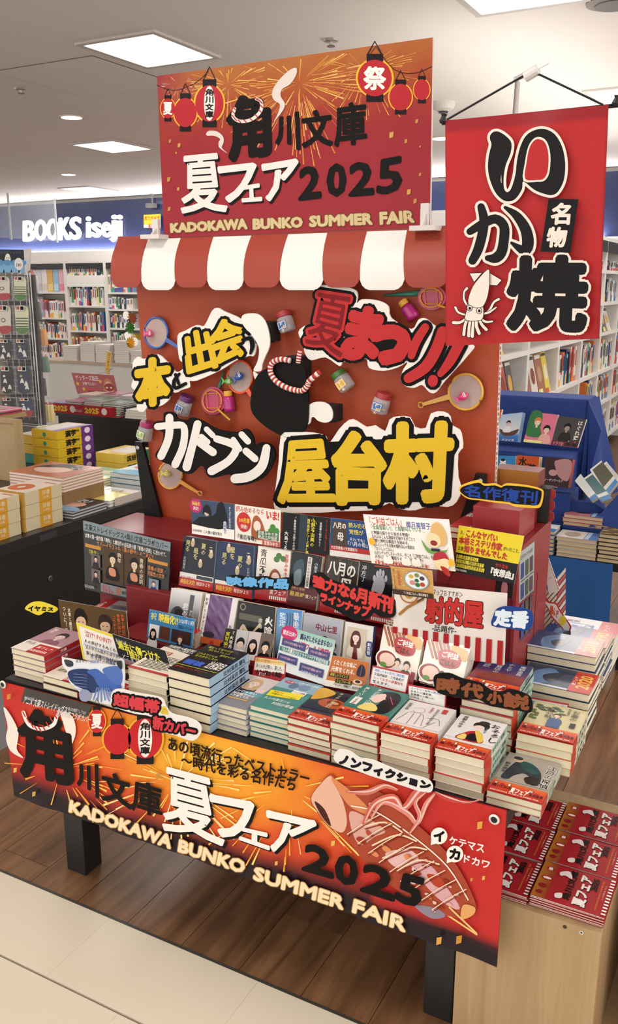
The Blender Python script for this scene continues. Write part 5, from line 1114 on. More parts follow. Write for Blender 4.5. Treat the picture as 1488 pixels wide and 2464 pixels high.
def F_byo(a): a.field(0,0,100,a.H,10,12,lambda u,v: mixc(C('8a6a9a'),C('3a2a44'),noise2(u*11,v*9))); a.R(0,0,14,a.H,'e4e0dc'); a.R(84,0,100,a.H,'e0d8dc'); vt(a,'秒速5センチメートル',2,10,9.6,'3a3640'); vt(a,'新海誠',87,70,9,'5a4a60'); a.E(30,104,18,8,'2c2a38'); a.R(0,112,100,a.H,'b8562c'); a.E(44,126,6,9,'a82a2c'); a.E(78,126,8,10,'2a1a18')
def F_hikui(a): a.R(0,0,100,a.H,'1c1c1c'); a.R(6,26,66,40,'5a5a48'); a.S([(4,90),(18,50),(40,66),(64,40),(60,90),(40,110),(16,104)],'c9b890'); a.S([(20,60),(34,78),(64,50),(58,96),(30,100)],'121214'); vt(a,'火喰鳥',74,22,22,'efebe4',b=.02); vt(a,'原浩',58,30,11,'d8d4cc'); a.E(14,12,8,8,'8a8470'); a.E(14,12,5.5,5.5,'1c1c1c')
def F_kan(a): a.field(0,0,100,a.H,6,6,lambda u,v: ramp([(0,'4a86c0'),(.6,'7aa4cc'),(1,'16202c')],v)); vt(a,'監定',10,14,26,'d8e4f0'); vt(a,'最後',62,8,28,'dfe8f2'); [a.L([(40+i*12,60),(44+i*10,30),(40+i*12,16)],5,'3a5a80',sm=3) for i in range(3)]
def F_naka(a): a.R(0,0,100,a.H,'a8aab6'); a.Q('中山七里',[(34,18),(88,34)],'7a2a3a',g=.5); [person(a,16+i*22,56+(i%2)*8,10,['2a2a30','b8a070','1d1a20','23232a'][i],'e0c8bc',['6a6a78','c8c8d0','2a4a54','1f3a40'][i]) for i in range(4)]; a.R(0,112,100,a.H,'c8cad2')
def F_asa(a): a.R(0,0,100,a.H,'d8d4ce'); a.R(10,14,80,a.H-10,'c8bca8'); person(a,42,44,17,'5a2226','efdccf','e4dccc',True); a.P([(38,74),(48,74),(54,112),(34,116)],'6a2024'); vt(a,'新名智',84,52,13,'e6e8f0',out=[(5,'22356a')])
fbook([(413,1414),(487,1427),(470,1540),(398,1525)],R2,'grey misty portrait paperback at the left of the lower face-out row',F_kimi,2)
fbook([(496,1428),(573,1442),(553,1560),(475,1545)],R2,'purple night cloud paperback in the lower face-out row',F_byo,2)
fbook([(575,1445),(664,1462),(655,1585),(560,1565)],R2,'black paperback with a dark bird shape over temple eaves',F_hikui,1)
fbook([(668,1462),(728,1470),(722,1590),(662,1578)],R2,'blue paperback with large pale characters and hands',F_kan,1)
fbook([(732,1474),(826,1493),(812,1620),(722,1600)],R2,'grey paperback showing a group of young people',F_naka,1)
fbook([(832,1495),(900,1508),(888,1650),(818,1635)],R2,'cream paperback with a red haired schoolgirl drawing',F_asa,1,spine='22356a')
def F_meshi(a):
    a.R(0,0,100,a.H,'e6ded4'); [a.L([(2+i*9,6),(22+i*9,48)],6,('a86a4a','8a4a34')[i%2]) for i in range(6)]; a.S([(60,10),(96,16),(98,40),(76,36),(62,24)],'d09a54'); a.E(24,84,30,26,'ece6e0'); a.E(22,84,25,21,'8a3a34'); a.E(24,84,20,16,'e0c0b4'); a.E(16,98,9,6,'5a8a42')
    a.S([(34,30),(60,22),(84,34),(84,56),(62,64),(40,58)],'a82a30'); a.Q('ご利益',[(42,28),(80,42)],'f3ece4',g=.4); a.Q('ごはん',[(40,46),(76,60)],'2a1416',g=.3); person(a,50,84,8,'2a2224','e8cdbb','d8cfc8'); person(a,74,86,9,'3a2a24','e8cdbb','4a4a50'); a.S([(20,a.H),(50,110),(90,126),(90,a.H)],'3a3a40'); a.R(88,96,98,126,'8a2a34')
RG = Plane(1.56,.66,.95)
fbook([(925,1502),(1022,1524),(1000,1636),(906,1606)],RG,'left food cover paperback with red oval title, leaning pile',F_meshi,4,t=.012,step=(.0,.004,.009),group='food cover paperbacks below the shooting stall board')
fbook([(1030,1531),(1134,1552),(1108,1664),(1008,1638)],RG,'right food cover paperback with red oval title, leaning pile',F_meshi,4,t=.012,step=(.0,.004,.009),group='food cover paperbacks below the shooting stall board')
# cards on the top step
cg = 'printed cards among the books'
def K1(a): a.R(0,0,100,a.H*.72,'3a4c66'); a.S([(0,a.H*.7),(18,a.H*.5),(38,a.H*.46),(56,a.H*.34),(62,a.H*.05),(76,a.H*.04),(80,a.H*.72),(0,a.H*.72)],'16181e'); a.E(36,a.H*.28,7,11,'c8b4a8'); a.S([(26,30),(28,14),(38,8),(46,18),(46,34),(40,26),(30,24)],'16161a'); a.E(10,13,15,14,'b8286a'); a.T('映画化',1,4,9,'f2d84a',w=19); a.T('決定!',3,14,8,'f3ece4',w=14); vt(a,'久しぶりに顔が出せました',88,6,4.8,'e6e8ee'); vt(a,'山崎直子',76,a.H*.52,6,'2a3a8a',out=[(1,'e6e8ee')]); a.T('この夏の星を見る',28,a.H*.84,7,'30303a',w=44); a.T('辻村深月',2,a.H*.85,5,'30303a',w=22)
def K2(a): a.R(0,0,100,a.H,'e8e4da'); a.T('読み始めるなら',2,2,12,'b5302c',w=62); a.Q('いま!',[(70,4),(96,20)],'c8322c',g=.6); a.E(20,a.H*.46,16,19,'c23430'); a.T('300万部',9,a.H*.34,10,'f2e04a',w=24); a.T('突破!',13,a.H*.52,9,'f3ece4',w=15); a.S([(38,56),(40,24),(50,16),(62,30),(68,54),(56,62)],'a85a3a'); a.E(50,36,8,10,'f0dccf'); [a.E(x,y,6,6,'4a8a42') for x,y in ((84,34),(92,40),(80,42))]; a.R(50,a.H*.62,97,a.H*.84,'2f6a42'); a.T('宮部みゆき流',52,a.H*.62,8,'f0ece0',w=43); a.T('絶品江戸怪談',52,a.H*.73,8,'f0ece0',w=43); a.T('『青瓜不動』',2,a.H*.8,10,'23232a',w=46); a.R(62,a.H*.86,100,a.H,'c0564a'); a.T('宮部みゆき',66,a.H*.87,9,'f3ece4',w=30)
def K3(a): a.R(0,0,100,a.H,'141519'); a.R(36,0,52,a.H,'2c3a46'); vt(a,'「事故物件でお困りの方は、',24,6,5.2,'e8e8ea'); vt(a,'大島てる',5,a.H*.5,9,'e8e8ea'); a.Q('小',[(62,8),(72,17)],'e8dc4a'); vt(a,'小野不由美の',60,4,9,'e8dc4a'); vt(a,'建築怪談シリーズ第3弾',52,6,6,'e8dc4a'); vt(a,'よくよく家の仄暗いものたち',90,3,4.6,'b0402c'); vt(a,'営繕屋の術がひらく',78,10,5,'e8e8ea')
def K4(a): a.R(0,0,100,a.H,'1f4a86'); a.R(4,6,44,a.H-26,'4a4038'); a.Q('八月の',[(6,10),(42,24)],'efeae2',g=.4); a.Q('母',[(18,34),(34,54)],'efeae2',g=.4); a.T('読み切る',50,6,13,'f0e04a',w=48); a.T('覚悟が',50,22,13,'f0e04a',w=40); a.T('それでも!',50,42,10,'e6eaf2',w=40); a.R(0,a.H-26,100,a.H-14,'b5302c'); a.T('大注目著者の文庫最新刊',2,a.H-26,9,'f3ece4',w=66); a.T('『八月の母』',40,a.H-42,12,'f3f3f3',w=56); a.R(0,a.H-14,100,a.H,'e4e2de')
card('display_card',[(462,1200),(564,1213),(564,1299),(462,1284)],'photo card of a person in black raising one arm','card',draw=K1,plane=R0,group=cg)
card('display_card',[(566,1213),(676,1228),(674,1317),(566,1300)],'white card with a red circle reading 300','card',draw=K2,plane=R0,group=cg)
card('display_card',[(682,1232),(797,1247),(792,1336),(677,1320)],'black card with yellow vertical writing on the top step','card',draw=K3,plane=R0,group=cg)
card('display_card',[(798,1246),(880,1255),(895,1350),(795,1336)],'blue card with yellow writing beside the handwritten sheet','card',draw=K4,plane=R0,group=cg)
def K5(a):
    a.field(0,0,100,a.H,8,6,lambda u,v: mixc(C('e9e2ec'),C('f0ead2'),v)); a.R(2,2,98,a.H-2,'efe9e2'); a.T('『ご利益ごはん』',3,2,10,'c2402c',w=42); a.T('椰月美智子',50,5,8,'2a4a9a',w=28); a.T('「全員皆殺し!!」と毎朝叫んでいる…',5,11,6,'3a7a4a',w=66)
    for i,t in enumerate(['と物騒な語りから始まる物語!!','主人公はこんな現実を打破するがごとく','東野と神社仏閣巡りを始める。','なんといってもお勧め個所は心の和訳は','「おいしいごはん」','心がトゲトゲしちゃったら、今こそ「ご利益ごはん」を','片手に神社仏閣巡りの旅に出る時です!!']): a.T(t,6,18+i*4.6,4.6,'3a3436',w=[46,52,44,50,24,70,58][i])
    a.T('「食べログと神社仏閣巡り」のガイド本!!',4,51,5.5,'c2402c',w=66); [a.R(5+i*4.2,57,6.4+i*4.2,a.H-3,'c2402c') for i in range(13)]; a.L([(4,59),(60,59)],1.2,'c2402c')
    for x in (22,44,56): a.S([(x-5,a.H-2),(x-5,a.H-8),(x-3,a.H-11),(x,a.H-9),(x+3,a.H-11),(x+5,a.H-8),(x+5,a.H-2)],'f4efe6')
    a.S([(78,22),(80,8),(88,4),(94,12),(95,24),(88,30)],'d8b070'); a.E(80,24,8,8,'f0d4a8'); a.E(80,27,4,3,'8a2a2a'); a.S([(66,24),(74,34),(92,34),(96,30),(90,38),(72,38)],'6a9a4a'); a.R(76,33,86,36,'22222a'); a.E(86,48,9,9,'f0d4a8'); a.S([(77,46),(80,38),(90,36),(95,44),(90,43)],'b02a34'); a.S([(84,52),(92,54),(94,62),(88,60)],'b0302a'); a.E(6,31,4,4,'f0b030'); a.E(97,47,3.4,4,'f0b030')
card('handwritten_sheet',[(874,1237),(1081,1250),(1097,1375),(895,1355)],'large handwritten cream sheet with drawn faces and red torii fence','card',draw=K5,plane=Plane(1.62,.80,.2),group=cg)
def K6(a): a.R(0,0,100,a.H,'c99a56'); [a.E((i*37)%100,(i*23)%50,1.6,1.6,'e0bc80') for i in range(26)]; a.E(62,26,30,21,'8fa8ae'); a.E(62,26,27,19,'dfe6e6'); [a.E(x,y,r,r*.8,c) for x,y,r,c in ((50,18,6,'c8a84a'),(64,14,6,'7a8a52'),(76,20,6,'4a3a44'),(52,32,7,'c88a8a'),(64,36,6,'3a6a34'),(76,34,6,'b0402c'),(63,26,5,'2a5a3a'))]; vt(a,'色とりどりで目にも美味しい…',6,4,4.6,'23232a'); vt(a,'京漬物会席',16,8,7,'b03a2c'); a.R(0,a.H-12,100,a.H,'3a2a20'); a.T('『ご利益ごはん』椰月美智子',26,a.H-10,7,'e6dccc',w=62)
card('display_card',[(940,1362),(1040,1373),(1046,1441),(948,1428)],'small tan card with a round plate of colourful food','card',draw=K6,plane=Plane(1.575,.80,.12),group=cg)
def K7(a):
    H=a.H; a.R(0,0,100,H*.58,'e0cc2a'); a.R(0,H*.58,100,H,'151417'); a.T('え、',3,H*.09,7,'23232a',w=7); a.T('こんなヤバい',12,H*.05,13,'b5332c',w=50,g=.35); a.T('本格ミステリ作家',3,H*.22,12.5,'b5332c',w=68,g=.35); a.T('がいたこと、',73,H*.27,7,'23232a',w=25); a.T('正直',3,H*.43,7,'23232a',w=9); a.T('知りませんでした',13,H*.39,12,'b5332c',w=68,g=.35)
    for i,t in enumerate(['申し訳ありません。','幻の名作、世紀を超えて','復刊させていただきます。']): w_=[36,46,48][i]; a.R(2,H*(.615+i*.095),2+w_,H*(.695+i*.095),'d8c83a'); a.T(t,3,H*(.605+i*.095),7,'17171a',w=w_-3)
    a.T('依井貴裕',66,H*.63,7,'b5332c',w=20); a.T('『夜想曲』',55,H*.74,13,'ece8e2',w=42,g=.3); a.T('KADOKAWA',4,H*.9,5,'ece8e2',w=18)
card('display_card',[(1105,1264),(1262,1290),(1238,1406),(1092,1375)],'yellow and black card leaning on the tall red box','card',draw=K7,plane=Plane(1.675,.86,.12),group=cg)
def N_yaso(a): a.R(0,0,100,a.H,'a82a34'); [a.R(4+i*8,0,7+i*8,a.H,'c84a50') for i in range(12)]; a.Q('夜想曲',[(8,18),(96,52)],'efe6e2',g=1.4)
pile(-.60,1.715,.9065-.0,1,.014,'red striped paperback with white title','a82a34','e6e0d8',None,N_yaso,w=.105,d=.15,where='behind the yellow and black card') if False else None
tb_ = pile(-.598,1.712,.906,2,.011,'red striped paperback with white title','a82a34','e6e0d8',None,N_yaso,w=.05,d=.12,where='on the tall red box') if False else None
for i in range(2):
    ms = book_meshes(.012,.105,.148,'a82a34','e9e4da',None); o = put_book(V((-.5875,1.7125+i*.001,.9062+i*.0125)),-.02,ms,['lower','upper'][i]+' red striped paperback lying on the tall red box','red striped paperbacks'); o.scale = (.38,.98,1)
    if i: top_print(o,.105,.148,.012,N_yaso)
card('poster',[(1196,1384),(1238,1392),(1234,1440),(1190,1432)],'dark poster strip with a pink figure on the tall red box','poster',draw=lambda a:(a.R(0,0,100,a.H,'2c2024'),a.S([(40,30),(60,30),(70,70),(60,110),(40,112),(34,70)],'b87a80')),plane=Plane(1.699),th=.0006)
qx = -.4312
card('poster',[PX(1251,1330,qx),PX(1287,1303,qx),PX(1285,1420,qx),PX(1250,1452,qx)],'pale newspaper style poster on the side of the tall red box','poster',th=.0006,col='aeb6b4',draw=lambda a:(a.T('江戸から今も続く',6,8,9,'30404a',w=86),[a.R(8+(i%3)*30,24+(i//3)*40,30+(i%3)*30,54+(i//3)*40,('3a4a8a','4a5a4a','5a4a5a')[i%3]) for i in range(12)],[a.R(8+(i%3)*30,57+(i//3)*40,32+(i%3)*30,59+(i//3)*40,'5a6468') for i in range(12)]))
def K8(a):
    H = a.H; a.T('＜スタッフおすすめ＞',28,2,6,'2a2224',w=34); a.Q('射的屋',[(30,9),(80,32)],'c03430',g=.9,out=[(1.5,'2a1416')]); a.T('-話題作-',36,H*.55,6.5,'23201f',w=22)
    a.E(14,9,9,8.5,'b87a4a'); a.E(14,9,7.4,7,'e9dccc'); a.E(14,9,4.4,4.2,'c89a4a'); a.E(14,9,2.2,2.1,'5a2226'); a.L([(6,28),(13,21),(27,12)],2.6,'a87a44'); a.L([(22,15),(30,9)],1.0,'4a4440')
    for i in range(11): a.P([(i*9.4,H*.66),(i*9.4+4.6,H*.66),(i*9.4+4.6,H),(i*9.4,H)],'a8282c')
card('stall_board',[(951,1402),(1221,1428),(1214,1600),(944,1560)],'white board with a drawn target, rifle and red striped foot','sign',draw=K8,plane=Plane(1.607,.65,.06),col='e6e0d8',th=.003)
def K9(a):
    H=a.H; a.R(0,0,100,H*.14,'7c8890'); a.T('文豪ストレイドッグス×角川文庫コラボカバー',2,H*.025,6.4,'191a1d',w=95); a.T('太宰の第一創作集『晩年』と織田作の自伝的小説『青春の逆説』に合わせて、',2,H*.165,4.6,'e6e4e0',w=94); a.T('カバーイラストも「黒の時代」の二人に!!',16,H*.235,6,'d88a4a',w=66)
    a.R(2,H*.32,21,H*.37,'c88a3c'); a.R(76,H*.32,98,H*.37,'c88a3c'); a.T('『晩年』',4,H*.39,5.5,'c8b44a',w=14)
    for x0,t in ((23,'晩年'),(49,'青春の逆説')): a.R(x0,H*.31,x0+25,H*.82,'4a3826'); person(a,x0+12,H*.46,5.2,'1b1412','d8bfa4','191312'); vt(a,t,x0+18,H*.34,4.8,'d8ccb4'); a.S([(x0+8,H*.6),(x0+15,H*.6),(x0+16,H*.7),(x0+9,H*.7)],'c88a6a')
    for x0,y0 in ((10,.44),(10,.66)): a.R(x0,H*y0,x0+11,H*(y0+.19),'6a5e5c'); person(a,x0+5.5,H*(y0+.07),2.4,'1b1616','d8bfb0','2a2426')
    a.T('青春の逆説・',77,H*.41,4.6,'d88a4a',w=20); a.T('可能性の文学',77,H*.49,4.6,'d88a4a',w=19); a.R(79,H*.6,90,H*.8,'7a8c9c'); person(a,84.5,H*.67,2.4,'6a4a3c','e0c8b8','2a3a6a')
    a.R(22,H*.84,96,H*.965,'7c868c'); a.T('他にも',24,H*.85,5,'b5343a',w=10); a.T('おすすめ!',24,H*.905,5,'b5343a',w=14); [ (a.R(x,H*.85,x+5.5,H*.955,c)) for x,c in ((41,'9a6a5a'),(57,'2a2a34'),(78,'3a3a34'))]; a.T('KADOKAWA',2,H*.9,4,'b9bcc0',w=12); [a.T('織田作之助',x,H*.88,3.4,'1d1d20',w=8) for x in (48,64,85)]
card('collaboration_board',[(200,1253),(411,1305),(404,1464),(205,1418)],'black board with grey heading and two brown book covers, left of the riser','sign',draw=K9,plane=Plane(1.64,.65,.15),col='17171a',th=.004)
pl_ = PZ(75,1,1) 
def K10(a): H=a.H; a.R(0,0,100,H,'5a4426'); person(a,32,H*.34,11,'1d1410','d8b898','17120f'); person(a,68,H*.4,11,'30201a','d8b898','1d1614'); vt(a,'ついに「黒の時代」の',6,5,5.4,'e6dcc8'); vt(a,'太宰と織田作の共演!',14,6,4.6,'e6dcc8'); vt(a,'太宰と織田作、',92,4,5.4,'d86a4a'); vt(a,'青春が描かれた',86,5,5.4,'d86a4a'); vt(a,'コラボカバーで',80,8,5,'d86a4a'); a.R(0,H*.8,100,H,'1a1513')
card('portrait_card',[(140,1443),(304,1472),(312,1562),(155,1583)],'gold brown card with two dark drawn portraits near the left corner','card',draw=K10,plane=Plane(1.50,.60,.1),group=cg)
sign('round_card',[(150,1519),(130,1530),(118,1556),(114,1592),(125,1600),(158,1602),(158,1530)],Plane(1.485,.6,.05),'black curved card with faint writing left of the gold card','card',.001,'17171a',lambda a:(a.T('文豪',124,1556,7,'8a8a90'),a.T('アニメ',124,1545,5,'8a8a90')),coat=.3)
def K11(a): a.R(0,0,100,a.H,'e9e6e0'); a.R(0,0,100,5,'e0d04a'); a.R(0,0,5,a.H,'e0d04a'); a.T('泣け! POINT!',16,8,12,'c8402c',w=56); [a.T(t,12,24+i*10,7.5,'3a3a40',w=78) for i,t in enumerate(['人の声がするぬくもり','父のひさん話からほうび','楽しい営業だけのわけ'])]; a.T('オオルリ流星群',22,a.H-16,11,'4a5a8a',w=66); a.L([(10,34),(92,34)],1.2,'8aa4d0')
card('handwritten_card',[(183,1497),(303,1538),(292,1612),(200,1586)],'yellow edged handwritten card reading POINT','card',draw=K11,plane=Plane(1.42,.62,.15),group=cg)
def K12(a): H=a.H; a.R(0,0,100,H,'23262a'); a.T('あなたは、',3,5,8,'b9bcc0',w=24); a.T('過去に傷つけた',5,H*.18,14,'e0d848',w=80,g=.3); a.T('「誰か」',14,H*.42,13,'e0d848',w=34,g=.3); a.T('のことを',50,H*.42,13,'e6e6e8',w=42,g=.3); a.T('どこまで覚えていますか?',8,H*.64,10,'e6e6e8',w=84); a.P([(0,H*.8),(100,H*.86),(100,H),(0,H)],'8d9196'); a.T('映画化決定',10,H*.84,8,'a8545a',w=40)
card('band_card',[(270,1525),(398,1566),(421,1637),(290,1592)],'tilted black band card with yellow writing above the cream pile','card',draw=K12,plane=Plane(1.40,.64,.15),group=cg)
def bird(a):
    P_ = lambda L: [(x/3.1,1180+y/3.1) for x,y in L]
    a.S(P_([(480,1262),(540,1275),(545,1310),(500,1312)]),'3a4048'); a.T('オオルリ',182,1587,8,'4a4a50',w=28); a.T('流星群',216,1588,8,'5a7ac0',w=26)
    a.S(P_([(520,1345),(640,1330),(740,1380),(760,1470),(700,1510),(620,1480),(560,1450),(515,1400)]),'2a3a66'); a.S(P_([(650,1350),(720,1330),(780,1370),(840,1360),(900,1440),(900,1480),(820,1500),(740,1460),(700,1390)]),'4466b0'); a.S(P_([(770,1330),(880,1310),(915,1370),(905,1440),(850,1440),(800,1390)]),'5272b8')
    for i in range(7): a.L(P_([(730+i*14,1470),(700+i*30,1560+((i*7)%20))]),3,'6a84bc')
    a.S(P_([(600,1500),(650,1480),(690,1520),(660,1570),(610,1560)]),'8f98b4'); a.S(P_([(880,1275),(915,1270),(918,1330),(890,1310)]),'2a3038')
    for i in range(6): a.L(P_([(560,1365+i*22),(660,1375+i*22)]),.8,'8a9ac8')
sign('bird_card',[(x/3.1,1180+y/3.1) for x,y in [(462,1252),(500,1250),(870,1308),(885,1258),(915,1258),(930,1300),(928,1480),(860,1600),(700,1570),(640,1552),(575,1485),(515,1425),(500,1345),(470,1315)]],Plane(1.325,.56,.1),'white cut-out card with a blue watercolour bird','card',.001,'dfe2e8',bird,coat=.3,sm=2)
def K13(a): a.T('アニメ 文豪ストレイドッグス',3,10,12,'e0e0e2',w=50); a.T('角川文庫コラボカバー',56,16,12,'e0e0e2',w=42); a.T('KADOKAWA',4,a.H-10,6,'c8c8cc',w=12); a.T('角川文庫夏フェア2025',70,a.H-9,6,'c8c8cc',w=26)
card('shelf_strip',[(60,1655),(221,1698),(211,1726),(50,1688)],'shiny black shelf strip with white lettering over the banner edge','strip',draw=K13,plane=Plane(1.322),col='1a1a1d',th=.001,coat=.6,rough=.2)
def K14(a): a.R(0,0,100,a.H,'3f7fb0'); a.T('祝',4,4,14,'f0dc4a'); a.T('映画化!!',22,2,17,'f0dc4a',w=42,g=.4); a.T('2025年11月',66,4,9,'f3f3f3',w=32); a.T('全国ロードショー',66,16,7,'1d2a4a',w=32); a.R(4,26,26,a.H-4,'e6e4e2'); a.R(28,26,50,a.H-4,'5a3428'); a.R(54,26,96,a.H-4,'3a2424'); person(a,14,42,7,'1d1a1e','e8cfc0','d8d8dc',True); person(a,74,42,7,'5a2a20','e0c0ac','1d1a1e')
card('display_card',[(360,1466),(470,1490),(462,1560),(353,1534)],'blue card with yellow lettering announcing a film','card',draw=K14,plane=Plane(1.53,.64,.12),group=cg)
def K15(a):
    H=a.H; a.R(0,0,100,H,'2a2624'); vt(a,'実写映画化!',2,6,9,'e0d040'); vt(a,'『火喰鳥を、',12,4,8,'e6e2da')
    for x0,bg,hr,cl,lg in ((24,'b9b8bc','16161a','e6e6e8',0),(50,'c8bcb8','1d1618','e0dcdc',1),(76,'6a5a54','141316','17171a',0)): a.R(x0,0,x0+25,H,bg); person(a,x0+12,H*.4,9,hr,'e6cab8',cl,bool(lg))
    a.R(20,H-9,100,H,'6a1a22'); a.T('山下美月',34,H-9,8,'f3ece4',w=30)
card('photo_card',[(544,1511),(661,1527),(645,1606),(528,1590)],'dark card with three portrait photographs side by side','card',draw=K15,plane=Plane(1.53,.62,.2),group=cg)
def K16(a): a.R(3,4,97,a.H-20,'efeae2'); a.R(3,4,97,18,'f0d890'); a.T('累計125万部突破のベストセラー!',6,6,9,'c05a2c',w=88); a.T('多くの人が笑い、涙した。',8,20,13,'3a3a4a',w=82); a.T('人生が変わる実話!',10,36,15,'1d1d20',w=80,g=.3); a.T('夏フェア',20,a.H-17,11,'f0e4dc',w=22)
card('price_card',[(614,1578),(689,1587),(686,1640),(607,1628)],'small red framed card beside the black novels','card',draw=K16,plane=Plane(1.52,.6,.2),col='a8242c',group=cg)
def K17(a):
    H=a.H; a.R(0,0,100,H,'dfe4e4'); a.field(0,0,100,30,4,3,lambda u,v: mixc(C('8ec0b4'),C('dfe4e4'),v)); a.E(14,10,16,13,'c0306a'); a.T('重版出来!!',2,6,9,'f6eef0',w=26); a.T('読みだしたら止まらない',36,4,11,'1f2a5a',w=60,g=.2); a.T('村田ワールド炸裂!!',34,18,12,'c0306a',w=62,g=.2); a.R(2,H*.46,98,H*.56,'3a7a76'); a.T('『丸の内魔法少女ミラクリーナ』村田沙耶香',4,H*.465,7.5,'f3f5f5',w=92)
    for x0,y0,x1,y1 in ((4,.27,50,.43),(56,.3,96,.45),(2,.62,40,.78),(46,.68,92,.86)): a.S([(x0,H*y0),(x1,H*y0),(x1,H*y1),(x0,H*y1)],'4a4c7a',k=1); a.T('どれも大好き最高の本です',x0+4,H*y0+3,5,'e6b8cc',w=x1-x0-8); a.T('心が自由になる',x0+4,H*y0+11,5,'e6e6f0',w=x1-x0-12)
card('display_card',[(682,1505),(808,1541),(784,1650),(662,1608)],'pale green card with four dark speech bubbles','card',draw=K17,plane=Plane(1.525,.62,.22),group=cg)
def K18(a): H=a.H; a.R(0,0,100,H*.8,'c0703a'); a.R(0,H*.8,100,H,'e6e2da'); a.T('くたくたな私に',6,8,13,'efe6d8',w=62,g=.3); a.T('元気をくれる、',6,24,13,'efe6d8',w=62,g=.3); a.R(4,40,56,50,'2a2a22'); a.T('美味しいワインと',7,40,9,'e0c84a',w=46); a.R(24,53,66,63,'2a2a22'); a.T('シェフの一皿。',27,53,9,'e0c84a',w=38); a.S([(74,36),(74,18),(82,8),(92,18),(92,36)],'232a4a'); a.L([(83,10),(83,36)],1,'c0703a'); a.E(80,52,12,6,'e6d0b0'); a.E(80,51,7,3.6,'4a2418'); a.T('『キッチン常夜灯』長月天音',20,H*.85,7,'30303a',w=70)
card('display_card',[(801,1577),(890,1594),(877,1667),(781,1650)],'orange card with a drawn night window and a plate','card',draw=K18,plane=Plane(1.52,.6,.22),group=cg)
def redcard(lines, cols):
    def d(a):
        a.R(3,4,97,a.H-14,'eceae8')
        for i,(t,c) in enumerate(zip(lines,cols)): a.T(t,8,6+i*(a.H-22)/len(lines),(a.H-24)/len(lines)*.86,c,w=80 if len(t) > 7 else 60)
        a.T('夏フェア',14,a.H-13,9,'efd8d4',w=20)
    return d
card('price_card',[(897,1601),(987,1621),(976,1680),(886,1656)],'red framed card with a blue first line below the food covers','card',draw=redcard(['理想したあの名作に再挑戦!','文芸評論家・三宅香帆が','とっておきの読書術を','教えます。'],['5a7ac0','23232a','c03a34','23232a']),plane=Plane(1.515,.6,.2),col='b0262e',group=cg)
card('price_card',[(982,1646),(1075,1663),(1072,1717),(981,1692)],'red framed card standing behind the white line drawing books','card',draw=redcard(['オードリー若林の抱える','社会との違和感、','自意識との戦いの','行方は…?'],['4a5a8a','23232a','23232a','23232a']),plane=Plane(1.51,.6,.2),col='b0262e',group=cg)
card('price_card',[(1276,1677),(1370,1694),(1361,1754),(1263,1734)],'red framed card with blue handwriting at the right corner','card',draw=redcard(['ついつい心の中で','応援してしまう―。','つまずきながら進む少女の春の'],['2a3a5a','2a3a5a','4a6a9a']),plane=Plane(1.672,.6,.2),col='b0262e',group=cg)
# hand-cut heading signs
def hsign(outline, plane, label, base, texts, th=.003, sm=3, rim=None):
    def d(a):
        if rim:
            cx = sum(x for x,y in outline)/len(outline); cy = sum(y for x,y in outline)/len(outline)
            a.S([(cx+(x-cx)*rim[0],cy+(y-cy)*rim[1]) for x,y in outline], rim[2], 3)
        for t,q,c,g,o in texts: a.Q(t,q,c,g=g,out=o)
        for t,q,c,g,o in texts:
            pass
    s_ = sign('heading_sign', outline, plane, label, 'sign', th, base, d, 'hand-cut heading signs among the books', sm=sm)
    return s_
c_ = lambda L,s,ox,oy: [(x/s+ox,y/s+oy) for x,y in L]
J = lambda L: c_(L,3.05,1000,1480)
hsign(J([(145,440),(240,425),(330,460),(400,480),(480,500),(560,555),(640,560),(700,545),(790,570),(850,610),(860,690),(830,718),(760,702),(640,682),(540,665),(470,622),(380,622),(290,602),(170,572),(135,500)]),Plane(1.505,.6,.1),'black heading sign with brown brush lettering before the purple books','0f0e0e',
  [(ch,J(q),'8a5032',2.6,None) for ch,q in (('時',[(165,465),(325,470),(315,580),(160,555)]),('代',[(345,495),(500,520),(490,610),(340,590)]),('小',[(535,560),(640,570),(630,655),(530,640)]),('説',[(655,565),(840,600),(830,695),(650,665)]))])
Nf = lambda L: c_(L,3.543,760,1480)
hsign(Nf([(160,1185),(205,1145),(290,1162),(370,1215),(480,1235),(600,1285),(760,1350),(880,1378),(965,1410),(998,1465),(975,1512),(880,1500),(740,1455),(560,1400),(460,1368),(330,1320),(210,1275),(158,1235)]),Plane(1.318),'white heading sign with black katakana over the banner edge','e6e4e0',
  [('ノンフィクション',Nf([(210,1180),(980,1430),(970,1490),(205,1270)]),'17161a',2.2,None)])
Cf = lambda L: c_(L,3.1,0,1180)
hsign(Cf([(838,1500),(900,1482),(1000,1508),(1195,1545),(1235,1610),(1280,1665),(1400,1695),(1480,1735),(1500,1800),(1440,1868),(1300,1825),(1160,1788),(1130,1690),(1000,1665),(838,1602)]),Plane(1.312),'red and black heading sign with white rim on the banner edge','e9e6e2',
  [('超幅帯',Cf([(855,1515),(1190,1570),(1185,1665),(850,1600)]),'0f0e0e',7,None),('新カバー',Cf([(1150,1680),(1470,1760),(1450,1835),(1145,1775)]),'0f0e0e',7,None),('超幅帯',Cf([(855,1515),(1190,1570),(1185,1665),(850,1600)]),'d0404a',1.8,None),('&',Cf([(1205,1610),(1260,1620),(1255,1670),(1200,1660)]),'e0c03a',1.2,None),('新カバー',Cf([(1150,1680),(1470,1760),(1450,1835),(1145,1775)]),'d0404a',1.8,None)])
Kf = lambda L: c_(L,3.72,560,1380)
q1_, q2_ = Kf([(725,15),(1440,210),(1425,360),(720,110)]), Kf([(790,170),(1240,300),(1215,400),(790,240)])
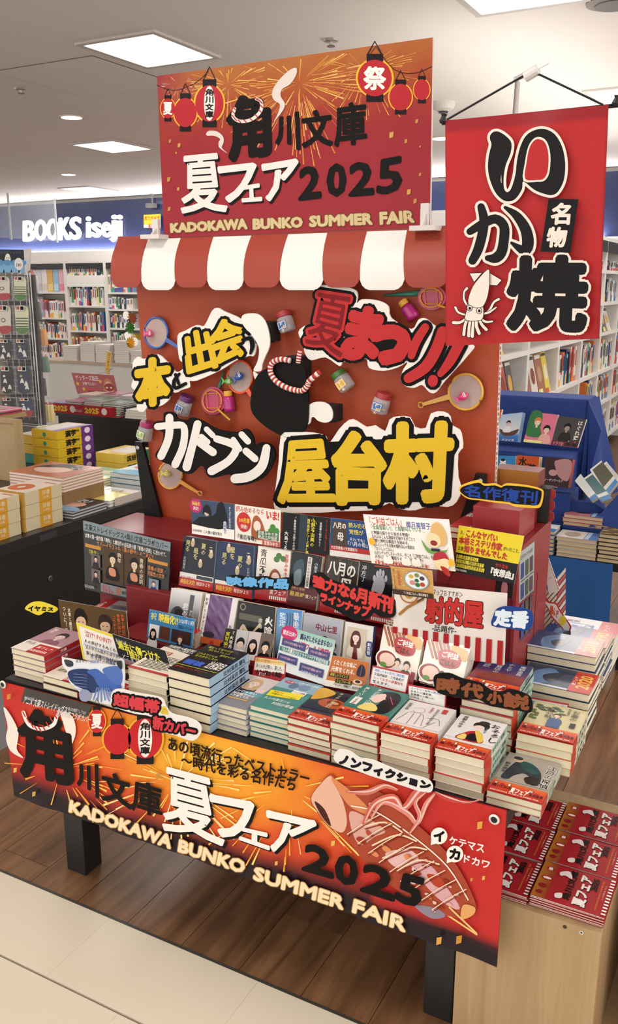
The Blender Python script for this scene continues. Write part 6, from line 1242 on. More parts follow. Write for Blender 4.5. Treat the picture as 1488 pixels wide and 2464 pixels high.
hsign(Kf([(712,90),(718,10),(790,-12),(860,40),(960,80),(1080,100),(1200,140),(1330,185),(1445,220),(1458,290),(1445,385),(1330,392),(1265,350),(1222,398),(1110,425),(1000,372),(900,312),(805,270),(765,175)]),Plane(1.59,.66,.2),'red lettered black heading sign across the face-out books','0f0e0e',
  [('強力な6月新刊',q1_,'d0403c',2.0,None),('ラインナップ',q2_,'d0403c',1.8,None)])
hsign([(541,1396),(560,1383),(600,1388),(640,1386),(660,1392),(698,1390),(700,1414),(688,1421),(640,1418),(600,1420),(560,1410)],Plane(1.60,.66,.2),'pale blue lettered heading sign in the upper face-out row','0f0e0e',
  [('映像作品',[(546,1388),(696,1394),(692,1417),(548,1407)],'6aaee0',1.9,None)])
Mf = lambda L: c_(L,5.314,1060,1130)
hsign(Mf([(243,230),(300,185),(480,133),(555,182),(700,178),(780,210),(850,178),(1100,200),(1285,248),(1318,310),(1285,470),(1200,492),(950,472),(880,442),(700,422),(500,392),(350,372),(248,290)]),Plane(1.69,.9,.0),'yellow rimmed oval heading sign with blue lettering above the red box','e9bc3a',
  [('名作復刊',Mf([(320,200),(1240,290),(1220,440),(320,320)]),'15151a',4.5,None),('名作復刊',Mf([(310,195),(1250,275),(1230,455),(320,335)]),'26459a',1.1,None)],rim=(.965,.8,'15151a'))
Tf = lambda L: c_(L,2.756,800,1200)
hsign(Tf([(1092,730),(1150,714),(1250,724),(1322,750),(1328,830),(1282,877),(1180,862),(1058,842),(1070,770)]),Plane(1.575,.65,.06),'blue heading sign with pale lettering at the end of the striped board','22428a',
  [('定番',Tf([(1085,735),(1305,750),(1290,860),(1075,835)]),'d8e6f0',2.6,None)])
hsign(Cf([(185,880),(230,838),(300,828),(395,858),(432,885),(400,912),(340,905),(290,932),(225,905)]),Plane(1.545,.62,.2),'small yellow zigzag heading sign at the left pile','e0cc3a',[('イヤミス',Cf([(210,860),(400,875),(395,900),(215,900)]),'0f0e0e',.8,None)],th=.001)
Bf = lambda L: c_(L,4.25,1200,1380)
sign('bone_card',Bf([(418,228),(445,218),(470,205),(520,290),(590,300),(635,380),(735,520),(742,570),(702,642),(650,560),(580,490),(540,440),(500,350),(455,290)]),Plane(2.0,.62,.0),'curled white and red cut-out card at the right edge','card',.001,'b8343a',
  lambda a:(a.S(Bf([(435,235),(510,300),(585,315),(625,385),(722,525),(725,570),(702,620),(655,550),(590,480),(550,430),(510,345),(462,285)]),'dcd6d4'),a.Q('読んで',Bf([(535,320),(620,380),(600,460),(530,400)]),'c8563a',g=.6),a.S(Bf([(620,470),(670,430),(695,490),(650,530)]),'d8c83a')),sm=2)

# ---------------------------------------------------------------- wooden cabinet with fair booklets, front right
WC = BEECHV; CX0, CX1, CT = -.424, -.166, .331
wc = empty('wooden_cabinet', V((-.3,1.6,0)), 'low pale wooden cabinet under the right end of the table', 'cabinet')
B((CX0,1.38,.0),(CX1,1.398,CT)).build('front_board', WC, wc, bevel=.001)
B((CX0,1.398,.0),(CX0+.018,1.80,CT)).build('side_board', WC, wc); B((CX1-.018,1.398,.0),(CX1,1.80,CT-.018)).build('side_board', WC, wc)
B((CX0+.018,1.398,CT-.018),(CX1,1.80,CT)).build('top_board', WC, wc); B((CX0+.018,1.782,0),(CX1-.018,1.80,CT-.018)).build('rear_board', WC, wc)
B((CX1,1.42,0),(CX1+.05,1.80,.02)).build('plinth', WC, wc)
for px,py,c in ((1360,2230,'3a2c20'),(1400,2244,'e6e2da')):
    p = PY(px,py,1.38); MB().lathe([(.0035,0),(.0035,.0008)], p, (0,-1,0), 14).build('screw_cap', mat(c,.4), wc)
p = PY(1400,2244,1.379); MB().box((p.x-.002,1.3775,p.z-.0003),(p.x+.002,1.3792,p.z+.0003)).box((p.x-.0003,1.3774,p.z-.002),(p.x+.0003,1.379,p.z+.002)).build('screw_slot', mat('2a2a2a',.5), wc, kind='stuff')
wc2 = empty('wooden_cabinet', V((-.05,1.9,0)), 'second pale wooden cabinet cut off by the right picture edge', 'cabinet')
B((-.112,1.50,.0),(.25,1.52,.33)).build('front_board', WC, wc2, bevel=.001); B((-.112,1.52,.0),(-.094,1.9,.33)).build('side_board', WC, wc2); B((-.094,1.52,.312),(.25,1.9,.33)).build('top_board', WC, wc2)
def D_fair(a, glare=0):
    H = a.H   # canvas: x along booklet height (printed sideways), drawn rotated
    a.R(0,0,100,H,'a2232b'); a.field(0,0,20,H,4,8,lambda u,v: mixc(C('b5762c'),C('8a2a24'),u*.8+.2*noise2(u*5,v*9)))
    a.E(12,H*.18,5.5,5,'a2232b'); a.Q('祭',[(9,H*.14),(15,H*.22)],'f0e6dc',g=.3); a.E(12,H*.45,8,5,'a2232b'); a.E(12,H*.45,6,2.6,'efe6dc'); a.E(10,H*.68,6,5,'8a1f24'); a.E(9,H*.86,5,4,'8a1f24')
    def rq(t,x0,y0,x1,y1,c,g=0,sh=None):  # text running up the booklet (rotated 90 degrees)
        a.Q(t,[(x0,y1),(x0,y0),(x1,y0),(x1,y1)],c,g=g,sh=sh)
    rq('角川文庫',40,H*.06,50,H*.86,'1d1517',.6); rq('夏フェア',55,H*.10,71,H*.92,'efe8e2',.9,(1.2,.8,'1d1517')); rq('2025',72,H*.1,80,H*.42,'1d1517',.6)
    rq('KADOKAWA BUNKO SUMMER FAIR',84,H*.1,86.5,H*.9,'d8903a'); rq('いか夏まつり',89,H*.2,91,H*.6,'d8c0a8')
    a.S([(26,H*.2),(38,H*.12),(44,H*.3),(34,H*.26),(28,H*.3)],'e6dcd8'); a.S([(30,H*.8),(38,H*.74),(40,H*.86),(32,H*.9)],'e6dcd8')
    for i in range(12): a.R(94,H*(i/12+.01),100,H*(i/12+.05),'f0e8e4')
def booklets(x0, x1, y0, y1, n, where, seed):
    r = random.Random(seed); z = CT+.0004; t = .0032
    key = (round(x1-x0,3),round(y1-y0,3))
    cm = mat('a2232b',.25,coat=.5)
    me = MB().box((0,0,0),(x1-x0,y1-y0,.0006)).box((0,0,t-.0006),(x1-x0,y1-y0,t)).mesh('fair_booklet',(0,0,0),cm); mp_ = MB().box((.0006,.0006,.0006),(x1-x0-.0006,y1-y0-.0006,t-.0006)).mesh('pages',(0,0,0),mat('d8cfc6',.7))
    for i in range(n):
        o = bpy.data.objects.new('fair_booklet', me); COL.objects.link(o); o.location = (x0+r.uniform(-.0015,.0015),y0+r.uniform(-.002,.002),z); o.rotation_euler = (0,0,r.uniform(-.008,.008))
        tag(o, ('red fair booklet topmost ' if i == n-1 else ORD[min(9,n-1-i)]+' red fair booklet from the top ')+where, 'booklet', 'red fair booklets '+where)
        c = bpy.data.objects.new('pages', mp_); COL.objects.link(c); c.parent = o; z += t+.0004
    a = Art(None,(0,0,1),.00006).fit([V((0,y1-y0,t+.0001)),V((x1-x0,y1-y0,t+.0001)),V((x1-x0,0,t+.0001)),V((0,0,t+.0001))]); D_fair(a)
    c = bpy.data.objects.new('cover_print', a.mesh('cover_print',(0,0,0),ink(.22,.6))); COL.objects.link(c); c.parent = o
booklets(-.296,-.166,1.394,1.503,7,'at the front right of the wooden cabinet',1)
booklets(-.296,-.166,1.507,1.612,7,'in the middle right of the wooden cabinet',2)
booklets(-.298,-.168,1.616,1.724,7,'at the rear right of the wooden cabinet',3)
booklets(-.424,-.299,1.392,1.498,5,'at the front left of the wooden cabinet',4)
booklets(-.424,-.300,1.502,1.608,6,'in the middle left of the wooden cabinet',5)
booklets(-.426,-.302,1.612,1.72,6,'at the rear left of the wooden cabinet',6)

# ---------------------------------------------------------------- black counter on the left with dictionaries and magazines
lc = empty('black_counter', V((-2.9,2.5,0)), 'long black counter at the left carrying dictionaries and magazines', 'counter')
B((-3.5,1.60,TZ-.045),(-2.385,3.62,TZ)).build('counter_top', mat('222124',.35,coat=.1), lc, bevel=.002); B((-3.48,1.62,.0),(-2.39,3.60,TZ-.045)).build('carcass', mat('111012',.5), lc)
p = PX(120,1392,-2.389); MB().lathe([(.012,0),(.012,.004),(.009,.006)], p, (1,0,0), 18).build('lock', mat('77777a',.3,metal=.8), lc); MB().box((p.x+.006,p.y-.001,p.z-.006),(p.x+.0065,p.y+.001,p.z+.006)).build('keyhole', mat('111111',.5), lc)
for yy in (2.3,2.95): B((-2.3849,yy,TZ-.035),(-2.3835,yy+.09,TZ-.012)).build('label_holder', mat('3a393d',.3), lc)
gb2 = B((-2.38,1.38,0),(-2.043,1.77,.223)).build('plinth_box', mat('a3a6ab',.5), None, 'pale grey low box beside the black counter at the left edge', 'box', bevel=.002)
r = card('side_card',[PX(278,1199,-2.40),PX(345,1180,-2.40),PX(345,1222,-2.40),PX(278,1238,-2.40)],'pale grey card panel at the edge of the black counter','card',th=.004,col='c6bcb4')
def blk(name, x0,x1,y0,y1,z0,z1,col,label,cat,group=None,rough=.4,draw=None,side=None,front=None,coat=.2,pages=None,yaw=0):
    """a lying box, book or magazine with pages between two covers when pages is a colour"""
    if pages:
        o = MB().box((x0,y0,z0),(x1,y1,z0+.001)).box((x0,y0,z1-.001),(x1,y1,z1)).build(name, mat(col,rough,coat=coat), None, label, cat, group); MB().box((x0+.002,y0+.002,z0+.001),(x1-.002,y1-.002,z1-.001)).build('pages', mat(pages,.7), o)
    else: o = MB().box((x0,y0,z0),(x1,y1,z1)).build(name, mat(col,rough,coat=coat), None, label, cat, group, bevel=.0015)
    if draw: a = Art(None,(0,0,1),.0003).fit([V((x0,y1,z1)),V((x1,y1,z1)),V((x1,y0,z1)),V((x0,y0,z1))]); draw(a); a.build('cover_print', ink(.3,.35), o)
    if side: a = Art(None,(1,0,0),.0003).fit([V((x1,y0,z1)),V((x1,y1,z1)),V((x1,y1,z0)),V((x1,y0,z0))]); side(a); a.build('side_print', ink(.4,.1), o)
    if front: a = Art(None,(0,-1,0),.0003).fit([V((x0,y0,z1)),V((x1,y0,z1)),V((x1,y0,z0)),V((x0,y0,z0))]); front(a); a.build('front_print', ink(.4,.1), o)
    return o
def s_box(a): H=a.H; a.R(40,0,72,H,'dba23a'); a.R(0,0,4,H,'cc9a44'); a.T('辞書',48,H*.15,H*.4,'f2e3b8'); a.T('小学館',48,H*.6,H*.22,'f2e3b8')
def t_box(a): a.R(0,0,100,a.H,'e6d6c4'); a.E(40,a.H*.6,34,a.H*.26,'cf6a3c'); a.S([(30,a.H*.6),(40,a.H*.5),(50,a.H*.6),(40,a.H*.7)],'e6d6c4'); a.T('例解学習',54,8,12,'c84a3c',w=40); a.R(0,a.H-6,100,a.H,'cfa24a')
for k,(y0,y1,nm) in enumerate([(2.272,2.472,'rear'),(2.045,2.255,'front')]):
    for i in range(3):
        zz = TZ+.0004+i*(.0495+.0008)
        blk('slipcase_box',-2.427-.15+.004*i,-2.427+.002*i,y0,y1,zz,zz+.0495,'d8cca8','cream slipcased dictionary with orange stripe, %s in the %s pile at left'%(['lowest','middle','topmost'][i],nm),'book','cream slipcased dictionaries at left',draw=t_box if i == 2 else None,side=s_box,front=lambda a:(a.R(0,0,100,a.H,'cf9f4c')))
for i in range(5):
    zz = TZ+.0004+i*.0122
    if i == 0: blk('crate_riser',-2.80,-2.50,2.56,2.80,TZ+.0003,TZ+.085,'8a6a44','low support under the peach magazines','box')
    blk('magazine',-2.80,-2.50,2.56,2.80,TZ+.086+i*.012,TZ+.0975+i*.012,'c4895f','peach coloured large magazine, %s in the pile behind the slipcased dictionaries'%['lowest','second from bottom','middle','second from top','topmost'][i],'magazine','peach magazines at left',pages='e6d8d0',draw=(lambda a:(a.R(0,0,100,a.H,'b56a44'),a.E(46,a.H*.5,30,a.H*.3,'e0b8a4'),a.S([(10,40),(30,10),(70,8),(80,30),(50,26)],'2c1c18'),a.T('ことば',60,10,18,'f2e6de',w=36))) if i == 4 else None)
for i in range(3): blk('magazine',-2.62,-2.40,2.50,2.70,TZ+.0004+i*.0115,TZ+.0108+i*.0115,'23262c','glossy black and blue magazine, %s of three at the counter edge'%['lowest','middle','topmost'][i],'magazine','black magazines at left',pages='b9bcc0',draw=(lambda a:(a.R(0,0,100,a.H,'1c1e24'),a.S([(4,70),(50,60),(96,70),(96,a.H),(4,a.H)],'8ab0d8'),a.T('WAIZU',8,8,26,'f0f0f0',w=70,g=.6),a.E(70,50,20,16,'d8a898'),a.E(34,56,14,12,'e8e8ec'))) if i == 2 else None)
for i in range(2): blk('magazine',-2.62,-2.41,2.725,2.94,TZ+.0004+i*.0135,TZ+.0125+i*.0135,'e8e4da','white and yellow workbook, %s of two on the counter edge'%['lower','upper'][i],'magazine','white workbooks at left',pages='f0eee8',draw=(lambda a:(a.R(0,0,100,a.H,'ece8e2'),a.R(50,30,100,a.H,'e8dc6a'),a.T('ドリル',20,10,22,'3a3a44',w=50),a.E(30,60,18,12,'9ac0d8'))) if i == 1 else None)
for i in range(4): blk('magazine',-2.86,-2.655,2.83,3.02,TZ+.0004+i*.012,TZ+.011+i*.012,'e0d448','yellow workbook, %s behind the black magazines'%['lowest','second','third','topmost'][i],'magazine','yellow workbooks at left',pages='f0eee8',draw=(lambda a:(a.R(0,0,100,a.H,'e6da50'),a.T('算数',30,30,30,'d8702c',w=50),a.R(10,70,90,80,'f2ecc0'))) if i == 3 else None)
for i in range(3): blk('textbook',-2.66,-2.44,3.02,3.26,TZ+.0004+i*.0245,TZ+.0235+i*.0245,'4a94b8','blue thick textbook, %s of three near the orange panel'%['lowest','middle','topmost'][i],'book','blue textbooks at left',pages='e0e4e6',side=lambda a:(a.R(0,0,100,a.H,'56788a'),a.T('自由自在',40,a.H*.2,a.H*.6,'e0d8a0',w=46)),draw=(lambda a:(a.R(0,0,100,a.H,'d4e2ea'),a.E(40,40,26,20,'c8546a'),a.S([(10,80),(60,70),(96,90),(90,a.H),(10,a.H)],'4aa0c8'))) if i == 2 else None)
for i in range(2): blk('textbook',-2.93,-2.70,3.06,3.25,TZ+.0004+i*.016,TZ+.015+i*.016,'9ad0b0','pale green workbook, %s of two in front of the yellow dictionaries'%['lower','upper'][i],'book','green workbooks at left',pages='e0e4e6',draw=(lambda a:(a.R(0,0,100,a.H,'a4d4b4'),a.E(50,44,24,18,'e8e4d8'),a.E(66,80,14,12,'5a7a9a'))) if i == 1 else None)
def s_dic(a): H=a.H; a.R(0,0,66,H,'d8b22c'); a.R(66,0,100,H,'6a3a86'); a.E(83,H*.5,8,H*.34,'e6dcec'); a.Q('漢字',[(22,H*.16),(50,H*.84)],'2a2414',g=.8); a.T('辞典',50,H*.2,H*.3,'2a2414')
for i in range(5):
    blk('dictionary',-3.20,-3.034,3.09,3.34,TZ+.0004+i*.044,TZ+.043+i*.044,'d8b22c','yellow and purple kanji dictionary, %s in the tall pile'%['lowest','second from bottom','middle','second from top','topmost'][i],'book','yellow and purple dictionaries at left',side=s_dic,front=lambda a:(a.E(50,a.H*.5,7,a.H*.26,'3a8a7a'),a.R(30,a.H*.84,70,a.H*.88,'6a5a20')),draw=(lambda a:(a.R(0,0,100,a.H,'d8b22c'),a.R(8,8,76,a.H-8,'d8d4cc'),a.R(80,0,100,a.H,'8a5aa4'))) if i == 4 else None)
for i in range(2): blk('dictionary',-2.98,-2.80,3.29,3.52,TZ+.0004+i*.046,TZ+.045+i*.046,'e0be4a','yellow and green dictionary, %s beside the tall dictionary pile'%['lower','upper'][i],'book','yellow and green dictionaries at left',side=lambda a:(a.R(72,0,100,a.H,'2f7d5c'),a.Q('国語',[(10,a.H*.2),(40,a.H*.8)],'3a3018',g=.4)),draw=(lambda a:(a.R(0,0,100,a.H,'e6c44a'),a.R(20,10,96,a.H-30,'e6e2dc'))) if i == 1 else None)
for i in range(3): blk('dictionary',-3.48,-3.32,3.26,3.52,TZ+.0004+i*.05,TZ+.049+i*.05,['2f8f84','e0b83a','dcb53a'][i],'dictionary with %s at the far left beside the sock rack'%['teal spine','plain yellow spine','yellow spine and red end'][i],'book',side=lambda a:(a.R(70,0,100,a.H,'b8303a'),a.Q('国語辞典',[(16,a.H*.2),(60,a.H*.8)],'2a2414',g=.4)),draw=(lambda a:(a.R(0,0,100,a.H,'e6e0da'),a.E(40,50,20,14,'c8404a'),a.E(70,80,14,10,'3a4a5a'))) if i == 2 else None)
ep = Plane(2.9)
ew = empty('wooden_stand', V((-3.2,2.95,TZ)), 'pale wooden framed end panel at the left picture edge', 'stand')
B((-3.44,2.90,TZ),(-3.088,2.93,.826)).build('end_panel', wood_mat('oak_panel','98815c','aa9268','b8a078',3,50,.5,.05,False), ew)
for a_,b_ in [((-3.44,2.893,.808),(-3.088,2.90,.826)),((-3.106,2.893,TZ),(-3.088,2.90,.808))]: B(a_,b_).build('edge_frame', BEECHV, ew)
B((-3.44,2.93,.806),(-3.255,3.12,.826)).build('stand_top', BEECH, ew)
for i in range(4): blk('comic_magazine',-3.42,-3.26+.0*i,2.91,3.10,.8265+i*.006,.8318+i*.006,['c8404a','3a3a44','e0507a','e8c0cc'][i],'thin %s comic magazine on top of the wooden end panel'%['red','dark','magenta','pink'][i],'magazine',draw=(lambda a:(a.R(0,0,100,a.H,'e0a0b4'),[a.E((i*37)%90+5,(i*23)%int(a.H-12)+6,9,6,['c83a5a','f0e6e8','4a9ac0','f0c84a'][i%4]) for i in range(12)])) if i == 3 else None)

# ---------------------------------------------------------------- second black counter with fortune books
c2 = empty('black_counter', V((-3.2,4.2,0)), 'taller black counter behind the left one with thin fortune books on top', 'counter')
B((-3.77,3.86,0),(-2.3,4.7,.68)).build('carcass', mat('131012',.5), c2); B((-3.78,3.85,.68),(-2.29,4.71,.70)).build('counter_top', mat('1c1a1d',.4), c2)
q2p = Plane(3.845)
card('poster',[(152,1015),(208,1020),(209,1066),(155,1064)],'small red fortune poster on the black counter front','poster',plane=q2p,th=.001,col='9c2c2e',draw=lambda a:(a.T('超★開運',6,5,22,'e8dcd4',w=70,g=.6),a.E(88,14,10,11,'e0b03a'),a.R(8,34,74,52,'e0c03a'),a.T('止まらない!',12,34,15,'7a2020',w=58),[a.E(12+i*9,62,3.4,3.4,'e6dcd8') for i in range(6)],[a.E(12+i*9,74,3.4,3.4,'8a9ab8') for i in range(6)],a.T('2025',58,72,14,'e8c23a',w=36,g=.4)))
ft = B((-3.86,3.838,.70),(-3.29,4.20,.7035)).build('display_tray', mat('9c262c',.4,coat=.2), None, 'red display tray with 2025 lettering under the thin fortune books', 'tray')
def st25(a): a.R(0,0,100,a.H,'a5262c'); [ (a.T('2025',16+i*46,a.H*.1,a.H*.75,'e8b93a',w=22,g=.5),a.E(44+i*46,a.H*.5,4,a.H*.36,'e6d8d4'),a.T('五星三心占い',2+i*44,a.H*.45,a.H*.3,'e6d8d4',w=12)) for i in range(2)]
card('tray_front',[V((-3.86,3.837,.757)),V((-3.34,3.837,.757)),V((-3.34,3.837,.702)),V((-3.86,3.837,.702))],None,None,th=.002,col='a5262c',draw=st25,parent=ft)
card('tray_side',[V((-3.34,3.837,.757)),V((-3.29,4.19,.757)),V((-3.29,4.19,.702)),V((-3.34,3.837,.702))],None,None,th=.002,col='96222a',draw=lambda a:(a.E(16,a.H*.5,5,a.H*.3,'e6d8d4'),a.R(40,a.H*.3,46,a.H*.8,'e6d8d4')),parent=ft)
tb3 = ['e0c8d0','8a3a5a','c8a0b0','4a6a5a','7a5a8a','d8c8b8']
for j,(x0,y0,n) in enumerate([(-3.84,3.86,5),(-3.70,3.85,7),(-3.56,3.86,8),(-3.43,3.87,7),(-3.78,4.05,8),(-3.60,4.05,9),(-3.44,4.05,9)]):
    for i in range(n):
        blk('fortune_book',x0+rnd.uniform(-.003,.003),x0+.12,y0+rnd.uniform(-.004,.004),y0+.16,.7045+i*.0105,.7142+i*.0105,tb3[(j+i*(i==n-1))%6],'thin paperback number two'.replace('number two','')+'fortune book, %s in %s pile on the red tray'%(('topmost' if i == n-1 else ORD[min(9,n-1-i)]+' from top'),['first front','second front','third front','fourth front','rear left','rear middle','rear right'][j]),'book','thin fortune books on the red tray',pages='cfcac4')
card('fortune_board',[(172,897),(273,903),(282,950),(187,948)],'red standing board with yellow stars and a masked face','sign',plane=Plane(4.23,.7,.12),th=.004,col='9c2428',draw=lambda a:(a.T('ゲッターズ飯田',6,3,11,'e6d4d0',w=56),a.T('五星三心占い',20,16,7,'e6d4d0',w=34),[a.P([(x+r_*(1 if k%2 == 0 else .45)*math.sin(k*math.pi/5),y-r_*(1 if k%2 == 0 else .45)*math.cos(k*math.pi/5)) for k in range(10)],'e0b83a') for x,y,r_ in ((8,20,5),(20,30,5),(12,42,4),(48,40,7),(66,14,5),(66,44,5))],a.R(26,30,54,a.H,'c8484a'),a.R(29,33,51,a.H,'7a2a2c'),a.S([(70,a.H),(72,20),(80,8),(92,10),(97,26),(95,a.H)],'b87a4a'),a.E(84,28,10,15,'dcae98'),a.S([(73,24),(80,18),(92,18),(96,26),(90,32),(78,32)],'9c2028'),a.E(79,26,2.4,1.6,'f0e4e0'),a.E(89,26,2.4,1.6,'f0e4e0')))
wv = empty('clip_sign', PY(262,975,4.3), 'narrow yellow sign held up by a wire clip above the fortune books', 'sign')
P5 = Plane(4.3)
card('sign_card',[(258,842),(270,846),(263,902),(252,896)],None,None,plane=P5,th=.001,col='e0b43a',parent=wv,draw=lambda a:(a.R(0,0,100,18,'f0eee8'),vt(a,'はじめての',22,30,60,'8a2a24')))
MB().tube([P5(215,906),P5(262,892),P5(272,886)],.002,5).tube([P5(270,888),P5(285,955),P5(285,992)],.002,5).tube([P5(262,842),P5(276,852)],.002,5).build('wire', mat('a9a9a9',.3,metal=.8), wv)
def whitepile(x0,y0,w_,d_,z,n,t,lab,grp,cols=('e6e2dc',)):
    for i in range(n): blk('paper_book',x0+rnd.uniform(-.004,.004),x0+w_,y0+rnd.uniform(-.004,.004),y0+d_,z+i*(t+.0006),z+t+i*(t+.0006),cols[i%len(cols)],lab%ORD[min(9,n-1-i)],'book',grp,pages='dedad2')
whitepile(-3.26,3.86,.17,.13,.7005,3,.016,'white book, %s in the right pile at the counter edge','white books on the rear counter right')
for i in range(3): blk('black_spine_book',-3.275+.0,-3.262+.0,3.87,4.0,.7005+i*.02,.7195+i*.02,'1b1b1e','small black spined book, %s beside the white pile'%['lowest','middle','topmost'][i],'book','black spined books on the rear counter')
tb_ = B((-3.255,4.12,.7005),(-3.09,4.19,.86)).build('boxed_book', mat('3a7f94',.4), None, 'upright teal boxed book standing on the rear counter', 'box', bevel=.002)
card('front_label',[V((-3.235,4.119,.855)),V((-3.092,4.119,.855)),V((-3.092,4.119,.705)),V((-3.235,4.119,.705))],None,None,th=.0006,col='e0e2de',parent=tb_,draw=lambda a:(a.P([(30,70),(50,50),(66,90),(34,100)],'b85a3c'),a.E(80,70,8,10,'5a94a4')))
# island of white books further back at the left
il = empty('book_island', V((-5.6,6.4,0)), 'far low island table with white book piles between racks and bookcases', 'table')
B((-6.6,6.5,0),(-3.6,7.3,.70)).build('carcass', mat('d9d5cf',.6), il); B((-6.62,6.48,.70),(-3.58,7.32,.72)).build('island_top', mat('b9a690',.5), il)
for j in range(12): whitepile(-6.25+j*.21,6.52+(j%2)*.02,.18,.24,.7205,[7,9,8,10,6,5,4,5,8,7,9,8][j],.02,'white paperbound book, %s in island pile '+['one by the rack','two','three','four','five','six','seven','eight','nine','ten','eleven','twelve'][j],'white books on the far island',('e8e4dc','dedad2'))
for i in range(6): blk('orange_book',-4.95,-4.62,6.85,7.1,.90+.0005+i*.032,.93+i*.032,'d8603a','orange banded book, %s in the far pile on the island'%ORD[5-i],'book','orange books on the far island',side=lambda a:(a.R(50,0,100,a.H,'e8e2da')))
B((-4.97,6.83,.7205),(-4.60,7.12,.90)).build('pile_support', mat('e6e2dc',.5), None, 'white carton under the orange banded books', 'box')

# ---------------------------------------------------------------- sock rack
rk = empty('sock_rack', V((-3.7,3.45,TZ)), 'tall wire rack hung with packaged socks at the left edge', 'rack')
kp = Plane(3.44)
GM = mat('c9c9cb',.3,metal=.7)
x0, x1 = kp(-10,700).x, kp(66,660).x
for xx in (x1,x1+.018): MB().tube([V((xx,3.44,.70)),V((xx,3.44,1.49))],.0035,6).build('upright', GM, rk)
mb = MB()
for i in range(24): mb.tube([V((x0,3.445,.74+i*.032)),V((x1,3.445,.74+i*.032))],.0015,4)
for i in range(5): mb.tube([V((x0+.03+i*.045,3.447,.72)),V((x0+.03+i*.045,3.447,1.49))],.0015,4)
mb.build('wire_grid', GM, rk, kind='stuff')
MB().box((x0,3.46,TZ),(x1+.02,3.475,1.48)).build('rear_panel', mat('5c5a5c',.6), rk)
MB().tube([V((x0,3.36,.705)),V((x1+.06,3.36,.705))],.004,6).tube([V((x0,3.44,.70)),V((x1+.06,3.44,.70))],.004,6).tube([V((x1+.06,3.36,.705)),V((x1+.06,3.44,.70))],.004,6).tube([V((x1,3.44,.70)),V((x1,3.44,TZ))],.006,6).build('shelf_wire', GM, rk)
def hd(a): H=a.H; a.R(0,0,100,H,'17181c'); a.T('おばけ ソックス',10,3,9,'3a5a7a',w=80); a.S([(28,22),(34,12),(44,12),(50,24),(50,44),(56,54),(64,58),(54,62),(42,58),(34,46),(24,36),(16,34),(18,28),(26,32)],'ece8de'); a.E(36,22,1.4,2,'2a2a2e',8); a.E(44,22,1.4,2,'2a2a2e',8); a.R(0,H-26,100,H,'7ab0d8'); [a.E(10+i*28,H-26,14,8,'5a94c8') for i in range(4)]; [a.P([(20+i*28,H),(24+i*28,H-10),(28+i*28,H)],'17181c') for i in range(3)]; a.E(80,H*.62,16,16,'e9e6e2'); a.T('580',70,H*.55,13,'2a2a30',w=20)
hc = card('header_board',[(-6,600),(57,601),(60,656),(-6,656)],'black header board with a white ghost and price on the sock rack','sign',plane=Plane(3.40),th=.003,col='17181c',draw=hd)
MB().prism([Plane(3.40)(57,600),Plane(3.45)(76,596),Plane(3.46)(72,650),Plane(3.40)(60,656)],(.002,0,0)).build('side_flange', mat('d8d6d4',.5), hc)
MB().box((x0,3.404,1.485),(x0+.01,3.44,1.5)).box((x1-.02,3.404,1.485),(x1-.01,3.44,1.5)).build('bracket', GM, hc)
bagm = bpy.data.materials.new('clear_bag'); bagm.use_nodes = True; nb = bagm.node_tree.nodes['Principled BSDF']; nb.inputs['Alpha'].default_value = .1; nb.inputs['Roughness'].default_value = .12; nb.inputs['Base Color'].default_value = (.9,.9,.92,1)
kq = Plane(3.40)
def sock(x0_,y0_,x1_,y1_,kind,lab):
    q = [kq(x0_,y0_),kq(x1_,y0_+.5),kq(x1_+3,y1_),kq(x0_+3,y1_)]
    r = MB().prism([p+V((0,-.012,0)) for p in q],(0,.022,0)).build('sock_pack', bagm, None, lab, 'socks', 'packaged socks on the rack')
    cols = {'g':'d9d8b8','r':'d9d2c4','n':'1c2748','k':'16171b','m':'22305a'}
    a = Art(None,(0,-1,0),.0004).fit([p+V((0,-.002,0)) for p in q],100); H = a.H
    a.S([(14,8),(86,8),(90,H*.5),(86,H*.88),(60,H*.98),(30,H*.97),(12,H*.86),(10,H*.5)],cols[kind])
    if kind == 'g': [a.R(12,H*(.42+i*.09),88,H*(.46+i*.09),'3f5a38') for i in range(4)]; a.S([(14,H*.76),(86,H*.76),(82,H*.9),(60,H*.97),(32,H*.96),(16,H*.88)],'4c7a3c')
    if kind == 'r': a.S([(12,H*.72),(88,H*.7),(84,H*.9),(60,H*.97),(30,H*.97),(14,H*.88)],'a82a34'); a.E(40,H*.5,16,H*.07,'4a2c2a'); a.E(40,H*.5,11,H*.045,'d9d2c4')
    if kind in 'nkm': [(a.S([(x,y*H),(x+8,y*H-8),(x+16,y*H),(x+20,y*H+16),(x+8,y*H+12),(x-4,y*H+14)],'e6e4de')) for x,y in ((30,.5),(60,.72),(20,.8) if kind == 'k' else (56,.6))]; a.E(34,H*.36,9,H*.04,'b8b45a' if kind == 'n' else 'e6e4de')
    if kind == 'm': a.S([(12,H*.7),(88,H*.66),(84,H*.9),(60,H*.97),(30,H*.97),(14,H*.88)],'a82a34')
    a.build('sock_pair', ink(.8), r)
    a = Art(None,(0,-1,0),.0004).fit([p+V((0,-.0125,0)) for p in q],100); H = a.H; a.R(24,3,76,H*.18,'e4e2dc'); a.R(28,5,46,H*.15,'b86a5a'); a.R(52,5,72,H*.16,'17181c'); a.build('header_label', ink(.4), r)
rows = [(664,724,'r','g',28,66),(734,806,'r','g',31,72),(815,866,'k','n',33,70),(880,948,'k','n',36,76),(955,1004,'k','m',40,82)]
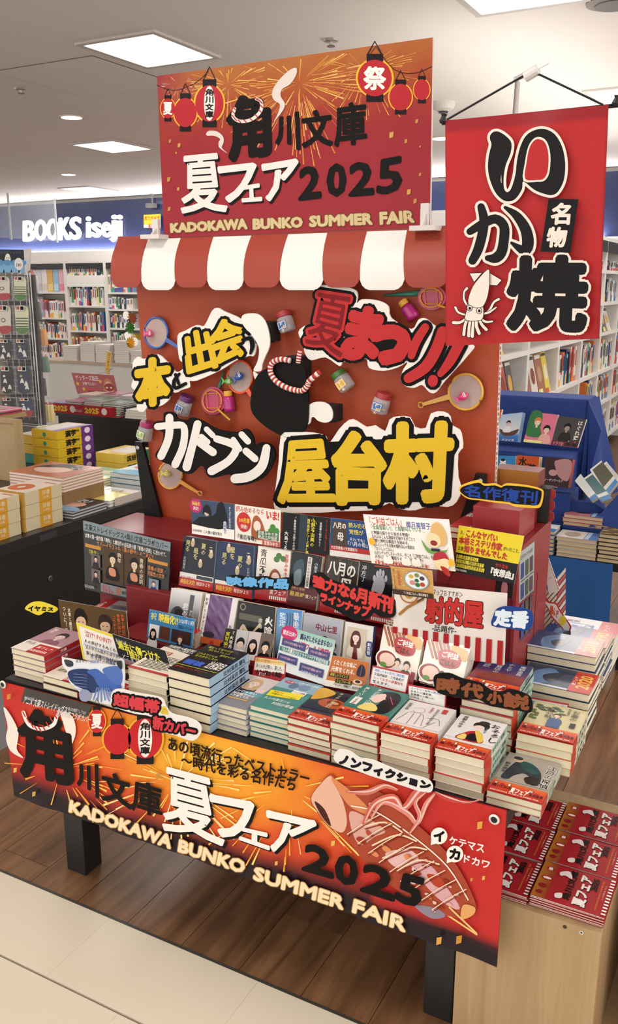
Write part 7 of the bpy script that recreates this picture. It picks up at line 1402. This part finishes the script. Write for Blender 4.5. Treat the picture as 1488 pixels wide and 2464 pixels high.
for i,(ya,yb,ka,kb,xm,xe) in enumerate(rows):
    nm = ['top','second','third','fourth','lowest'][i]
    sock(xm-38,ya,xm-2,yb,ka,'sock pack in the left column, %s row of the rack, %s'%(nm,{'r':'cream and red','k':'black with ghosts'}[ka])); sock(xm+2,ya,xe,yb,kb,'sock pack in the right column, %s row of the rack, %s'%(nm,{'g':'cream with green stripes','n':'navy with ghost','m':'navy and red'}[kb]))
for (cx,ya,yb,c,n,lab) in [(82,664,706,'e2ddd6',3,'white'),(88,726,768,'3f5a42',3,'dark green'),(96,792,832,'e0952c',4,'orange'),(100,858,896,'1f6a50',4,'emerald'),(101,910,952,'1c1c1f',3,'black'),(113,974,1016,'ddc874',4,'pale yellow')]:
    T_ = Plane(3.50)(cx,ya-14); r = MB().tube([T_,Plane(3.50)(cx+3,ya-2)],.003,5).build('hanging_pack', GM, None, 'hanging pack of %s rolled tubes on the side of the sock rack'%lab, 'pack', 'packs of rolled tubes')
    for k in range(n):
        a0 = Plane(3.49+k*.004)(cx-10+k*7,ya); a1 = Plane(3.49+k*.004)(cx-8+k*8,yb); MB().tube([a0,a0*.95+a1*.05,a1*.95+a0*.05,a1],[.006,.010,.011,.007],10).build('rolled_tube', mat(c,.5), r, smooth=True)
    MB().prism([Plane(3.475)(cx-14,ya-12),Plane(3.475)(cx+14,ya-12),Plane(3.475)(cx+20,yb+3),Plane(3.475)(cx-12,yb+3)],(0,.002,0)).build('bag', bagm, r)
    MB().tube([T_,V((x1,3.445,T_.z))],.002,5).build('hook', GM, r)

# ---------------------------------------------------------------- blue draped display behind on the right
BC = mat('1c3a82',.75,bump=.25,sc=14,var=.08)
BC2 = mat('1f5a9e',.75,bump=.2,sc=12,var=.06)
bt = empty('blue_display', V((-1.0,3.6,0)), 'stepped display stand draped in royal blue cloth behind the panel', 'stand')
def drape(pts, nm, m=BC, amp=.008, nu=24, nv=14, k=4):
    """a rippled sheet spanned between four corners"""
    A0,A1,A2,A3 = [V(p) for p in pts]; n = (A1-A0).cross(A3-A0).normalized(); vs = []
    for j in range(nv+1):
        for i in range(nu+1):
            u,v = i/nu, j/nv; vs.append((A0*(1-u)+A1*u)*(1-v)+(A3*(1-u)+A2*u)*v+n*amp*math.sin(u*k*6.28+v*1.5)*v)
    return MB().add(vs,[(j*(nu+1)+i,j*(nu+1)+i+1,(j+1)*(nu+1)+i+1,(j+1)*(nu+1)+i) for j in range(nv) for i in range(nu)]).build(nm, m, bt, smooth=True)
TB = .43
B((-1.5,3.25,TB-.03),(-.38,4.05,TB)).build('table_board', mat('17161a',.5), bt)
for x in (-1.46,-.44):
    for y in (3.29,3.97): B((x,y,0),(x+.04,y+.04,TB-.03)).build('leg', mat('17161a',.5), bt)
MB().box((-1.4,3.80,TB),(-.71,3.98,.962)).build('rear_box', BC, bt, bevel=.012)
MB().box((-1.4,3.60,TB),(-.735,3.80,.745)).build('upper_tier', BC, bt, bevel=.006)
MB().box((-1.4,3.44,TB),(-.685,3.60,.63)).build('lower_tier', BC, bt, bevel=.006)
MB().box((-.70,3.40,TB),(-.50,3.52,.515)).build('side_step', BC, bt, bevel=.004)
q = Plane(3.79)
drape([V((-.712,3.79,.962)),V((-.705,4.0,.955)),V((-.60,3.98,.55)),V((-.66,3.78,.45))],'side_drape',BC,.02,k=1.5)
MB().prism([V((-.712,3.79,.955)),V((-.652,3.80,.835)),V((-.69,3.80,.60)),V((-.72,3.79,.60))],(0,.03,0)).build('drape_fold', BC, bt)
MB().prism([V((-.69,3.46,.60)),V((-.60,3.47,.60)),V((-.46,3.50,.51)),V((-.46,3.50,.435)),V((-.69,3.46,.435))],(0,.03,0)).build('drape_fold', BC, bt)
drape([V((-.76,3.245,TB)),V((-.475,3.245,TB)),V((-.465,3.235,.03)),V((-.78,3.235,.03))],'front_drape',BC2,.006,k=2)
a = Art(Plane(3.232),(0,-1,0),.0003); a.P([(1375,1508),(1388,1500),(1398,1501),(1423,1519),(1400,1517),(1374,1512)],'10141f'); a.P([(1330,1400),(1342,1405),(1350,1412),(1340,1408),(1334,1418),(1326,1408)],'10141f'); a.build('cloth_mark', ink(.8), bt)
T1 = Plane(3.585,.75,.22); T2 = Plane(3.425,.64,.22)
gbk = 'face-out books on the blue display'
def bb_(q, pl_, lab, dr, n=1, sp='e6e2da'): fbook(q, pl_, lab, dr, n, .016, sp, gbk, None)
bb_([(1168,988),(1209,985),(1198,1040),(1160,1042)],T1,'orange book peeping out beside the panel on the blue display',lambda a:a.R(0,0,100,a.H,'d8643a'))
bb_([(1207,998),(1258,992),(1246,1063),(1191,1058)],T1,'blue book showing a person in a white boat',lambda a:(a.field(0,0,100,a.H,3,5,lambda u,v: ramp([(0,'a8c4e0'),(.6,'d8dce0'),(.72,'4a82c4'),(1,'2a62b4')],v)),a.S([(10,70),(50,84),(96,70),(80,96),(30,100)],'5a4038'),person(a,44,44,11,'1d1a1e','e0c0aa','e6e8ec'),a.T('ナツイチ',30,112,15,'e8eef6',w=54)),3,'9ab8d8')
bb_([(1281,991),(1344,998),(1326,1070),(1260,1063)],T1,'pink and green book with two drawn faces',lambda a:(a.R(0,0,100,a.H,'e07a98'),a.S([(0,0),(40,0),(46,60),(20,90),(0,80)],'3a7a4a'),person(a,32,36,15,'d8844a','f0d4c4','3a7a4a'),person(a,72,60,14,'1d1a20','f0d4c4','e6b0a4'),a.R(0,104,66,a.H,'f0e89a')))
bb_([(1346,1001),(1412,1009),(1390,1077),(1326,1070)],T1,'dark grey book with a robed man and white title',lambda a:(a.R(0,0,100,a.H,'4a484c'),person(a,42,40,14,'17161a','a89a90','2c2b30'),vt(a,'はぐれ鴉',74,8,19,'eceae6',b=.02),a.R(0,92,100,a.H,'6a2a3a'),a.T('ドラマ化!',6,94,16,'e6b0b8',w=40),person(a,62,a.H-22,5,'17161a','8a7a74','2a2a2e'),person(a,86,a.H-21,5,'17161a','8a7a74','2a2a2e')))
bb_([(1186,1096),(1242,1097),(1241,1134),(1184,1133)],T2,'bright blue book with a white figure on the lower blue tier',lambda a:(a.R(0,0,100,a.H,'3a86c4'),a.E(46,24,12,10,'e9e9ea'),a.E(46,40,15,14,'e9e9ea'),a.E(46,18,9,6,'1d1d20'),a.R(0,60,100,64,'17171a')))
bb_([(1245,1095),(1299,1099),(1295,1140),(1242,1137)],T2,'orange book with black brush characters',lambda a:(a.R(0,0,100,a.H,'c8562a'),a.Q('水',[(10,8),(46,46)],'17120f',g=1.2),a.Q('滸',[(48,34),(88,72)],'17120f',g=1)),3,'e8dcb8')
bb_([(1312,1100),(1379,1105),(1368,1174),(1305,1168)],T2,'dark pink and black photo book on the lower blue tier',lambda a:(a.R(0,0,100,a.H,'3a2c30'),a.S([(40,10),(96,6),(96,80),(60,70),(44,40)],'b88a8c'),a.E(36,56,16,12,'c8949a'),a.T('ノーザンワールド',6,78,12,'e6e0e0',w=70),a.R(0,110,60,a.H,'c8909c')),3,'b8403c')
def tp(a): a.R(0,0,100,a.H,'d8d6d4'); a.R(66,0,100,a.H,'3a7ac4'); a.R(68,0,78,a.H,'b8d0ea'); a.E(34,a.H*.5,20,a.H*.3,'a89a8a')
def bpile(px0,x,y,z,n,t,w_,d_,col,lab,dr=tp):
    for i in range(n): blk('book',x+rnd.uniform(-.003,.003),x+w_,y+rnd.uniform(-.003,.003),y+d_,z+.0004+i*(t+.0012),z+t+i*(t+.0012),col,lab%ORD[n-1-i],'book',lab.replace('%s ',''),pages='cbb896',draw=dr if i == n-1 else None)
bpile(0,-.688,3.255,TB,5,.0145,.148,.105,'dcdad6','paperback with blue end band, %s in the middle blue table pile')
bpile(0,-.845,3.252,TB,6,.0145,.148,.105,'3a7ac4','blue covered paperback, %s in the pile behind the red riser',lambda a:(a.R(0,0,100,a.H,'e6e6e6'),a.R(0,a.H-26,100,a.H,'3a80cc'),a.P([(30,10),(60,40),(56,46),(26,16)],'17171a')))
bpile(0,-.535,3.252,TB,7,.0145,.148,.105,'3a3020','golden covered paperback, %s in the blue table pile at the picture edge',lambda a:(a.R(0,0,100,a.H,'6a5430'),[a.E((i*29)%96,(i*17)%int(a.H),9,5,'b8944a') for i in range(9)]))
bpile(0,-.70,3.405,.515,3,.0135,.148,.1,'d8848c','pink covered paperback, %s on the blue step',lambda a:(a.R(0,0,100,a.H,'d88a8c'),a.E(44,a.H*.4,20,14,'3a3a44'),a.R(66,0,100,a.H,'3a7ac4'),a.R(70,0,80,a.H,'b8d0ea')))
lp = Plane(3.30,.60,1.1,-.55,.5)
for i,(q_,c,lab) in enumerate([([(1384,1157),(1398,1140),(1440,1196),(1425,1206)],'cfd8d6','leftmost'),([(1398,1156),(1424,1138),(1474,1199),(1448,1207)],'3f6a74','second'),([(1420,1130),(1448,1108),(1488,1160),(1460,1196)],'5a5a4a','third'),([(1444,1124),(1460,1110),(1502,1160),(1490,1180)],'c8ccd0','fourth')]):
    Q4 = [Plane(3.36+i*.03,.6,.5)(*p) for p in q_]; nn = quadnormal(Q4)
    o = MB().prism(Q4,-nn*.0008).build('book', mat('e0e2e0',.35,coat=.2), None, '%s of the pale paperbacks leaning at the right edge of the blue table'%lab, 'book', 'leaning paperbacks on the blue table')
    MB().prism([p-nn*.0008 for p in Q4],-nn*.03).build('pages', mat('cbb896',.7), o)
    a = Art(None,nn,.0002).fit(Q4,100); a.R(14,a.H*.06,100,a.H*.72,c); a.R(0,a.H*.84,100,a.H,'4a8ac8'); a.build('cover_print', ink(.3,.3), o)
MB().prism([V((-.60,3.40,.52)),V((-.42,3.44,.52)),V((-.36,3.50,.62)),V((-.50,3.48,.66))],(0,.12,0)).build('book_wedge', BC, bt)
# display boxes behind the riser, right of the panel
g0, g1 = PY(1188,1131,1.91), PY(1297,1137,1.91)
gbx = B((g0.x,1.91,.906),(g1.x,1.972,g1.z)).build('gold_topped_box', mat('7a1c1e',.4,coat=.2), None, 'red display box with gold top band right of the panel', 'box', bevel=.001)
a = Art(None,(0,-1,0),.0003).fit([V((g0.x,1.91,g1.z)),V((g1.x,1.91,g1.z)),V((g1.x,1.91,g1.z-.07)),V((g0.x,1.91,g1.z-.07))]); a.field(0,0,100,a.H,6,8,lambda u,v: mixc(C('9a6a28'),C('7a1c1e'),v)); a.build('gold_band', ink(.4,.2), gbx)
bc_ = B((g1.x+.001,1.925,.9065),(g1.x+.024,1.965,.985)).build('black_block', mat('1b1a1c',.6), None, 'small black block with red scalloped edge beside the gold topped box', 'block')
for i in range(3):
    z = .985-i*.026; x = g1.x+.024; MB().prism([V((x,1.93,z)),V((x+.010,1.93,z-.003)),V((x+.012,1.93,z-.017)),V((x+.007,1.93,z-.024)),V((x,1.93,z-.024))],(0,.004,0)).build('scallop', mat('8e2226',.5), bc_)
# wooden unit and shelf beyond the blue cloth, right edge
wu = empty('wooden_unit', V((-.25,3.9,0)), 'brown wooden unit at the right edge beyond the blue cloth', 'cabinet')
B((-.36,3.55,0),(.3,3.58,.33)).build('front_board', wood_mat('dark_oak','5e4a32','75603f','8a7350',3,40,.55,0,False), wu); B((-.36,3.55,.33),(.3,4.1,.36)).build('unit_top', mat('b8ac98',.5), wu)
for i in range(2): blk('flat_book',-.35+.0*i,-.2,3.57,3.72,.3605+i*.022,.381+i*.022,['d8d4cc','8a7a5a'][i],'%s book lying on the brown wooden unit at the right edge'%['pale','brown'][i],'book',pages='d8cfb8')
# leaning fan of white books behind the right table edge
lq = Plane(2.03)
for i in range(9):
    q_ = [lq(1304,1549-13*i),lq(1343,1503-13*i),lq(1343,1493-13*i),lq(1304,1538-13*i)]
    o = MB().prism(q_,(0,.085,0)).build('book', mat(['c9b8a8','a83a38'][i%2],.4,coat=.2), None, 'slanted white paged book, %s from the bottom at the rear right table corner'%ORD[i].replace('top','lowest'), 'book', 'slanted books at the rear right corner')
    c_q = sum(q_,V())/4; MB().prism([p+(c_q-p)*.12+V((0,-.0012,0)) for p in q_],(0,.08,0)).build('pages', PG, o)
card('leaning_sheet',[(1303,1322),(1312,1318),(1346,1418),(1322,1432)],'white sheet with red edge leaning behind the tall red box','sheet',plane=Plane(2.02),th=.004,col='d9d2ca',draw=lambda a:(a.R(94,60,100,a.H,'b8343a'),a.R(30,a.H*.66,70,a.H*.68,'b9b2aa')))
